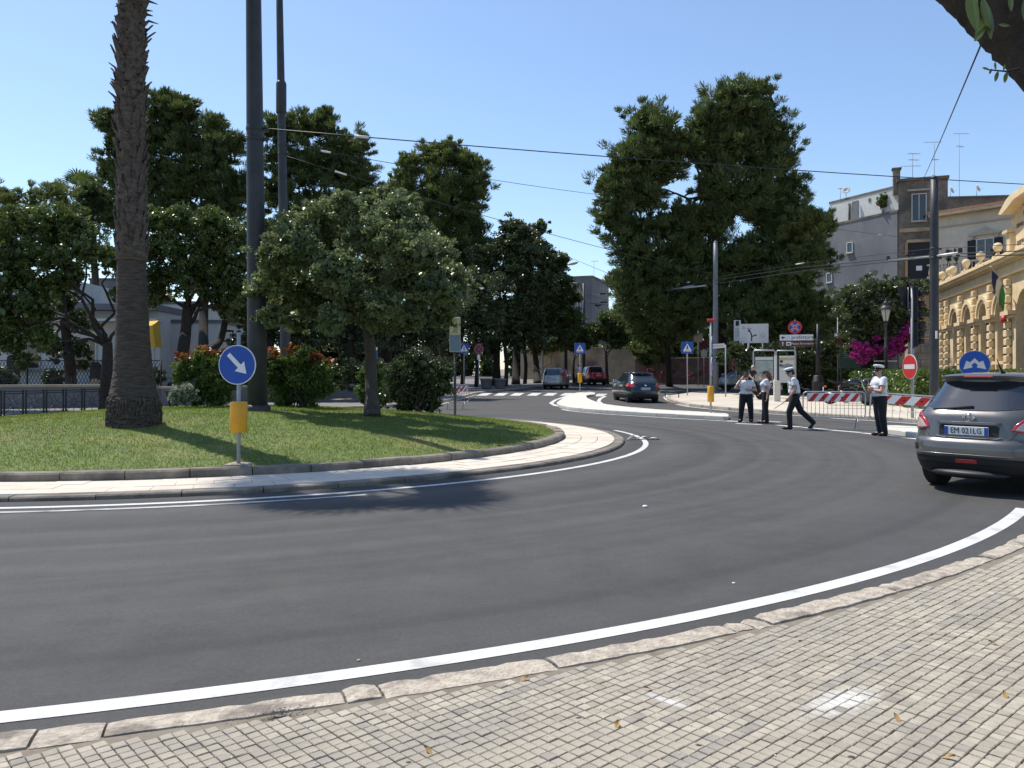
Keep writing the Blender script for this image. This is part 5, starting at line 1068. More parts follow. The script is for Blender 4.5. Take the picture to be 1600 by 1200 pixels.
# -- decorative railing panels on the kerb
def railing(label, loc, rz, wdt=.66, h=.86):
    t = thing('railing_panel', label, 'railing', loc, rz, 'railing panels along the pavement edge')
    for x in (0.03, wdt - .03): B().box((x, 0, h / 2 + .03), (.045, .045, h + .06)).build('post', M['iron'], t)
    for z in (.1, h - .06, h + .01): B().box((wdt / 2, 0, z), (wdt - .1, .03, .03)).build('rail', M['iron'], t)
    c = Vector((wdt / 2, 0, h * .52)); r = .14
    for k in range(4):
        a, e = PI / 2 * k, PI / 2 * (k + 1); p, q_ = c + Vector((r * math.cos(a), 0, r * math.sin(a))), c + Vector((r * math.cos(e), 0, r * math.sin(e))); B().tube([p, q_], .01, 4).build('diamond_bar', M['iron'], t)
        d = Vector((math.cos(a), 0, math.sin(a))); B().tube([p, c + Vector((d.x * (wdt / 2 - .06), 0, d.z * .32))], .009, 4).build('spoke', M['iron'], t)
        m_ = (p + q_) / 2; sx, sz = (1 if m_.x > c.x else -1), (1 if m_.z > c.z else -1); B().tube([m_, (c.x + sx * (wdt / 2 - .06), 0, c.z + sz * .31)], .009, 4).build('spoke', M['iron'], t)
    B().ball(tuple(c), .022, 8, 6).build('rosette', M['iron'], t); return t
ra, rb2 = Vector((-16.96,25.72)), Vector((-15.41,30.25)); rd = (rb2 - ra) / 6; rz_ = math.atan2(rd.y, rd.x)
for k in range(6):
    p = ra + rd * k; railing(['railing panel cut by the picture edge, end of the row', 'railing panel leftmost of those seen whole', 'second whole railing panel of the row from the edge', 'middle railing panel in front of the grey wall', 'railing panel next to last before the forked tree', 'railing panel at the end of the row beside the forked tree'][k], (p.x, p.y, .12), rz_, rd.length - .05)

# ================================================================ STREET FURNITURE, SIGNS, WIRES
def gp(g_, z=0): return (g_[0], g_[1], tz(g_[1]) + z)
def face(loc, off=0): return math.atan2(loc[0], -loc[1] * -1) * -1 + R(off)   # turned towards the near pavement, plus an angle
def disc(r, y0, y1, n=32, c=(0, 0)): return B().prism([(c[0] + r * math.cos(2 * PI * i / n), c[1] + r * math.sin(2 * PI * i / n)) for i in range(n)], y0, y1)
def at_z(o, z): o.location.z = z; return o
def post(t, h, r=.03, m='galv', base=True):
    B().tube([(0, .03, -.1), (0, .03, h)], r, 10).build('post', M[m], t); B().lathe([(r + .004, h - .005), (r + .004, h + .012), (r * .5, h + .022)], (0, .03, 0), 10).build('post_cap', M['black'], t)
    for z in (): pass
def clamp(t, z, r=.034):
    b = B().lathe([(r + .006, z - .02), (r + .006, z + .02)], (0, .03, 0), 10); b.box((0, -.002, z), (.16, .012, .03)); b.build('clamp', M['steel'], t)
def plate(t, w_, h, z, m, border=None, x=0, y=-.014, name='sign_plate', edge='steel'):
    p = B().box((x, y, z), (w_, .012, h), 0, .005).build(name, M[edge], t)
    B().box((x, y - .008, z), (w_ - .012, .004, h - .012)).build('sign_face', M[border or m], p)
    if border: B().box((x, y - .011, z), (w_ - .06, .003, h - .06)).build('panel', M[m], p)
    return p
def arrow2d(p0, p1, wd, hw, hl):
    a, b = Vector(p0), Vector(p1); d = (b - a).normalized(); n = Vector((-d.y, d.x)); c = b - d * hl
    return [tuple(q) for q in (a + n * wd, c + n * wd, c + n * hw, b, c - n * hw, c - n * wd, a - n * wd)]
# keep-right arrow on the lawn
g_ = (-4.15,12.20); t = thing('arrow_sign', 'round blue sign with white slanting arrow on the lawn', 'sign', (g_[0], g_[1], .175), R(-9))
post(t, 2.05); p = disc(.30, -.02, -.006).build('sign_plate', M['white'], t); at_z(p, 1.55); disc(.286, -.026, -.02).build('sign_face', M['blue'], p)
B().prism(arrow2d((-.135, .16), (.155, -.135), .033, .105, .16), -.031, -.026).build('arrow', M['white'], p); clamp(t, 1.62); clamp(t, 1.48)
B().lathe([(.12, .53), (.127, .54), (.127, .98), (.12, .99)], (0, .03, 0), 26).build('amber_sleeve', M['yellow'], t); B().box((0, .03, .03), (.3, .3, .06), 0, .01).build('footing', M['kerb'], t)
M['polegrey'] = mat('grey_pole_paint', (.17, .18, .195), .5, .12, 3)
# poles of the trolleybus line
def mast(label, loc, h, r0, r1, seed, lean=(0, 0), cat='pole', collar=None, m='pole', name='tram_pole'):
    t = thing(name, label, cat, loc, 0); n = 6
    B().tube([(lean[0] * i / n, lean[1] * i / n, -.2 + (h + .2) * i / n) for i in range(n + 1)], [lerp(r0, r1, i / n) for i in range(n + 1)], 20).build('shaft', M[m], t)
    B().lathe([(r0 * 1.25, -.1), (r0 * 1.25, .1), (r0 * 1.05, .16)], n=20).build('base_collar', M[m], t)
    B().lathe([(r1 * 1.05, h), (r1 * 1.0, h + .04), (r1 * .4, h + .1)], (lean[0], lean[1], 0), 20).build('cap', M[m], t)
    for z in collar or ():
        f = z / h; r = lerp(r0, r1, f); b = B().lathe([(r * 1.01, z - .05), (r * 1.05, z - .04), (r * 1.05, z + .04), (r * 1.01, z + .05)], (lean[0] * f, lean[1] * f, 0), 20)
        b.box((lean[0] * f + (r + .05), lean[1] * f, z), (.12, .08, .07))
        b.build('wire_clamp', M[m], t)
    return t
P1 = (-5.98,18.97); P1 = (P1[0], P1[1], .7)
mast('thick dark pole at the centre of the lawn', P1, 12.6, .235, .16, 1, (-.16, .1), collar=(6.42, 6.66))
pl2 = ((-8.16,29.20,1.21)[0], 29.2, .1); mast('slimmer dark pole with a sleeve joint behind the lawn oak', pl2, 17., .20, .11, 2, (-.32, .1), collar=(9.45, 9.8)); 
B().lathe([(.15, 10.9), (.185, 10.95), (.185, 12.0), (.145, 12.1)], (-.215, .067, 0), 18).build('sleeve', M['pole'], bpy.data.objects['tram_pole.001'])
P3 = ((15.71,30.00,1.20)[0], 30, .12); mast('dark grey pole carrying the trolley wires, close to the no-entry sign', P3, 8.72, .175, .14, 3, collar=(5.75, 6.1))
B().box((-.02, -.19, 2.9), (.07, .02, .28)).build('number_plate', M['white'], bpy.data.objects['tram_pole.002'])
P4 = ((12.62,50.00,0.41)[0], 50, .4); mast('grey trolley pole standing in front of the great pine', P4, 9.3, .19, .13, 4, collar=(6.0,), m='polegrey')
for k, (px, Y, h, lab) in enumerate([(884, 70, 6.2, 'dark pole in front of the bare wall beside the silver car'), (912, 72, 8.8, 'dark pole with a small curved lamp arm near the blue crossing sign')]):
    x = (px - 800) / 1260 * Y; t = thing('lamp_pole', lab, 'pole', (x, Y, tz(Y) + .1)); B().tube([(0, 0, -.1), (0, 0, h)], [.17, .11], 12).build('shaft', M['pole'], t); B().lathe([(.22, -.05), (.22, .3), (.18, .4)], n=12).build('base', M['pole'], t)
    if k: B().tube(spline([(0, 0, h - 2), (-.15, 0, h - .5), (-.35, 0, h - .1), (-.8, 0, h)], 6), .04, 6).build('arm', M['pole'], t); B().ball((-.9, 0, h), (.35, .14, .08), 10, 6).build('lamp_head', M['concrete'], t)
t = thing('street_lamp', 'street lamp with long curved arm leaning out over the avenue', 'lamp', ((2.82,74.00,0.60)[0], 74, .8)); x = .3
B().tube(spline([(0, 0, -.1), (0, 0, 7), (.25, 0, 8.4), (.9, 0, 9.7), (1.9, 0, 10.65), (2.35, 0, 10.75)], 8), [.08] * 17 + [.05] * 24, 8).build('arm', M['polegrey'], t)
o = B().ball((0, 0, 0), (.55, .17, .12), 14, 8).build('lamp_head', M['concrete'], t, (2.75, 0, 10.86)); o.rotation_euler = (0, R(-14), 0); B().ball((.1, 0, -.06), (.38, .13, .1), 10, 6).build('lens', M['white'], o)
# zebra-crossing signs
def ped_sign(label, loc, off, zc, s=.66, sleeve=False):
    t = thing('crossing_sign', label, 'sign', loc, face(loc, off), 'blue pedestrian crossing signs'); post(t, zc + s / 2 + .02)
    p = plate(t, s, s, zc, 'blue', name='sign_plate', edge='steel'); y = -.028
    B().prism([(-s * .36, zc - s * .26), (s * .36, zc - s * .26), (0, zc + s * .36)], y, y + .004).build('triangle', M['white'], p)
    b = B(); q = s * .5
    for a, e, r in (((0, .25), (-.02, -.02), .07), ((-.02, -.02), (-.16, -.36), .05), ((0, -.02), (.16, -.34), .05), ((0, .2), (-.15, .02), .04), ((0, .2), (.15, .04), .04)):
        A_, E_ = Vector(a) * q, Vector(e) * q; d = (E_ - A_).normalized(); n = Vector((-d.y, d.x)) * r * q; b.prism([(v.x, v.y + zc) for v in (A_ + n, E_ + n, E_ - n, A_ - n)], y - .005, y - .001)
    b.prism([(.07 * q * math.cos(i), zc + .34 * q + .07 * q * math.sin(i)) for i in np.linspace(0, 5.6, 9)], y - .005, y - .001); b.build('walking_figure', M['black'], p)
    for k in range(5): B().box((-s * .26 + s * .13 * k, y - .003, zc - s * .33), (s * .07, .004, s * .07)).build('stripe', M['white'], p)
    clamp(t, zc + .1); clamp(t, zc - .1)
    if sleeve: B().lathe([(.12, sleeve), (.14, sleeve + .02), (.14, sleeve + .58), (.12, sleeve + .6)], (0, .03, 0), 20).build('amber_sleeve', M['yellow'], t)
    return t
ped_sign('blue crossing sign above an amber sleeve on the traffic island', gp((4.26,50.61), .12), 0, 2.75, .68, .62)
ped_sign('blue crossing sign on the pavement corner right of the dark blue car', gp((10.09,46.41), .12), 0, 2.75, .68)
ped_sign('blue crossing sign partly hidden by the bus stop panel', ((-3.27,55.00,0.64)[0], 55, tz(55) + .12), 5, 2.8, .68)
def nostop(label, loc, off, zc, r=.33, faded=False, h=None):
    t = thing('no_stopping_sign', label, 'sign', loc, face(loc, off)); post(t, h or zc + r + .02)
    p = disc(r, -.02, -.006).build('sign_plate', M['red_f' if faded else 'red'], t); at_z(p, zc); disc(r * .74, -.024, -.02).build('field', M['navy_f' if faded else 'blue'], p)
    for k, a in enumerate((PI / 4, -PI / 4)):
        for wd, m, y in ((.19, 'white', -.026), (.11, 'red_f' if faded else 'red', -.029)):
            if faded and m == 'white': continue
            o = B().box((0, y - .001 * k, 0), (r * 1.5, .003, r * wd * 1.5)).build('cross_bar', M[m], p); o.rotation_euler = (0, a, 0)
    clamp(t, zc); return t
M['red_f'] = mat('faded_red', (.34, .07, .09), .6, .1, 4); M['navy_f'] = mat('faded_navy', (.05, .04, .07), .6, .1, 4)
t = nostop('faded no-stopping sign with a small plate under it left of the avenue', ((-2.27,55.00,0.64)[0], 55, tz(55) + .12), 0, 2.75, .33, True); plate(t, .2, .34, 2.2, 'white')
t = nostop('dull no-stopping sign on a thin post before the graffiti wall', ((14.76,62.00,0.76)[0], 62, tz(62) + .1), 0, 3.15, .33, True); plate(t, .44, .5, 2.5, 'white')
t = thing('notice_board', 'small square pale notice board on a post before the graffiti wall', 'sign', ((14.55,63.00,0.75)[0], 63, tz(63) + .1)); post(t, 4.6); p = plate(t, .68, .68, 3.75, 'concrete'); disc(.16, -.028, -.024, 20).build('emblem', M['ochre'], p).location.z = 3.68; B().box((0, -.026, 3.98), (.4, .006, .07)).build('caption', M['galv'], p)
# bright no-stopping sign above two direction boards
sl_ = ((15.79,45.00,1.28)[0], 45, tz(45) + .12)
t = nostop('bright no-stopping sign on the post with two direction boards', sl_, -3, 3.88, .375, h=4.3)
ds = plate(t, 1.78, .33, 3.3, 'white', x=.08, y=-.05, name='direction_board'); text('prefettura', .26, M['black'], ds, (.4, -.062, 3.31), sx=1.1)
B().prism(arrow2d((-.5, 3.3), (-.74, 3.3), .022, .1, .13), -.064, -.06).build('arrow', M['black'], ds); b = B()
for k in range(10): b.prism([(-.36 + (.085) * math.cos(q) * 1., 3.3 + .085 * math.sin(q)) for q in (k * .628, k * .628 + .3)] + [(-.36 + .06 * math.cos(q), 3.3 + .06 * math.sin(q)) for q in (k * .628 + .3, k * .628)], -.064, -.06)
b.build('ring_symbol', M['galv'], ds)
ds = plate(t, 1.78, .31, 2.96, 'brown', x=.08, y=-.05, name='direction_board'); text('Museo Ferroviario', .17, M['white'], ds, (.38, -.062, 2.96), sx=.92); B().prism(arrow2d((-.64, 2.85), (-.64, 3.08), .018, .07, .09), -.064, -.06).build('arrow', M['white'], ds)
B().box((-.33, -.062, 2.96), (.26, .004, .2)).build('museum_symbol', M['white'], ds); B().box((-.33, -.066, 2.95), (.16, .004, .08)).build('engine_symbol', M['brown'], ds)
for s in (-.05, .08): pass
# large white junction board on two posts and the slim board behind it
t = thing('junction_board', 'big white route board with black forked arrows on three posts', 'sign', ((14.40,48.00,0.76)[0], 48, tz(48) + .12), R(-14)); 
for x in (-.63, -.3, .5): B().tube([(x, .04, -.1), (x, .04, 4.0)], .045 if x != -.3 else .07, 8).build('post', M['galv'], t)
zb = 3.62; b_ = plate(t, 1.66, 1.15, zb, 'concrete', name='board'); M['board'] = mat('board_white', (.62, .62, .60), .5, .04, 3); b_.children[0].data.materials[0] = M['board']
ar_ = B(); pts = [(-.14, zb - .46), (-.13, zb - .15), (-.16, zb + .0), (-.24, zb + .13)]
for a, e in zip(pts, pts[1:]):
    d = (Vector(e) - Vector(a)).normalized(); n = Vector((-d.y, d.x)) * .032; ar_.prism([(a[0] + n.x, a[1] + n.y), (e[0] + n.x, e[1] + n.y), (e[0] - n.x, e[1] - n.y), (a[0] - n.x, a[1] - n.y)], -.031, -.027)
ar_.prism(arrow2d((-.22, zb + .1), (-.34, zb + .25), .032, .09, .13), -.031, -.027); ar_.build('main_arrow', M['black'], b_)
ar_ = B(); pts = [(-.12, zb - .22), (-.05, zb - .15), (.04, zb - .12)]
for a, e in zip(pts, pts[1:]):
    d = (Vector(e) - Vector(a)).normalized(); n = Vector((-d.y, d.x)) * .026; ar_.prism([(a[0] + n.x, a[1] + n.y), (e[0] + n.x, e[1] + n.y), (e[0] - n.x, e[1] - n.y), (a[0] - n.x, a[1] - n.y)], -.031, -.027)
ar_.prism(arrow2d((.02, zb - .13), (.17, zb - .09), .026, .075, .11), -.031, -.027); ar_.build('side_arrow', M['black'], b_)
for r, m, y in ((.13, 'galv', -.027), (.10, 'board', -.029), (.075, 'galv', -.031), (.055, 'board', -.033)): o = disc(r, y - .002, y, 24).build('centre_symbol', M[m], b_); o.location = (.48, 0, zb - .13)
b = B(); [b.prism([(.3 + x_, zb + z_), (.3 + x_ + w_, zb + z_), (.3 + x_ + w_, zb + z_ + h_), (.3 + x_, zb + z_ + h_)], -.029, -.026) for x_, z_, w_, h_ in ((0, -.32, .36, .008), (0, .08, .36, .008), (0, -.32, .008, .4), (.352, -.32, .008, .4))]; b.build('symbol_frame', M['galv'], b_)
for x_, z_, w_ in ((-.6, .4, .16), (-.6, .3, .2), (-.28, .3, .28)): B().box((x_, -.027, zb + z_), (w_, .004, .06)).build('worn_caption', M['galv'], b_)
t = thing('route_board', 'slim tall white board tucked behind the big route board', 'sign', ((13.97,50.00,0.73)[0], 50, tz(50) + .12), R(-14)); b = [B().tube([(x, .04, -.1), (x, .04, 4.4)], .04, 8).build('post', M['galv'], t) for x in (-.06, .16)]
p = plate(t, .42, 1.3, 3.85, 'board', name='board'); B().box((0, -.026, 4.3), (.2, .004, .3)).build('emblem', M['black'], p); [B().box((0, -.026, 3.95 - .14 * k), (.26, .004, .05)).build('worn_caption', M['galv'], p) for k in range(4)]
# street name plate, edge-on sign post with amber sleeve
t = thing('street_name_sign', 'pale street name plate on a thin post beside the trolley pole', 'sign', gp((11.90,44.89), .12), R(2)); post(t, 2.9, .035); p = plate(t, .84, .26, 2.83, 'board', x=-.28, name='name_plate'); B().box((-.28, -.026, 2.83), (.6, .004, .05)).build('worn_lettering', M['galv'], p); p.rotation_euler = (0, R(-4), 0); p.location.z = .02
ge = (7.37,29.78); t = thing('keep_right_sign', 'tall post with an edge-on sign, red tip and amber sleeve on the traffic island', 'sign', gp(ge, .12), R(72)); post(t, 3.35, .038)
p = disc(.34, -.02, -.006).build('sign_plate', M['white'], t); at_z(p, 1.72); disc(.32, -.024, -.02).build('sign_face', M['blue'], p); B().prism(arrow2d((-.12, .14), (.14, -.12), .03, .1, .14), -.03, -.025).build('arrow', M['white'], p)
p = disc(.32, -.02, -.006).build('sign_plate', M['white'], t); at_z(p, 2.5); disc(.3, -.024, -.02).build('sign_face', M['blue'], p); B().lathe([(.11, .4), (.12, .42), (.12, .96), (.11, .98)], (0, .03, 0), 22).build('amber_sleeve', M['yellow'], t); B().box((0, .02, 3.42), (.1, .3, .1), 0, .02).build('red_lamp', M['red'], t)
# bus stop panel
gb = ((-1.95,27.60,0.24)[0], 27.6, .2); t = thing('bus_stop_panel', 'tall bus stop panel, yellow timetable above grey-blue board', 'sign', gb, R(6)); B().tube([(0, .03, -.1), (0, .03, 2.2)], .045, 10).build('post', M['pole'], t)
M['paper'] = mat('yellowed_paper', (.52, .43, .24), .8, .12, 8); M['bluegrey'] = mat('grey_blue_board', (.16, .21, .25), .5, .12, 5)
f = B().box((0, 0, 2.72), (.37, .05, 1.19), 0, .01).build('frame', M['steel'], t); B().box((0, -.03, 3.0), (.34, .012, .58)).build('timetable', M['paper'], f); B().box((0, -.03, 2.42), (.34, .012, .56)).build('lower_board', M['bluegrey'], f)
q = random.Random(3)
for k in range(9): B().box((q.uniform(-.05, .02), -.038, 3.24 - k * .055), (q.uniform(.1, .24), .004, .018)).build('text_line', M['black'], t)
# no-entry sign, give-way triangle seen from behind, traffic light heads
gn = gp((13.10,26.44), .12); t = thing('no_entry_sign', 'red no-entry sign on a tall grey post with signal boxes above', 'sign', gn, R(-84)); post(t, 4.35, .05, 'galv')
p = disc(.40, -.07, -.05).build('sign_plate', M['white'], t); at_z(p, 1.68); disc(.385, -.076, -.07).build('sign_face', M['red'], p); B().box((0, -.079, 0), (.58, .006, .15)).build('white_bar', M['board'], p)
tl = thing('traffic_light', 'pair of black signal heads with backing boards high on the no-entry post', 'traffic light', (gn[0] + .1, gn[1] + .02, gn[2]), R(62))
for k, (z, h) in enumerate([(3.75, 1.15), (2.75, .85)]):
    hd = B().box((.16, 0, z), (.3, .24, h), 0, .03).build('signal_head', M['black'], tl); B().box((.16, .02, z), (.62, .03, h + .12), 0, .01).build('backing_board', M['iron'], hd)
    for j in range(3): B().lathe([(.1, -.3), (.105, -.12), (.02, -.11)], (.16, 0, z + h * (.3 - .3 * j)), 12, 'y').build('hood', M['iron'], hd)
    B().box((.3, .14, z + h * .4 - .2 * k), (.16, .03, .2)).build('white_box', M['white'], hd)
B().box((.1, .1, 4.38), (.95, .08, .05)).build('top_bar', M['iron'], tl)
gw_ = thing('give_way_sign', 'dark back of a give-way triangle beside the signal heads', 'sign', (gn[0] - .08, gn[1] + .1, gn[2]), R(25)); B().prism([(-.45, 4.3), (.45, 4.3), (0, 3.52)], .05, .07).build('sign_plate', M['iron'], gw_); B().tube([(.05, .02, 3.6), (.05, .02, 4.3)], .02, 6).build('bracket', M['galv'], gw_)
# double arrow sign behind the near car
gd = ((11.13,19.40,0.72)[0], 19.4, .12); t = thing('double_arrow_sign', 'round blue sign with two diverging white arrows above the near car', 'sign', gd, R(-29)); post(t, 2.0); p = disc(.335, -.02, -.006).build('sign_plate', M['steel'], t); at_z(p, 1.69); disc(.32, -.026, -.02).build('sign_face', M['blue'], p)
for s in (-1, 1): B().prism([(s * a, e) for a, e in ((0, .15), (.096, .05), (.176, .09), (.24, -.12), (.04, -.07), (.07, -.016), (0, .045))], -.031, -.027).build('arrow', M['board'], p)
# crowd barriers
def barrier(label, a, b_, tilt=0., z=0., cut=1.0, n=15, name='crowd_barrier', h=1.06):
    a, b_ = Vector(a), Vector(b_); L = (b_ - a).length; t = thing(name, label, 'barrier', (a.x, a.y, tz(a.y) + z), math.atan2(b_.y - a.y, b_.x - a.x), 'steel crowd barriers'); t.rotation_euler = (0, -tilt, t.rotation_euler[2]); c = .1; z0 = .34
    out = [(c, 0, h), (L - c, 0, h), (L - .03, 0, h - .03), (L, 0, h - c), (L, 0, z0 + c), (L - .03, 0, z0 + .03), (L - c, 0, z0), (c, 0, z0), (.03, 0, z0 + .03), (0, 0, z0 + c), (0, 0, h - c), (.03, 0, h - .03), (c, 0, h)]
    B().tube(out, .019, 8, False).build('frame', M['steel'], t)
    for k in range(1, n): B().tube([(L * k / n, 0, z0), (L * k / n, 0, h)], .007, 5).build('bar', M['steel'], t)
    B().tube([(0, 0, z0 + .26), (L, 0, z0 + .26)], .006, 5).build('cross_wire', M['steel'], t)
    for s in (.22, L - .22):
        for d in (-1, 1): B().tube([(s, 0, z0), (s, d * .1, z0 - .06), (s, d * .36, .0)], .014, 6).build('foot', M['steel'], t)
    bl = B().box((.1 + L * cut * .43, -.035, h - .16), (L * cut * .84, .02, .235), 0, .004).build('striped_board', M['white'], t); W = L * cut * .84; x0 = .1 + L * cut * .43 - W / 2; m = 5
    for k in range(m):
        w_ = W / m; xa = x0 + k * w_ + .02; za, zb_ = h - .275, h - .045; cl = lambda x: min(max(x, x0), x0 + W)
        B().prism([(cl(xa - .02), za), (cl(xa + w_ * .5 - .02), za), (cl(xa + w_ * .5 + .16), zb_), (cl(xa + .16), zb_)], -.05, -.046).build('red_stripe', M['red'], bl)
    for k in range(3): B().box((x0 + W * (.3 + .18 * k), -.053, h - .16), (.05, .004, .04)).build('mark', M['black'], bl)
    return t
barrier('crowd barrier with striped board between the walking and the standing officer', (8.32,23.05), (9.93,22.66))
barrier('crowd barrier running from behind the standing officer to the traffic island', (9.91,22.41), (12.35, 20.95), -.06)
barrier('crowd barrier on the far road beside the bus stop post', (-2.93,34.47), (-1.85,34.74), n=10)
# trolleybus overhead and other wires
def wire(label, pts, r=.012, sag=.0, ins=None):
    a, e = Vector(pts[0]), Vector(pts[-1]); P = [Vector(p) for p in pts]
    if sag:
        o = []
        for i in range(len(P) - 1):
            for k in range(12): t_ = k / 12; p = P[i].lerp(P[i + 1], t_); p.z -= sag * 4 * t_ * (1 - t_); o.append(p)
        P = o + [P[-1]]
    t = thing('overhead_wire', label, 'wire', P[0]); B().tube([p - P[0] for p in P], r, 5).build('cable', M['iron'], t)
    for s, L in ins or (): 
        i = max(1, int(s * (len(P) - 1))); c = P[i] - P[0]; d = (P[i] - P[i - 1]).normalized(); B().tube([c - d * L / 2, c + d * L / 2], r * 2.6, 8).build('insulator', M['white'], t)
    return t
W1 = Vector((P1[0] - .09, P1[1], P1[2] + 6.66)); W2 = Vector((pl2[0] - .15, pl2[1], pl2[2] + 9.8))
wire('uppermost wire crossing the whole sky from the thick pole to the right', [W1 + Vector((.2, 0, 0)), (20.57,27.00,7.75)], .014, .12, [(.03, .35)])
wire('wire from the slim dark pole to the corner of the grey blind wall', [W2, (5.16,52.00,13.16), (36.85,77.00,14.62)], .014, .1, [(.03, .5), (.98, .8)])
wire('wire from the slim dark pole down to the trolley pole at the great pine', [W2 - Vector((0, 0, .4)), (P4[0], P4[1], P4[2] + 7.3)], .014, .25, [(.03, .5)])
wire('steep wire climbing from the sooty house to the leaning trunk', [(38.56,77.00,18.71), (5.43,9.00,5.73)], .013, .15)
wire('sloping wire ending in the left edge of the great pine', [(3.44,62.00,10.90), (7.46,58.00,8.55)], .014)
wire('short rising wire in the gap above the tan house', [(4.44,70.00,9.16), (7.60,58.00,8.55)], .014)
wire('wire with white insulator running into the avenue trees', [(-2.67,48.00,7.24), (4.30,66.00,8.57), (8.33,70.00,7.88)], .012, 0, [(.7, .7)])
wire('left trolley wire of the pair', [(5.87,74.00,8.24), (7.83,68.00,7.64), (10.00,60.00,7.65), (12.54,50.00,7.35), (15.00,42.00,7.10), (15.45,33.00,6.26), (15.71,30.00,6.00), (16.00,24.00,5.28)], .018, 0)
wire('right trolley wire of the pair', [(8.29,72.00,7.26), (9.14,64.00,7.49), (11.35,55.00,7.32), (12.54,50.00,7.12), (15.00,42.00,6.90), (15.45,33.00,6.16), (15.71,30.00,5.91), (16.00,24.00,5.14)], .018, 0)
wire('upper span wire over the trolley pair', [(10.28,70.00,8.99), (11.35,52.00,7.46), (15.36,43.00,7.44), (15.71,30.00,6.24), (16.00,24.00,5.47)], .01, 0, [(.25, .6), (.5, .6)])
wire('cross span hanging the trolley switch left of the grey pole', [(7.74,78.00,9.28), (8.78,70.00,8.32), (10.48,66.00,8.30)], .012, 0)
for k, (pts, lab) in enumerate([(([(10.13,56.00,7.29), (12.18,50.50,7.09)]), 'pale contact rail piece beside the trolley pole'), (([(10.71,54.00,7.21), (11.72,52.00,7.25)]), 'shorter pale contact rail piece nearest the pine gap'), (([(15.63,33.50,6.29), (15.80,30.40,5.99), (15.56,28.00,5.78)]), 'long contact rail piece passing the grey pole'), (([(8.98,65.00,7.64), (9.74,62.00,7.60)]), 'contact rail piece farthest along the avenue')]):
    t = thing('contact_rail', lab, 'wire fitting', pts[0]); B().tube([Vector(p) - Vector(pts[0]) for p in pts], .045, 6).build('rail', M['steel'], t)
    for p in pts: B().box(tuple(Vector(p) - Vector(pts[0]) + Vector((0, 0, .08))), (.12, .08, .16)).build('hanger', M['iron'], t)
for k, (px, py, Y, lab) in enumerate([(942, 459, 71, 'dark hanging switch box over the avenue, upper one'), (943, 472, 70, 'dark hanging switch box over the avenue, lower one'), (934, 477, 73, 'small lamp-shaped fitting dangling lowest over the avenue'), (1421, 398, 31, 'tangled wire switch just left of the grey pole'), (1483, 392, 29, 'pair of wire clips right of the grey pole')]):
    p = (-0.63,1.00,2.06); p = ((px - 800) / 1260 * Y, Y, 1.6 - (py - 583) / 1260 * Y); t = thing('wire_fitting', lab, 'wire fitting', p); s = Y / 70; B().box((0, 0, 0), (.55 * s, .2 * s, .14 * s), 0, .03).build('body', M['iron'], t)
    q = random.Random(k)
    for j in range(9 if k == 3 else 2): B().tube(spline([(q.uniform(-.3, .3) * s, q.uniform(-.1, .1), 0), (q.uniform(-.7, .7) * s, q.uniform(-.1, .1), q.uniform(-.35, .25) * s), (q.uniform(-.9, .9) * s, 0, q.uniform(-.3, .3) * s)], 4), .018 * s, 4).build('loop', M['iron'], t)
# old lantern
def lantern(label, loc, rz=0):
    t = thing('lantern_post', label, 'street lamp', loc, rz, 'old cast lantern posts')
    B().lathe([(.36, -.05), (.36, .12), (.31, .16), (.31, .8), (.34, .84), (.27, .9), (.25, 1.15), (.17, 1.22), (.13, 1.45), (.16, 1.5), (.09, 1.58)], n=16).build('pedestal', M['pole'], t)
    B().lathe([(.085, 1.55), (.075, 2.6), (.1, 2.63), (.1, 2.7), (.07, 2.74), (.055, 3.75), (.09, 3.8), (.1, 3.86), (.05, 3.9)], n=12).build('column', M['pole'], t); B().box((0, 0, 2.0), (1.1, .04, .03)).build('ladder_bar', M['white'], t)
    gl = B().lathe([(.12, 3.95), (.25, 4.5)], n=6, smooth=False).build('glass', mat('lantern_glass', (.45, .46, .42), .15, .05, 3) if 'lg' not in M else M['lg'], t); M['lg'] = gl.data.materials[0]
    B().lathe([(.05, 3.88), (.13, 3.9), (.13, 3.96)], n=6, smooth=False).build('cradle', M['pole'], t)
    for k in range(6): a = PI / 3 * k; B().tube([(.125 * math.cos(a), .125 * math.sin(a), 3.95), (.26 * math.cos(a), .26 * math.sin(a), 4.5)], .012, 4).build('glazing_bar', M['pole'], t)
    B().lathe([(.33, 4.5), (.34, 4.53), (.2, 4.68), (.12, 4.76), (.15, 4.8), (.1, 4.9), (.04, 4.95), (.05, 5.0), (.01, 5.06)], n=12).build('roof', M['pole'], t); return t
lantern('old cast lantern post behind the standing officer', gp((18.30,39.47), .12)); t = thing('column', 'dark iron column with thick foot in the shade behind the scooters', 'post', ((16.69,44.00,0.83)[0], 44, tz(44) + .13))
B().lathe([(.36, -.05), (.36, .12), (.31, .16), (.31, .8), (.34, .84), (.27, .9), (.25, 1.15), (.17, 1.22)], n=16).build('pedestal', M['iron'], t); B().lathe([(.13, 1.2), (.1, 2.6), (.12, 2.7), (.09, 2.8), (.08, 4.0)], n=12).build('shaft', M['iron'], t)
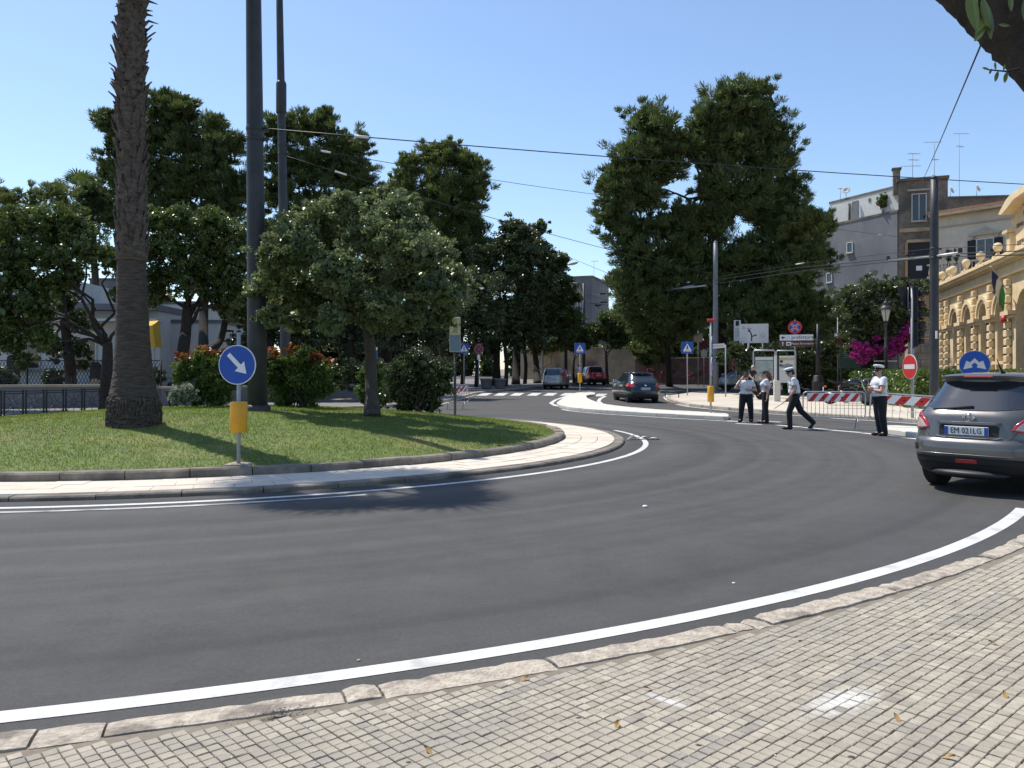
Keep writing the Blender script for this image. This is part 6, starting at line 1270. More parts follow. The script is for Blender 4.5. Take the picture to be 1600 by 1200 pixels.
# boards round the plaza
t = thing('info_board', 'glazed info board in a rounded steel frame behind the officers', 'info board', ((13.76,44.00,0.59)[0], 44, tz(44) + .12), R(-14))
B().tube([(-.56, 0, -.1), (-.56, 0, 2.5), (-.5, 0, 2.58), (.5, 0, 2.58), (.56, 0, 2.5), (.56, 0, -.1)], .04, 8).build('frame', M['steel'], t); bb_ = B().box((0, 0, 1.55), (.98, .06, 1.35), 0, .01).build('board', M['bluegrey'], t); B().box((0, -.035, 2.13), (.94, .01, .16)).build('header', M['board'], bb_)
M['map'] = mat('map_print', (.30, .36, .34), .3, .35, 3, col2=(.45, .5, .47)); B().box((0, -.035, 1.45), (.94, .01, 1.1)).build('map_sheet', M['map'], bb_)
t = thing('poster_board', 'poster board with dark horse-like print on pale paper', 'info board', ((14.78,43.50,0.60)[0], 43.5, tz(43.5) + .12), R(-14))
B().tube([(-.5, 0, -.1), (-.5, 0, 2.5), (-.44, 0, 2.56), (.44, 0, 2.56), (.5, 0, 2.5), (.5, 0, -.1)], .03, 8).build('frame', M['steel'], t); bb_ = B().box((0, 0, 1.55), (.86, .05, 1.45), 0, .01).build('board', M['board'], t); B().box((0, -.03, 2.1), (.8, .01, .14)).build('header', M['paper'], bb_)
M['print'] = mat('dark_print', (.06, .06, .065), .7, .5, 9, col2=(.4, .4, .39)); B().prism([(-.38, 1.85), (-.15, 1.8), (.1, 1.86), (.36, 1.78), (.32, 1.62), (.1, 1.68), (-.1, 1.62), (-.32, 1.68)], -.034, -.03).build('picture', M['print'], bb_); B().box((-.24, -.032, 1.97), (.15, .006, .12)).build('mark', M['black'], bb_)
t = thing('column', 'pale column with square concrete foot between the two boards', 'post', ((13.14,40.00,0.43)[0], 40, tz(40) + .12), R(-10)); B().box((0, 0, .5), (.3, .3, 1.1), 0, .02).build('foot', M['concrete'], t); B().box((-.06, 0, 1.65), (.1, .14, 1.25)).build('pale_side', M['board'], t); B().box((.05, 0, 1.65), (.1, .16, 1.25)).build('dark_side', M['pole'], t)
t = thing('green_board', 'dark green wooden notice board by the bougainvillea', 'info board', ((19.28,46.00,1.34)[0], 46, tz(46) + .1), R(-16)); M['green'] = mat('dark_green_paint', (.03, .065, .05), .6, .12, 4)
for s in (-.5, .5): B().box((s, 0, .9), (.07, .07, 2.0)).build('post', M['green'], t)
bb_ = B().box((0, -.02, 2.1), (1.15, .08, 1.05), 0, .01).build('board', M['green'], t); [B().box((q_, -.065, 2.45 - .13 * k), (.6, .006, .02)).build('faint_line', M['galv'], bb_) for k, q_ in enumerate((-.1, 0, -.05))]
t = thing('small_sign', 'small white over brown sign behind the green board', 'sign', ((19.39,48.00,1.33)[0], 48, tz(48) + .1), R(-10)); post(t, 4.6, .03); plate(t, .4, .24, 3.55, 'board'); plate(t, .4, .36, 3.2, 'brown')
for k, (px, lab) in enumerate([(760, 'concrete planter left of two under the avenue trees'), (782, 'concrete planter beside the slim avenue trunk')]):
    t = thing('planter', lab, 'planter', ((-1.78,56.00,0.84)[0] + .95 * k, 56, tz(56) + .12), 0, 'concrete planters'); B().lathe([(.3, 0), (.36, .1), (.42, .6), (.46, .62), (.46, .72), (.38, .73), (.36, .6)], n=18).build('pot', M['greyp'], t); B().lathe([(.36, .6), (.3, .66)], n=14).build('soil', M['soil'], t)
t = thing('blue_sign', 'blue and white plate peeping out right of the lawn oak stem', 'sign', ((-6.48,38.00,0.94)[0], 38, tz(38) + .1), R(40)); post(t, 2.6); plate(t, .35, .4, 2.3, 'blue'); plate(t, .3, .14, 2.6, 'white')
for k, (p, rz) in enumerate([((8.76,44.16), 2.5), ((3.08,19.30), .3)]):
    if k == 0:
        t = thing('wheel_stop', 'low dark metal hoop at the tip of the plaza kerb', 'bollard', gp(p, .12), rz); B().tube([(-.4, 0, -.05), (-.4, 0, .28), (0, 0, .32), (.4, 0, .3), (.4, 0, -.05)], .03, 6).build('hoop', M['iron'], t)
    else:
        t = thing('broken_marker', 'torn strip of white road marking tape curled on the asphalt', 'litter', (p[0], p[1], .0), rz)
        for j in range(3):
            pts = spline([(-.35 + .2 * j, .05 * j, .02), (-.1 + .2 * j, .1 - .1 * j, .12 - .03 * j), (.2 + .15 * j, .02 * j, .03)], 5); B().add([q_ + Vector((0, s * .06, 0)) for q_ in pts for s in (-1, 1)], [(2 * i, 2 * i + 1, 2 * i + 3, 2 * i + 2) for i in range(len(pts) - 1)]).build('tape_strip', M['concrete' if j else 'kerb_dark'], t)

# ================================================================ VEHICLES   (x forward, rear bumper at x = 0)
def paint(name, c, metal=.35, rough=.28): return mat(name, c, rough, .04, 3, metal=metal, spec=.5, coat=.8)
M['p_grey'] = paint('gunmetal_car_paint', (.115, .112, .107), .35, .3)
M['p_blue'] = paint('dark_blue_car_paint', (.018, .03, .042), .5)
M['p_red'] = paint('red_car_paint', (.48, .02, .025), .15)
M['p_silver'] = paint('silver_car_paint', (.38, .37, .36), .5)
M['p_pale'] = paint('pale_blue_car_paint', (.20, .26, .30), .5)
M['plastic'] = mat('black_plastic', (.016, .016, .017), .6, .15, 30, .1, 200)
M['tint'] = mat('tinted_glass', (.025, .028, .032), .04, .05, 2, spec=.9, coat=.5)
M['tail'] = mat('tail_lamp_red', (.42, .012, .015), .12, .1, 10, spec=.7, coat=1)
M['lens'] = mat('clear_lamp_lens', (.52, .40, .40), .15, .15, 14, spec=.7, coat=1)
M['chrome'] = mat('chrome', (.75, .75, .76), .12, .02, 3, metal=1.)
M['alloy'] = mat('alloy_rim', (.5, .51, .52), .3, .05, 4, metal=.8)
M['plate'] = mat('number_plate', (.70, .71, .70), .4, .03, 4)
class Car:
    def __init__(s, name, label, loc, rz, rows, xc, pm, n=5., zsplit=.5, wheels=((.78, .79), (3.4, .79)), wr=.34, ww=.215, rear_n=None, arch_r=.39, hubs='alloy'):
        s.T = np.array(rows, float); s.xc = xc; s.n = n; s.t = thing(name, label, 'car', loc, rz)
        z = np.linspace(s.T[0, 0], s.T[-1, 0], 58); s.zs = z; s.wheels = wheels
        cut = zsplit
        for nm, zz, m in (('body', z[z >= cut - 1e-6], pm), ('lower_trim', np.append(z[z < cut], cut), 'plastic')):
            if nm == 'body' and zz[0] > cut + 1e-3: zz = np.insert(zz, 0, cut)
            N = 84; vs = []; fs = []
            for q in zz:
                xr, xf, w_ = s.prof(q)
                for k in range(N):
                    a = 2 * PI * k / N; c, d = math.cos(a), math.sin(a); e = 2 / s.n
                    X = abs(c) ** e * (1 if c > 0 else -1); Y = abs(d) ** e * (1 if d > 0 else -1); vs.append((xc + X * ((xf - xc) if X > 0 else (xc - xr)), Y * w_, q))
            for i in range(len(zz) - 1):
                for k in range(N): fs.append((i * N + k, i * N + (k + 1) % N, (i + 1) * N + (k + 1) % N, (i + 1) * N + k))
            b = B().add(vs, fs, True); t_ = len(zz) - 1
            b.f.append(tuple(range(N - 1, -1, -1))); b.f.append(tuple(t_ * N + k for k in range(N)))
            o = b.build(nm, M[m], s.t)
            for wx, wy in wheels:
                cut_ = B().lathe([(arch_r, -1.3), (arch_r, 1.3)], (wx, 0, wr), 32, 'y', False).build('cutter', None)
                in_ = B().box((wx, 0, wr - .3), (arch_r * 2, wy * 2 - 2 * ww - .1, 3)).build('inner', None)
                md = cut_.modifiers.new('d', 'BOOLEAN'); md.operation = 'DIFFERENCE'; md.object = in_; md.solver = 'EXACT'
                md = o.modifiers.new('b', 'BOOLEAN'); md.operation = 'DIFFERENCE'; md.object = cut_; md.solver = 'EXACT'
                bpy.context.view_layer.update()
                me = bpy.data.meshes.new_from_object(o.evaluated_get(bpy.context.evaluated_depsgraph_get())); o.modifiers.clear(); old = o.data; o.data = me; bpy.data.meshes.remove(old); me.name = nm
                for q in (cut_, in_): md_ = q.data; bpy.data.objects.remove(q); bpy.data.meshes.remove(md_)
            o.data.materials.clear(); o.data.materials.append(M[m])
            o.data.polygons.foreach_set('material_index', [0] * len(o.data.polygons)); o.data.set_sharp_from_angle(angle=R(38))
        for wx, wy in wheels:
            for sd in (-1, 1):
                w0 = wy - ww / 2; ty = B().lathe([(wr * .62, -ww / 2), (wr * .9, -ww / 2), (wr * .985, -ww * .4), (wr, -ww * .25), (wr, ww * .25), (wr * .985, ww * .4), (wr * .9, ww / 2), (wr * .62, ww / 2)], n=28, axis='y').build('wheel', M['rubber'], s.t, (wx, sd * w0, wr))
                B().lathe([(wr * .66, -ww * .45), (wr * .66, ww * .3 * sd + .001), (wr * .05, ww * .34 * sd)][:2] + [(wr * .6, ww * .2)], n=28, axis='y').build('rim', M['alloy' if hubs == 'alloy' else 'plastic'], ty) if False else None
                rim = B()
                for k in range(5):
                    a = 2 * PI * k / 5; d = Vector((math.cos(a), 0, math.sin(a))); p_ = Vector((-math.sin(a), 0, math.cos(a)))
                    y0, y1 = sd * ww * .30, sd * ww * .44
                    V_ = [d * wr * .1 + p_ * wr * .13, d * wr * .62 + p_ * wr * .1, d * wr * .62 - p_ * wr * .1, d * wr * .1 - p_ * wr * .13]
                    rim.add([v + Vector((0, y, 0)) for y in (y0, y1) for v in V_], [(0, 1, 2, 3), (7, 6, 5, 4), (0, 4, 5, 1), (1, 5, 6, 2), (2, 6, 7, 3), (3, 7, 4, 0)])
                rim.lathe([(wr * .6, sd * ww * .25), (wr * .66, sd * ww * .25), (wr * .66, sd * ww * .47), (wr * .6, sd * ww * .47), (wr * .6, sd * ww * .25)], n=28, axis='y'); rim.lathe([(wr * .02, sd * ww * .28), (wr * .17, sd * ww * .28), (wr * .17, sd * ww * .46), (wr * .02, sd * ww * .47)], n=14, axis='y')
                rim.build('rim', M['alloy' if hubs == 'alloy' else 'plastic'], ty); B().lathe([(wr * .62, -ww * .2), (wr * .62, ww * .2)], n=20, axis='y').build('brake_disc', M['iron'], ty)
        ux0, ux1 = wheels[0][0] - .2, wheels[1][0] + .2; B().box(((ux0 + ux1) / 2, 0, s.T[0, 0] + .02), (ux1 - ux0, 1.1, .1)).build('underbody', M['plastic'], s.t)
    def prof(s, z): return tuple(float(np.interp(z, s.T[:, 0], s.T[:, i])) for i in (1, 2, 3))
    def rear(s, y, z):
        xr, xf, w_ = s.prof(z); u_ = min(.9999, abs(y) / w_); return s.xc - (s.xc - xr) * (1 - u_ ** s.n) ** (1 / s.n)
    def side(s, x, z):
        xr, xf, w_ = s.prof(z); a = (xf - s.xc) if x > s.xc else (s.xc - xr); u_ = min(.9999, abs(x - s.xc) / a); return w_ * (1 - u_ ** s.n) ** (1 / s.n)
    def patch(s, name, outline, m, off=.006, where='rear', sd=1, parent=None, sub=4, rings=6, thick=0.):
        P = [Vector((p[0], p[1])) for p in outline]; c = sum(P, Vector((0, 0))) / len(P); Q = []
        for i in range(len(P)): Q += [P[i].lerp(P[(i + 1) % len(P)], k / sub) for k in range(sub)]
        f = (lambda p: Vector((s.rear(p.x, p.y), p.x, p.y))) if where == 'rear' else (lambda p: Vector((p.x, sd * s.side(p.x, p.y), p.y)))
        def nrm(p):
            e = .012; du = f(p + Vector((e, 0))) - f(p - Vector((e, 0))); dv = f(p + Vector((0, e))) - f(p - Vector((0, e))); n_ = du.cross(dv).normalized()
            ref = Vector((-1, 0, .1)) if where == 'rear' else Vector((0, sd, .1)); return n_ if n_.dot(ref) > 0 else -n_
        vs = []; fs = []; N = len(Q)
        for r in range(rings): 
            for q in Q: p = c.lerp(q, 1 - r / rings); vs.append(f(p) + nrm(p) * (off - (.002 if r == 0 and off > .004 else 0)))
        vs.append(f(c) + nrm(c) * off)
        for r in range(rings - 1):
            for k in range(N): fs.append((r * N + k, r * N + (k + 1) % N, (r + 1) * N + (k + 1) % N, (r + 1) * N + k))
        for k in range(N): fs.append(((rings - 1) * N + k, (rings - 1) * N + (k + 1) % N, rings * N))
        if thick:
            k0 = len(vs); vs += [f(q) + nrm(q) * (off - thick) for q in Q]
            for k in range(N): fs.append((k, k0 + k, k0 + (k + 1) % N, (k + 1) % N))
        b = B().add(vs, fs, True); return b.build(name, M[m], parent or s.t)
    def line(s, name, pts, r, m, off=.004, where='rear', sd=1, parent=None):
        o = []
        for a, e in zip(pts, pts[1:]):
            for k in range(8):
                p = Vector(a).lerp(Vector(e), k / 8); q = Vector((s.rear(p.x, p.y) - off, p.x, p.y)) if where == 'rear' else Vector((p.x, sd * (s.side(p.x, p.y) + off), p.y)); o.append(q)
        p = Vector(pts[-1]); o.append(Vector((s.rear(p.x, p.y) - off, p.x, p.y)) if where == 'rear' else Vector((p.x, sd * (s.side(p.x, p.y) + off), p.y)))
        return B().tube(o, r, 6).build(name, M[m], parent or s.t)
    def mirrors(s, x, z, m):
        for sd in (-1, 1):
            y = sd * (s.side(x, z) + .11); mr = B().ball((x, y, z + .06), (.09, .14, .095), 12, 8).build('mirror', M[m], s.t); B().box((x - .07, y, z + .06), (.02, .2, .13)).build('mirror_glass', M['chrome'], mr)
    def plate_(s, y, z, txt=None, wd=.52, h=.112, off=.012):
        x = s.rear(y, z) - off; p = B().box((x, y, z), (.012, wd, h), 0, .003).build('number_plate', M['plate'], s.t)
        for sd in (-1, 1): B().box((x - .007, y + sd * (wd / 2 - .025), z), (.003, .046, h - .006)).build('blue_band', M['blue'], p)
        if txt: text(txt, .105, M['black'], p, (x - .0075, y, z - .001), (R(90), 0, R(-90)), 'characters', sx=.86)
        else:
            for k in range(7): B().box((x - .0075, y - .17 + .056 * k, z), (.002, .03, h * .6)).build('character', M['black'], p)
# ---- the near grey crossover
rowsQ = [(.24, .16, 4.16, .76), (.30, .07, 4.22, .83), (.40, .025, 4.27, .865), (.52, .0, 4.29, .885), (.64, .005, 4.29, .892), (.70, .03, 4.28, .892), (.73, .075, 4.28, .89), (.80, .085, 4.26, .889), (.90, .10, 4.2, .885), (.97, .115, 3.9, .878), (1.03, .135, 3.45, .866), (1.09, .18, 3.2, .84), (1.14, .235, 3.06, .81), (1.24, .335, 2.85, .765), (1.36, .45, 2.55, .705), (1.47, .555, 2.3, .655), (1.515, .55, 2.2, .64), (1.545, .50, 2.08, .625), (1.575, .56, 1.95, .59), (1.60, .85, 1.75, .48), (1.615, 1.1, 1.5, .30)]
qa = R(40.0)       # heading measured from +X
QL = Vector((5.93, 10.55)); 
cq_ = Car('crossover_car', 'gunmetal grey crossover at the right edge, seen from behind', (QL.x, QL.y, .0), qa, rowsQ, 2.15, 'p_grey', 4.6, .495, ((.86, .79), (3.49, .79)), .345, .215)
cq_.patch('rear_window', [(-.60, 1.135), (-.3, 1.105), (0, 1.10), (.3, 1.105), (.60, 1.135), (.665, 1.19), (.59, 1.36), (.53, 1.475), (.3, 1.497), (0, 1.505), (-.3, 1.497), (-.53, 1.475), (-.59, 1.36), (-.665, 1.19)], 'tint', .008)
vs = []; n = 14
for k in range(n + 1):
    y = lerp(-.55, .55, k / n); c = (abs(y) / .55) ** 4; x = .43 + .2 * c; zt_ = 1.585 - .028 * c
    vs += [(x + .42, y, zt_ + .018), (x + .03, y, zt_ + .002), (x, y, zt_ - .018), (x + .02, y, zt_ - .055), (x + .2, y, zt_ - .07)]
B().add(vs, [(5 * i + a, 5 * i + a + 1, 5 * i + a + 6, 5 * i + a + 5) for i in range(n) for a in range(4)] + [(4, 3, 2, 1, 0), tuple(5 * n + a for a in range(5))], True).build('roof_spoiler', M['p_grey'], cq_.t).data.set_sharp_from_angle(angle=R(40))
B().box((.435, 0, 1.553), (.03, .36, .022), 0, .006).build('brake_light', M['tail'], cq_.t)
for sd in (-1, 1):
    tl_ = cq_.patch('tail_light', [(sd * .50, .86), (sd * .60, .835), (sd * .74, .835), (sd * .845, .86), (sd * .868, .96), (sd * .845, 1.06), (sd * .76, 1.075), (sd * .62, 1.02), (sd * .53, .93)], 'tail', .014, thick=.03)
    cq_.patch('reversing_lamp', [(sd * .535, .872), (sd * .62, .86), (sd * .735, .865), (sd * .745, .98), (sd * .68, .99), (sd * .60, .955)], 'lens', .02, parent=tl_)
    cq_.patch('fog_reflector', [(sd * .70 + .055 * math.cos(k * .785), .60 + .05 * math.sin(k * .785)) for k in range(8)], 'plastic' if sd > 0 else 'tail', .008)
    cq_.line('hatch_seam', [(sd * .47, .735), (sd * .54, .80), (sd * .585, .90), (sd * .64, 1.05)], .0035, 'plastic', -.001)
    cq_.patch('side_window', [(1.0, 1.14), (1.9, 1.11), (2.9, 1.10), (2.55, 1.32), (2.2, 1.47), (1.6, 1.50), (1.1, 1.43), (.85, 1.25)], 'tint', .008, 'side', sd)
    cq_.patch('wheel_lip', [(.86 + .45 * math.cos(a), .345 + .45 * math.sin(a)) for a in np.linspace(.25, PI - .15, 12)] + [(.86 + .385 * math.cos(a), .345 + .385 * math.sin(a)) for a in np.linspace(PI - .15, .25, 12)], 'plastic', .012, 'side', sd, rings=1, sub=1) if False else None
cq_.patch('bumper_insert', [(-.62, .40), (.62, .40), (.66, .47), (.55, .50), (0, .51), (-.55, .50), (-.66, .47)], 'plastic', .012)
cq_.patch('rear_fog_lamp', [(-.14, .425), (.12, .425), (.12, .475), (-.14, .475)], 'tail', .02)
cq_.line('bumper_crease', [(-.78, .525), (-.4, .53), (.4, .53), (.78, .525)], .009, 'p_grey', .003)
cq_.patch('plate_recess', [(-.36, .775), (.36, .775), (.37, .90), (.33, .915), (-.33, .915), (-.37, .90)], 'plastic', .004)
cq_.patch('plate_garnish', [(-.37, .918), (.37, .918), (.39, .955), (-.39, .955)], 'p_grey', .028, thick=.03)
cq_.line('plate_lip', [(-.4, .76), (-.33, .748), (.33, .748), (.4, .76)], .009, 'p_grey', .004)
cq_.plate_(0.02, .84, 'EM 021LG', .54, .115, .016)
xe = cq_.rear(0, 1.015) - .012; em = B().lathe([(.052, -.008), (.062, -.008), (.062, .006), (.052, .006), (.052, -.008)], n=24, axis='x').build('emblem', M['chrome'], cq_.t, (xe, 0, 1.015)); B().box((0, 0, 0), (.014, .16, .022)).build('bar', M['chrome'], em)
xw = [Vector((cq_.rear(y, z) - .018, y, z)) for y, z in ((-.02, 1.13), (.2, 1.125), (.46, 1.12))]; xw = [Vector((cq_.rear(y, z) - .02, y, z)) for y, z in ((-.02, 1.15), (.22, 1.135), (.50, 1.112))]
B().tube(xw, [.02, .016, .008], 6).build('rear_wiper', M['plastic'], cq_.t); B().tube([Vector((.74, -.2, 1.60)), Vector((.67, -.2, 1.635)), Vector((.50, -.2, 1.79))], [.03, .012, .005], 6).build('roof_antenna', M['plastic'], cq_.t)
cq_.mirrors(2.75, 1.07, 'p_grey'); B().ball((.14, .0, .28), (.22, .5, .07), 12, 6).build('silencer', M['iron'], cq_.t)
# ---- three cars on the avenue
rowsA = [(.22, .15, 4.2, .76), (.3, .06, 4.28, .84), (.45, .01, 4.36, .89), (.6, .0, 4.38, .91), (.72, .04, 4.37, .912), (.85, .08, 4.3, .91), (.95, .12, 4.1, .895), (1.02, .17, 3.5, .87), (1.08, .25, 3.2, .84), (1.2, .40, 2.9, .775), (1.35, .58, 2.6, .71), (1.46, .70, 2.3, .655), (1.5, .62, 2.2, .64), (1.54, .72, 2.0, .60), (1.58, 1.0, 1.75, .48), (1.59, 1.2, 1.5, .3)]
def hatch(c, zb, zt, y0, y1, lz0, lz1, ly0, pz, lamp='tail', roofrail=False, pm='p_blue'):
    c.patch('rear_window', [(-y0, zb + .02), (0, zb), (y0, zb + .02), (y0 + .05, zb + .06), (y1, zt - .03), (0, zt), (-y1, zt - .03), (-y0 - .05, zb + .06)], 'tint', .008)
    for sd in (-1, 1):
        l = c.patch('tail_light', [(sd * ly0, lz0 + .02), (sd * (ly0 + .2), lz0), (sd * .855, lz0 + .02), (sd * .87, (lz0 + lz1) / 2), (sd * .84, lz1), (sd * (ly0 + .1), lz1)], lamp, .014, thick=.03)
        c.line('window_edge', [(1.0, zb + .0), (2.9, zb - .02)], .008, 'chrome', .004, 'side', sd)
        for k, (xa, xb, xt0, xt1) in enumerate([(.85, 1.75, 1.2, 1.8), (1.82, 2.85, 1.86, 2.3)]): c.patch('side_window', [(xa, zb + .03), (xb, zb + .02), (xt1, zt - .04), (xt0, zt - .04)], 'tint', .008, 'side', sd)
        c.line('door_seam', [(1.8, .5), (1.8, zb)], .004, 'plastic', 0, 'side', sd); c.line('hatch_seam', [(sd * .5, .62), (sd * .6, zb)], .004, 'plastic', 0)
    c.plate_(0, pz); c.mirrors(2.8, zb - .02, pm)
    x = c.rear(0, pz + .17) - .008; B().lathe([(.05, -.006), (.055, .006)], n=14, axis='x').build('emblem', M['chrome'], c.t, (x, 0, pz + .17)); c.patch('roof_spoiler', [(-y1 - .04, zt + .0), (0, zt + .02), (y1 + .04, zt), (y1, zt + .06), (0, zt + .07), (-y1, zt + .06)], pm, .04, thick=.05)
ga_ = (6.31,40.58)
ca = Car('crossover_car', 'dark blue crossover driving away beside the traffic island', (ga_[0] + .42, ga_[1] - .1, tz(ga_[1])), R(96), rowsA, 2.2, 'p_blue', 4.6, .44, ((.85, .80), (3.42, .80)), .35, .22)
hatch(ca, 1.06, 1.48, .60, .55, .80, .98, .50, .72); ca.patch('bumper_insert', [(-.6, .3), (.6, .3), (.66, .42), (-.66, .42)], 'plastic', .012); [ca.line('roof_rail', [(.9, 1.535), (2.1, 1.535)], .02, 'chrome', .0, 'side', sd) for sd in (-1, 1)]
rowsR = [(.22, .12, 3.95, .74), (.3, .05, 4.02, .82), (.45, .0, 4.1, .87), (.6, .0, 4.12, .88), (.75, .06, 4.1, .885), (.9, .10, 3.95, .87), (1.0, .16, 3.5, .84), (1.08, .25, 3.1, .80), (1.2, .42, 2.8, .74), (1.35, .60, 2.5, .67), (1.47, .75, 2.2, .61), (1.52, .72, 2.0, .58), (1.56, 1.0, 1.7, .44), (1.57, 1.2, 1.5, .3)]
gr_ = (7.16,66.34); cr = Car('small_car', 'red small crossover at the far end of the avenue', (gr_[0], gr_[1], tz(gr_[1])), R(102), rowsR, 2.05, 'p_red', 4.6, .56, ((.75, .77), (3.28, .77)), .34, .21); hatch(cr, 1.06, 1.48, .56, .52, .86, 1.0, .55, .8, pm='p_red')
rowsS = [(.22, .10, 3.4, .70), (.3, .03, 3.46, .76), (.45, .0, 3.52, .79), (.6, .0, 3.54, .795), (.75, .04, 3.5, .795), (.9, .06, 3.3, .79), (1.0, .08, 2.95, .775), (1.1, .11, 2.75, .755), (1.25, .17, 2.5, .715), (1.4, .24, 2.25, .67), (1.5, .3, 2.05, .635), (1.54, .4, 1.9, .58), (1.56, .8, 1.6, .4)]
gs_ = (2.85,57.99); cs = Car('small_car', 'silver small hatchback on the left of the avenue', (gs_[0], gs_[1], tz(gs_[1])), R(76), rowsS, 1.8, 'p_silver', 5., .36, ((.62, .69), (2.92, .69)), .29, .17, arch_r=.33); hatch(cs, 1.0, 1.44, .52, .48, .99, 1.42, .58, .74, pm='p_silver')
gp_ = ((14.85,53.00,0.67)[0], 53.); cp = Car('small_car', 'pale blue small car parked behind the phoning officer', (gp_[0] + 1.9, gp_[1], tz(53) + .13), R(172), [(r[0], r[1] * .9, r[2] * .88, r[3] * .93) for r in rowsS], 1.7, 'p_pale', 5., .36, ((.6, .64), (2.6, .64)), .29, .17, arch_r=.33); hatch(cp, 1.0, 1.44, .50, .46, .82, 1.0, .5, .7, pm='p_pale')
# ---- motorcycles on the plaza
def motorbike(label, loc, rz, body, seat='plastic', windscreen=True, box=False, lean=.16):
    t = thing('motorcycle', label, 'motorcycle', loc, rz, 'motorcycles parked on the plaza'); t.rotation_euler = (lean, 0, rz); r = .31
    for x in (0, 1.42):
        w_ = B().lathe([(r - .09, -.05), (r - .03, -.065), (r, -.03), (r, .03), (r - .03, .065), (r - .09, .05), (r - .09, -.05)], n=26, axis='y').build('wheel', M['rubber'], t, (x, 0, r)); rb = B().lathe([(.03, -.05), (.05, -.05), (.05, .05), (.03, .05)], n=10, axis='y')
        for k in range(5): a = k * 1.257; rb.tube([(.04 * math.cos(a), 0, .04 * math.sin(a)), (.225 * math.cos(a), 0, .225 * math.sin(a))], .014, 5)
        rb.lathe([(.14, .05), (.14, .06), (.08, .06), (.08, .05)], n=16, axis='y'); rb.build('rim', M['alloy'], w_)
    B().tube(spline([(.35, 0, .62), (.5, .0, .80), (.85, 0, .82), (1.12, 0, .88), (1.2, 0, .95)], 5), [.06] * 5 + [.1] * 6 + [.06] * 10, 8).build('frame', M['iron'], t)
    B().ball((.88, 0, .90), (.30, .16, .15), 14, 10).build('tank', M[body], t); B().add([(.62, -.12, .82), (.62, .12, .82), (.1, .1, .86), (.1, -.1, .86), (.6, -.13, .90), (.6, .13, .90), (.35, .13, .88), (.35, -.13, .88), (-.12, .07, 1.0), (-.12, -.07, 1.0), (-.1, .06, .93), (-.1, -.06, .93)], [(4, 5, 6, 7), (7, 6, 8, 9), (0, 3, 11, 9), (0, 9, 7, 4), (1, 5, 6, 2), (2, 6, 8, 10), (9, 8, 10, 11), (2, 10, 11, 3), (0, 1, 2, 3), (0, 4, 5, 1)]).build('seat', M[seat], t)
    B().box((.72, 0, .46), (.48, .28, .34), 0, .05).build('engine', M['iron'], t); B().tube([(.7, -.16, .36), (.3, -.19, .36), (-.2, -.2, .5)], [.04, .06, .055], 10).build('exhaust', M['steel'], t); B().tube([(.5, .1, .4), (0, .07, .31)], .035, 6).build('swing_arm', M['alloy'], t); B().tube([(.5, -.1, .4), (0, -.07, .31)], .035, 6).build('swing_arm', M['alloy'], t)
    for s in (-.085, .085): B().tube([(1.42, s, .31), (1.2, s, .78), (1.13, s, 1.0)], .026, 8).build('fork', M['alloy'], t)
    B().ball((1.28, 0, .86), (.14, .14, .15), 12, 8).build('headlamp_cowl', M[body], t); B().ball((1.38, 0, .85), (.06, .1, .1), 10, 6).build('headlamp', M['lens'], t)
    B().tube(spline([(1.02, -.38, 1.0), (1.1, -.2, 1.05), (1.12, 0, 1.0), (1.1, .2, 1.05), (1.02, .38, 1.0)], 4), .016, 6).build('handlebar', M['iron'], t)
    for s in (-1, 1): B().tube([(1.08, s * .27, 1.05), (1.1, s * .33, 1.22)], .008, 5).build('mirror_arm', M['iron'], t); B().ball((1.1, s * .36, 1.25), (.03, .09, .055), 10, 6).build('mirror', M['chrome'], t)
    vs = [(1.42 + .0 * 1 + dx, y, z) for dx, y, z in ((-.02, -.2, .6), (-.02, .2, .6))]
    B().lathe([(.33, -.06), (.345, -.06), (.345, .06), (.33, .06)], (0, 0, 0), 24, 'y').build('front_mudguard', M[body], t, (1.42, 0, .31)).scale = (1, 1, 1)
    if windscreen: B().prism([(-.13, .95), (.13, .95), (.15, 1.15), (.08, 1.34), (-.08, 1.34), (-.15, 1.15)], 0, .012, 'xz').build('windscreen', M['tint'], t, (1.24, 0, .05)).rotation_euler = (R(18), 0, R(90))
    if box: B().box((-.1, 0, 1.14), (.36, .38, .3), 0, .06).build('top_box', M['plastic'], t)
    B().tube([(.6, .12, .3), (.55, .34, .02)], .016, 6).build('side_stand', M['iron'], t); B().box((-.2, 0, .72), (.1, .14, .06), R(0), .01).build('tail_lamp', M['tail'], t); B().box((-.27, 0, .6), (.02, .18, .16)).build('number_plate', M['plate'], t); return t
mb = (17.07,39.47)
m1 = motorbike('black sports motorcycle with windscreen behind the striped crowd barrier', (14.41,36.53)+(.2,), R(-16), 'p_blue')
m2 = motorbike('black motorcycle mostly hidden behind the standing officer', (15.92,38.43)+(.2,), R(-30), 'plastic')
for q in (m1, m2): q.scale = (1.12, 1.12, 1.12)
motorbike('dark motorcycle with a top box in the shade, farther left of two', ((18.07,49.72)[0], (18.07,49.72)[1], .28), R(-70), 'plastic', box=True); motorbike('dark motorcycle with a red cowl in the shade near the lantern post', ((19.44,50.61)[0], (19.44,50.61)[1], .28), R(-78), 'p_red', windscreen=False)
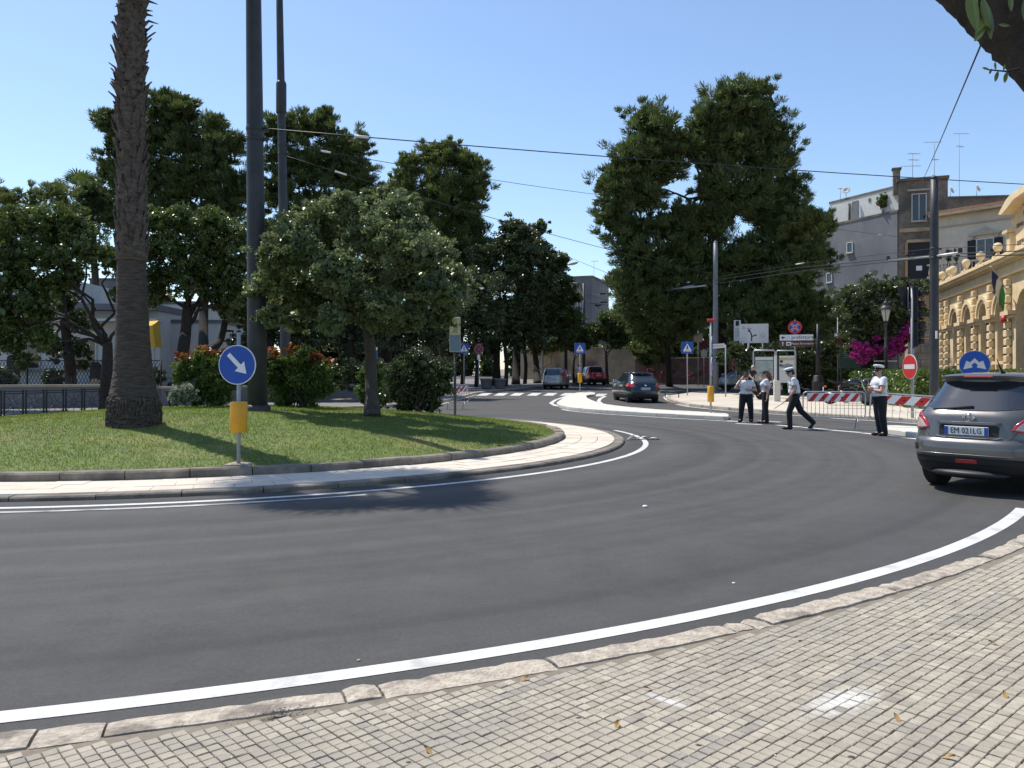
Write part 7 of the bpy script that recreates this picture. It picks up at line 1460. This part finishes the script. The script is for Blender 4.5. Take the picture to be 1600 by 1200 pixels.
# ---- bicycle and scooter in the distance
def bicycle(label, loc, rz):
    t = thing('bicycle', label, 'bicycle', loc, rz)
    for x in (-.52, .52):
        w_ = B().lathe([(.32, -.015), (.345, 0), (.32, .015), (.315, 0), (.32, -.015)], n=26, axis='y').build('wheel', M['rubber'], t, (x, 0, .345)); b = B(); [b.tube([(0, 0, 0), (.32 * math.cos(a), 0, .32 * math.sin(a))], .004, 3) for a in np.linspace(0, 6.28, 13)]; b.build('spokes', M['steel'], w_)
    for a, e in (((-.52, 0, .345), (-.05, 0, .3)), ((-.05, 0, .3), (-.18, 0, .85)), ((-.18, 0, .85), (.4, 0, .86)), ((-.05, 0, .3), (.4, 0, .8)), ((-.52, 0, .345), (-.17, 0, .8)), ((.52, 0, .345), (.4, 0, .92))): B().tube([a, e], .018, 6).build('frame_tube', M['iron'], t)
    B().ball((-.2, 0, .92), (.14, .08, .04), 10, 6).build('saddle', M['plastic'], t); B().tube(spline([(.3, -.28, 1.02), (.38, -.1, 1.03), (.38, .1, 1.03), (.3, .28, 1.02)], 4), .014, 6).build('handlebar', M['steel'], t); B().lathe([(.09, -.01), (.09, .01)], (-.05, 0, .3), 16, 'y').build('chainring', M['steel'], t); return t
bk = ((12.53,42.00,0.63)[0], 42, tz(42) + .12); bicycle('bicycle ridden by the white-haired man behind the officers', bk, R(-62))
sc = ((5.50,66.00,0.55)[0], 66, tz(66)); bicycle('bicycle or moped far up the avenue beside the red car', sc, R(110))

# ================================================================ PEOPLE   (each faces its own -Y; the person's right hand is towards -X)
def remesh(name, b, m, parent, vox, smooth=4, fac=.5):
    me = bpy.data.meshes.new(name); me.from_pydata(b.v, [], b.f); o = bpy.data.objects.new(name, me); C.objects.link(o)
    md = o.modifiers.new('r', 'REMESH'); md.mode = 'VOXEL'; md.voxel_size = vox; md.use_smooth_shade = True
    sm = o.modifiers.new('s', 'SMOOTH'); sm.factor = fac; sm.iterations = smooth
    bpy.context.view_layer.update()
    n = bpy.data.meshes.new_from_object(o.evaluated_get(bpy.context.evaluated_depsgraph_get())); bpy.data.objects.remove(o); bpy.data.meshes.remove(me); n.name = name
    n.polygons.foreach_set('use_smooth', [True] * len(n.polygons)); n.materials.clear()
    return link(name, n, m, parent)
def cap(b, p0, p1, r0, r1, n=14, flat=1., ax=None):
    """tapered capsule with round ends"""
    p0, p1 = Vector(p0), Vector(p1); d = (p1 - p0); L = d.length; d = d / L if L > 1e-6 else Vector((0, 0, 1)); pts = []; rs = []
    for k in range(5): a = PI / 2 * (k + .35) / 5; pts.append(p0 - d * r0 * math.cos(a)); rs.append(r0 * math.sin(a))
    for k in range(4): pts.append(p0.lerp(p1, k / 3)); rs.append(lerp(r0, r1, k / 3))
    for k in range(4, -1, -1): a = PI / 2 * (k + .35) / 5; pts.append(p1 + d * r1 * math.cos(a)); rs.append(r1 * math.sin(a))
    b.tube(pts, rs, n); return b
def ell(b, c, r, ry=0.): 
    k = len(b.v); b.ball((0, 0, 0), r, 16, 12); 
    for i in range(k, len(b.v)):
        x, y, z = b.v[i]; b.v[i] = (c[0] + x, c[1] + y * math.cos(ry) - z * math.sin(ry), c[2] + y * math.sin(ry) + z * math.cos(ry))
    return b
def hand(b, wrist, d, palm_n, side, curl=.5, s=1.):
    """palm, four unequal bent fingers and a thumb leaving the side of the palm"""
    w_, d, pn = Vector(wrist), Vector(d).normalized(), Vector(palm_n).normalized(); ac = d.cross(pn).normalized() * side; pn = ac.cross(d).normalized() * side
    c = w_ + d * .05 * s; cap(b, w_, w_ + d * .03 * s, .027 * s, .03 * s, 8)
    for k in range(4): cap(b, w_ + d * .02 * s + ac * (-.024 + .016 * k) * s, w_ + d * .085 * s + ac * (-.03 + .02 * k) * s, .0155 * s, .013 * s, 8)
    for k, L in enumerate((.062, .075, .08, .07)):
        a = w_ + d * .088 * s + ac * (-.03 + .02 * k) * s; m_ = a + (d * math.cos(curl * .7) + pn * math.sin(curl * .7)) * L * .5 * s; e = m_ + (d * math.cos(curl * 1.9) + pn * math.sin(curl * 1.9)) * L * .5 * s; cap(b, a, m_, .0095 * s, .009 * s, 7); cap(b, m_, e, .009 * s, .0075 * s, 7)
    a = w_ + d * .03 * s + ac * .03 * s; m_ = a + (d * .7 + ac * .75 + pn * .2).normalized() * .04 * s; e = m_ + (d * .9 + ac * .15 + pn * .35).normalized() * .035 * s; cap(b, a, m_, .0125 * s, .0105 * s, 7); cap(b, m_, e, .0105 * s, .008 * s, 7)

def person(label, loc, rz, J, belly=0., wide=1., chest=1., hair=None, hat=None, glasses=True, top='shirt', pants='navy', shoe='black', fem=False, sh_s=1., group=None, hc=.55, parts=()):
    """J: joint positions in metres; the shirt, trousers, shoes, hat and hair follow the same joints"""
    t = thing('person', label, 'person', loc, rz, group); V3 = lambda k: Vector(J[k]); b = B(); P = {k: Vector(v) for k, v in J.items() if isinstance(v, (tuple, Vector))}
    pel, wai, che, nec, hd = P['pelvis'], P['waist'], P['chest'], P['neck'], P['head']; yaw = J.get('yaw', 0.); pitch = J.get('pitch', 0.); W = wide
    # body: torso
    def torso(bb, o=0.):
        for c, r in ((pel, (.155 * W + o, .115 * W + o, .12 + o)), (pel.lerp(wai, .5), (.148 * W + o, .112 * W + belly * .35 + o, .12 + o)), (wai, (.138 * W * (1 if not fem else .95) + belly * .3 + o, .105 * W + belly * .6 + o, .12 + o)), (wai.lerp(che, .5), (.148 * W + belly * .2 + o, .112 * W + belly * .5 + o, .13 + o)), (che, (.165 * chest * W + o, .118 * chest * W + belly * .15 + o, .14 + o))): ell(bb, c, r)
        if belly: ell(bb, wai + Vector(J.get('fwd', (0, -1, 0))) * .045, (.13 + o, .12 + o, .14 + o))
        for s in ('l', 'r'): cap(bb, che + Vector((0, 0, .06)), P['sho_' + s], .085 + o, .06 + o)
        if fem:
            f = Vector(J.get('fwd', (0, -1, 0))); sd = f.cross(Vector((0, 0, 1)))
            for s in (-1, 1): ell(bb, che + f * .095 + sd * .07 * s + Vector((0, 0, -.01)), (.072 + o, .065 + o, .07 + o))
    torso(b); cap(b, che + Vector((0, 0, .1)), nec, .075, .058); cap(b, nec, hd - Vector((0, 0, .05)), .056, .055)
    for s in ('l', 'r'):
        cap(b, P['sho_' + s], P['elb_' + s], .052 * sh_s, .041 * sh_s); cap(b, P['elb_' + s], P['wri_' + s], .041 * sh_s, .027); d = P['wri_' + s] - P['elb_' + s]
        hand(b, P['wri_' + s], J.get('hd_' + s, tuple(d)), J.get('pn_' + s, (0, -1, 0)), 1 if s == 'l' else -1, J.get('curl', .5))
        cap(b, P['hip_' + s], P['kne_' + s], .088 * W, .058 * W); cap(b, P['kne_' + s], P['kne_' + s].lerp(P['ank_' + s], .35), .055, .056); cap(b, P['kne_' + s].lerp(P['ank_' + s], .3), P['ank_' + s], .056, .038); cap(b, P['ank_' + s], P['toe_' + s], .038, .03)
    # head with brow, nose, lips, chin, ears, turned by yaw and pitched
    Rm = Matrix.Rotation(yaw, 3, 'Z') @ Matrix.Rotation(pitch, 3, 'X'); H_ = lambda x, y, z: hd + Rm @ Vector((x, y, z)); hb = B()
    def hell(bb, c, r):
        k = len(bb.v); bb.ball((0, 0, 0), r, 16, 12)
        for i in range(k, len(bb.v)): bb.v[i] = tuple(hd + Rm @ (Vector(c) + Vector(bb.v[i])))
    hell(b, (0, .012, .025), (.074, .094, .09)); hell(b, (0, -.022, -.035), (.060, .066, .075)); hell(b, (0, -.066, -.082), (.028, .024, .022)); hell(b, (0, -.074, .022), (.05, .016, .012))
    hell(b, (0, -.096, -.022), (.013, .02, .017)); hell(b, (0, -.088, .0), (.009, .014, .024)); hell(b, (0, -.082, -.056), (.024, .012, .007)); hell(b, (0, -.08, -.066), (.021, .012, .007))
    for s in (-1, 1): hell(b, (s * .077, .012, -.01), (.009, .02, .031)); hell(b, (s * .045, -.055, -.03), (.022, .022, .02))
    body = remesh('body', b, M['skin'], t, .0088, 3)
    lp = B(); hell(lp, (0, -.089, -.061), (.022, .0075, .0075)); lp.build('lips', M['lip'], t)
    if glasses:
        gb_ = B()
        for s in (-1, 1): hell(gb_, (s * .033, -.088, .0), (.029, .012, .02))
        for s in (-1, 1): gb_.tube([H_(s * .06, -.084, .004), H_(s * .077, .0, .006)], .004, 5)
        gb_.tube([H_(-.01, -.096, .004), H_(.01, -.096, .004)], .004, 5); gb_.build('sunglasses', M['black'], t)
    else:
        for s in (-1, 1):
            eb = B(); hell(eb, (s * .03, -.0815, .0), (.012, .006, .007)); e_ = eb.build('eye', M['white'], t); pb_ = B(); hell(pb_, (s * .03, -.0865, .0), (.005, .0025, .005)); pb_.build('pupil', M['black'], e_)
    if hair:
        h = B(); q = random.Random(3); hell(h, (0, .026, .04), (.083, .094, .084)); hell(h, (0, .06, -.02), (.072, .05, .07))
        if hair == 'pony':
            for k in range(46): c = Vector((q.gauss(0, .045), .13 + q.gauss(0, .04), -.09 + q.gauss(0, .075))); hell(h, c, (.027, .027, .034))
            hell(h, (0, .1, -.0), (.04, .05, .045))
        o = remesh('hair', h, M['hair_w' if hair == 'white' else 'hair_d' if hair == 'dark' else 'hair_b'], t, .009, 1)
    if hat == 'peak':
        for prof, m, nm in (([(.088, -.0), (.094, .035), (.096, .05)], 'navy', 'cap_band'), ([(.094, .042), (.112, .062), (.126, .085), (.117, .103), (.08, .118), (.01, .122)], 'shirt', 'cap_crown')):
            hb = B().lathe(prof, n=22); hb.v = [tuple(hd + Rm @ (Vector((x * (1. if nm == 'cap_band' else 1.02), y * 1.16 + (.008 if nm == 'cap_band' else -.002), z + .048 - (y * .16 if nm != 'cap_band' else 0) - (.012 if nm != 'cap_band' else 0))))) for x, y, z in hb.v]; hb.build(nm, M[m], t)
        vs = []; n = 12
        for i in range(n + 1):
            a = PI + .35 + (PI - .7) * i / n; vs += [H_(.09 * math.cos(a), .105 * math.sin(a) + .008, .058), H_(.082 * math.cos(a) * 1.15, .105 * math.sin(a) * 1.42 + .008, .04 - .012 * abs(math.sin(a)))]
        vs2 = [v + Vector((0, 0, -.006)) for v in vs]; m_ = len(vs); B().add(vs + vs2, [(2 * i, 2 * i + 1, 2 * i + 3, 2 * i + 2) for i in range(n)] + [(m_ + 2 * i + 2, m_ + 2 * i + 3, m_ + 2 * i + 1, m_ + 2 * i) for i in range(n)] + [(2 * i + 1, m_ + 2 * i + 1, m_ + 2 * i + 3, 2 * i + 3) for i in range(n)]).build('cap_peak', M['black'], t); B().ball(tuple(H_(0, -.108, .085)), (.014, .01, .018), 8, 6).build('cap_badge', M['chrome'], t)
    if hat == 'ball':
        hb = B(); hell(hb, (0, .016, .055), (.086, .102, .07)); [hell(hb, (x, -.13 + abs(x) * .5, .048), (.03, .06, .008)) for x in (-.045, 0, .045)]; remesh('cap', hb, M['navy'], t, .009, 2)
    # clothes
    o = .014; sb = B(); torso(sb, o)
    for s in ('l', 'r'): m_ = P['sho_' + s].lerp(P['elb_' + s], .72); cap(sb, P['sho_' + s], m_, .062 * sh_s + o * .6, .06 * sh_s + o * .6); ell(sb, P['sho_' + s], (.07, .07, .062))
    cap(sb, che + Vector((0, 0, .1)), nec - Vector((0, 0, .03)), .085, .064); k0 = pel.z - .005
    shirt = remesh('shirt', sb, M[top], t, .012, 4); me = shirt.data; bm = bmesh.new(); bm.from_mesh(me)
    geo = bm.verts[:] + bm.edges[:] + bm.faces[:]; bmesh.ops.bisect_plane(bm, geom=geo, plane_co=(pel.x, pel.y, k0 + .03), plane_no=(0, 0, 1), clear_inner=True)
    for s in ('l', 'r'):
        dd = (P['elb_' + s] - P['sho_' + s]).normalized(); cc = P['sho_' + s].lerp(P['elb_' + s], hc)
        fs = [f for f in bm.faces if (f.calc_center_median() - cc).dot(dd) > 0 and ((f.calc_center_median() - cc) - dd * (f.calc_center_median() - cc).dot(dd)).length < .10 and (f.calc_center_median() - P['elb_' + s]).length < .25]; bmesh.ops.delete(bm, geom=fs, context='FACES')
    bm.to_mesh(me); bm.free()
    tb = B(); o = .016
    for c, r in ((pel, (.155 * W + o + .004, .115 * W + o + belly * .25, .105 + o)), (pel + Vector((0, 0, .075)), (.15 * W + o, .11 * W + belly * .35 + o, .06))): ell(tb, c, r)
    for s in ('l', 'r'):
        cap(tb, P['hip_' + s], P['kne_' + s], .094 * W + o, .067 * W + o); hem = P['kne_' + s].lerp(P['ank_' + s], 1.07); cap(tb, P['kne_' + s], hem, .066 * W + o, .058 + o * .8)
    trs = remesh('trousers', tb, M[pants], t, .012, 4); me = trs.data; bm = bmesh.new(); bm.from_mesh(me); bmesh.ops.bisect_plane(bm, geom=bm.verts[:] + bm.edges[:] + bm.faces[:], plane_co=(0, 0, pel.z + .085), plane_no=(0, 0, -1), clear_inner=True); bm.to_mesh(me); bm.free()
    bb2 = B(); n = 26; rx, ry = .163 * W + .02, .118 * W + belly * .42 + .022
    bb2.lathe([(1., -.02), (1.03, -.02), (1.03, .02), (1., .02), (1., -.02)], n=n); bb2.v = [(pel.x + x * rx, pel.y + y * ry, pel.z + .07 + z) for x, y, z in bb2.v]; bb2.build('belt', M['white' if 'whitebelt' in parts else 'black'], t)
    for s in ('l', 'r'):
        a, e = P['ank_' + s], P['toe_' + s]; d = (e - a); d.z = 0; d.normalize(); sb = B(); hl = a - d * .035 + Vector((0, 0, -.035)); cap(sb, a + Vector((0, 0, .015)), hl, .045, .04); cap(sb, hl, e - d * .02, .043, .042); cap(sb, e - d * .03, e + d * .03, .043, .03)
        sh = remesh('shoe', sb, M[shoe], t, .01, 2)
    if top == 'shirt':
        for s in ('l', 'r'): d = (che - P['sho_' + s]); B().box(tuple(P['sho_' + s] + d * .18 + Vector((0, 0, .075))), (.09, .045, .014), math.atan2(d.y, d.x), .004).build('epaulette', M['shoulder'], t)
        f = Vector(J.get('fwd', (0, -1, 0))); B().tube([nec + f * .062 + Vector((0, 0, -.045)), nec + f * .12 + Vector((0, 0, -.1)), che + f * (.15 + belly * .2) + Vector((0, 0, .02)), wai + f * (.135 + belly * .8)], .008, 5).build('placket', M['shirt'], t)
    return t
M['lip'] = mat('lip', (.36, .15, .12), .5, .05, 8); M['hair_w'] = mat('white_hair', (.55, .53, .50), .7, .2, 40); M['hair_d'] = mat('dark_hair', (.03, .02, .015), .6, .3, 40); M['shoulder'] = mat('blue_epaulette', (.03, .06, .2), .7, .1, 8); M['tee'] = mat('dark_tee', (.02, .024, .035), .85, .15, 8)
def std(H=1.76, sw=.19):
    k = H / 1.76; z = lambda a: a * k; J = dict(pelvis=(0, 0, z(.96)), waist=(0, 0, z(1.09)), chest=(0, .005, z(1.31)), neck=(0, .005, z(1.49)), head=(0, -.01, z(1.635)))
    for s, q in (('l', 1), ('r', -1)): J.update({'sho_' + s: (q * sw, .01, z(1.42)), 'elb_' + s: (q * (sw + .06), .03, z(1.12)), 'wri_' + s: (q * (sw + .05), -.04, z(.88)), 'hip_' + s: (q * .09, 0, z(.93)), 'kne_' + s: (q * .10, -.01, z(.50)), 'ank_' + s: (q * .10, .02, z(.085)), 'toe_' + s: (q * .12, -.13, z(.035))})
    return J
# the officer on the phone: stout, legs apart, right hand at her ear, left forearm across
J = std(1.60, .18); J.update(elb_r=(-.335, -.06, 1.10), wri_r=(-.17, -.10, 1.375), hd_r=(.45, -.05, .9), pn_r=(1, .1, 0), elb_l=(.30, -.02, 1.03), wri_l=(.10, -.20, 1.06), hd_l=(-1, -.12, .05), pn_l=(0, 1, 0), kne_r=(-.14, -.01, .45), ank_r=(-.17, .02, .08), toe_r=(-.23, -.12, .035), kne_l=(.14, -.01, .45), ank_l=(.16, .02, .08), toe_l=(.17, -.13, .035), yaw=-.25, pitch=.12)
g1 = (7.60,26.18); p1 = person('stout officer in a dark cap talking on the phone, hand to her ear', (g1[0], g1[1], tz(g1[1]) + .006), R(-12), J, belly=.05, wide=1.18, chest=1.04, hair='dark', hat='ball', fem=True, parts=('whitebelt',))
ph = thing('phone', 'dark mobile phone held to the ear of the stout officer', 'phone', (g1[0], g1[1], 0), R(-12)); B().box((-.118, -.06, 1.50), (.018, .03, .13), 0, .006).build('phone_body', M['black'], ph); B().box((-.107, -.06, 1.50), (.004, .024, .11)).build('screen', M['tint'], ph)
# her colleague in profile, long curly pony tail, arms down
J = std(1.66, .175); J.update(elb_l=(.215, .06, 1.06), wri_l=(.20, .03, .84), elb_r=(-.215, .0, 1.08), wri_r=(-.17, -.13, .94), kne_l=(.075, .0, .47), ank_l=(.075, .03, .08), toe_l=(.10, -.12, .035), kne_r=(-.075, -.02, .47), ank_r=(-.08, -.05, .08), toe_r=(-.09, -.2, .035), yaw=.05, pitch=.05)
g2 = (7.99,25.42); person('officer in profile with a long curly brown pony tail and dark cap', (g2[0], g2[1], tz(g2[1]) + .006), R(-102), J, wide=.98, hair='pony', hat='ball', glasses=False, fem=True)
# the walking officer: mid-stride to the left, head bowed, baton in the lowered hand
J = std(1.74, .19); J.update(pelvis=(0, .03, .93), waist=(0, .03, 1.07), chest=(0, .0, 1.29), neck=(0, -.035, 1.46), head=(0, -.085, 1.595), sho_l=(.19, .0, 1.40), sho_r=(-.19, -.0, 1.40), elb_l=(.245, .02, 1.11), wri_l=(.24, -.13, .90), elb_r=(-.24, .02, 1.10), wri_r=(-.22, -.10, .88), hip_l=(.09, .03, .90), kne_l=(.09, -.12, .50), ank_l=(.09, -.10, .085), toe_l=(.10, -.26, .035), hip_r=(-.09, .03, .90), kne_r=(-.09, .18, .53), ank_r=(-.09, .50, .22), toe_r=(-.10, .43, .06), pitch=.42, yaw=0, pn_l=(-1, 0, 0), pn_r=(1, 0, 0), curl=.95)
g3 = (7.96,22.79); person('officer in a white peaked cap walking to the left with head bowed', (g3[0], g3[1], tz(g3[1]) + .006), R(-108), J, belly=.05, wide=1.02, hair='dark', hat='peak')
bt = thing('signal_paddle', 'short white-red signal baton held low by the walking officer', 'baton', (g3[0], g3[1], 0), R(-108)); B().tube([(.235, -.17, .84), (.235, -.24, .80)], .016, 8).build('grip', M['black'], bt); B().tube([(.235, -.24, .80), (.235, -.52, .60)], [.015, .009], 8).build('wand', M['lens'], bt)
# the standing officer: three-quarter to the left, arms crossed over his belly
J = std(1.77, .20); J.update(waist=(0, -.01, 1.10), elb_l=(.265, -.10, 1.13), wri_l=(.03, -.26, 1.16), hd_l=(-1, -.05, .1), pn_l=(0, 1, 0), elb_r=(-.265, -.10, 1.13), wri_r=(-.0, -.29, 1.22), hd_r=(1, .05, -.15), pn_r=(0, 1, 0), hip_l=(.09, .02, .93), kne_l=(.085, .03, .50), ank_l=(.08, .10, .085), toe_l=(.11, -.05, .035), kne_r=(-.085, .02, .50), ank_r=(-.075, .06, .085), toe_r=(-.11, -.09, .035), yaw=.25, pitch=.02)
g4 = (9.33,20.48); person('broad officer in a white peaked cap standing with arms crossed', (g4[0], g4[1], tz(g4[1]) + .006), R(-84), J, belly=.09, wide=1.2, chest=1.08, hair='dark', hat='peak', sh_s=1.12, parts=('whitebelt',))
# the white-haired cyclist
J = std(1.74, .19); J.update(pelvis=(0, .2, 1.02), waist=(0, .17, 1.15), chest=(0, .06, 1.36), neck=(0, .0, 1.52), head=(0, -.05, 1.66), sho_l=(.19, .05, 1.46), sho_r=(-.19, .05, 1.46), elb_l=(.27, -.08, 1.23), wri_l=(.27, -.27, 1.10), elb_r=(-.27, -.08, 1.23), wri_r=(-.27, -.27, 1.10), hip_l=(.09, .18, 1.0), kne_l=(.12, -.12, .78), ank_l=(.11, -.02, .38), toe_l=(.11, -.16, .33), hip_r=(-.09, .18, 1.0), kne_r=(-.14, -.06, .58), ank_r=(-.2, .0, .09), toe_r=(-.22, -.14, .04), pitch=.0, curl=1.2)
person('white-haired man in a dark tee astride a bicycle behind the officers', (bk[0], bk[1], bk[2]), R(-62) + R(90), J, hair='white', glasses=True, top='tee', pants='navy')
# the rider far up the avenue
J = std(1.7, .19); J.update(pelvis=(0, .2, 1.0), waist=(0, .16, 1.13), chest=(0, .04, 1.33), neck=(0, -.03, 1.49), head=(0, -.08, 1.62), sho_l=(.19, .03, 1.43), sho_r=(-.19, .03, 1.43), elb_l=(.26, -.1, 1.22), wri_l=(.27, -.29, 1.10), elb_r=(-.26, -.1, 1.22), wri_r=(-.27, -.29, 1.10), hip_l=(.09, .18, .98), kne_l=(.12, -.12, .76), ank_l=(.11, -.02, .38), toe_l=(.11, -.16, .33), hip_r=(-.09, .18, .98), kne_r=(-.12, -.06, .6), ank_r=(-.11, .02, .2), toe_r=(-.11, -.12, .16), curl=1.2)
person('rider in a white top and dark cap far up the avenue', sc, R(110) + R(90), J, hair='dark', hat='ball', top='shirt', pants='navy')
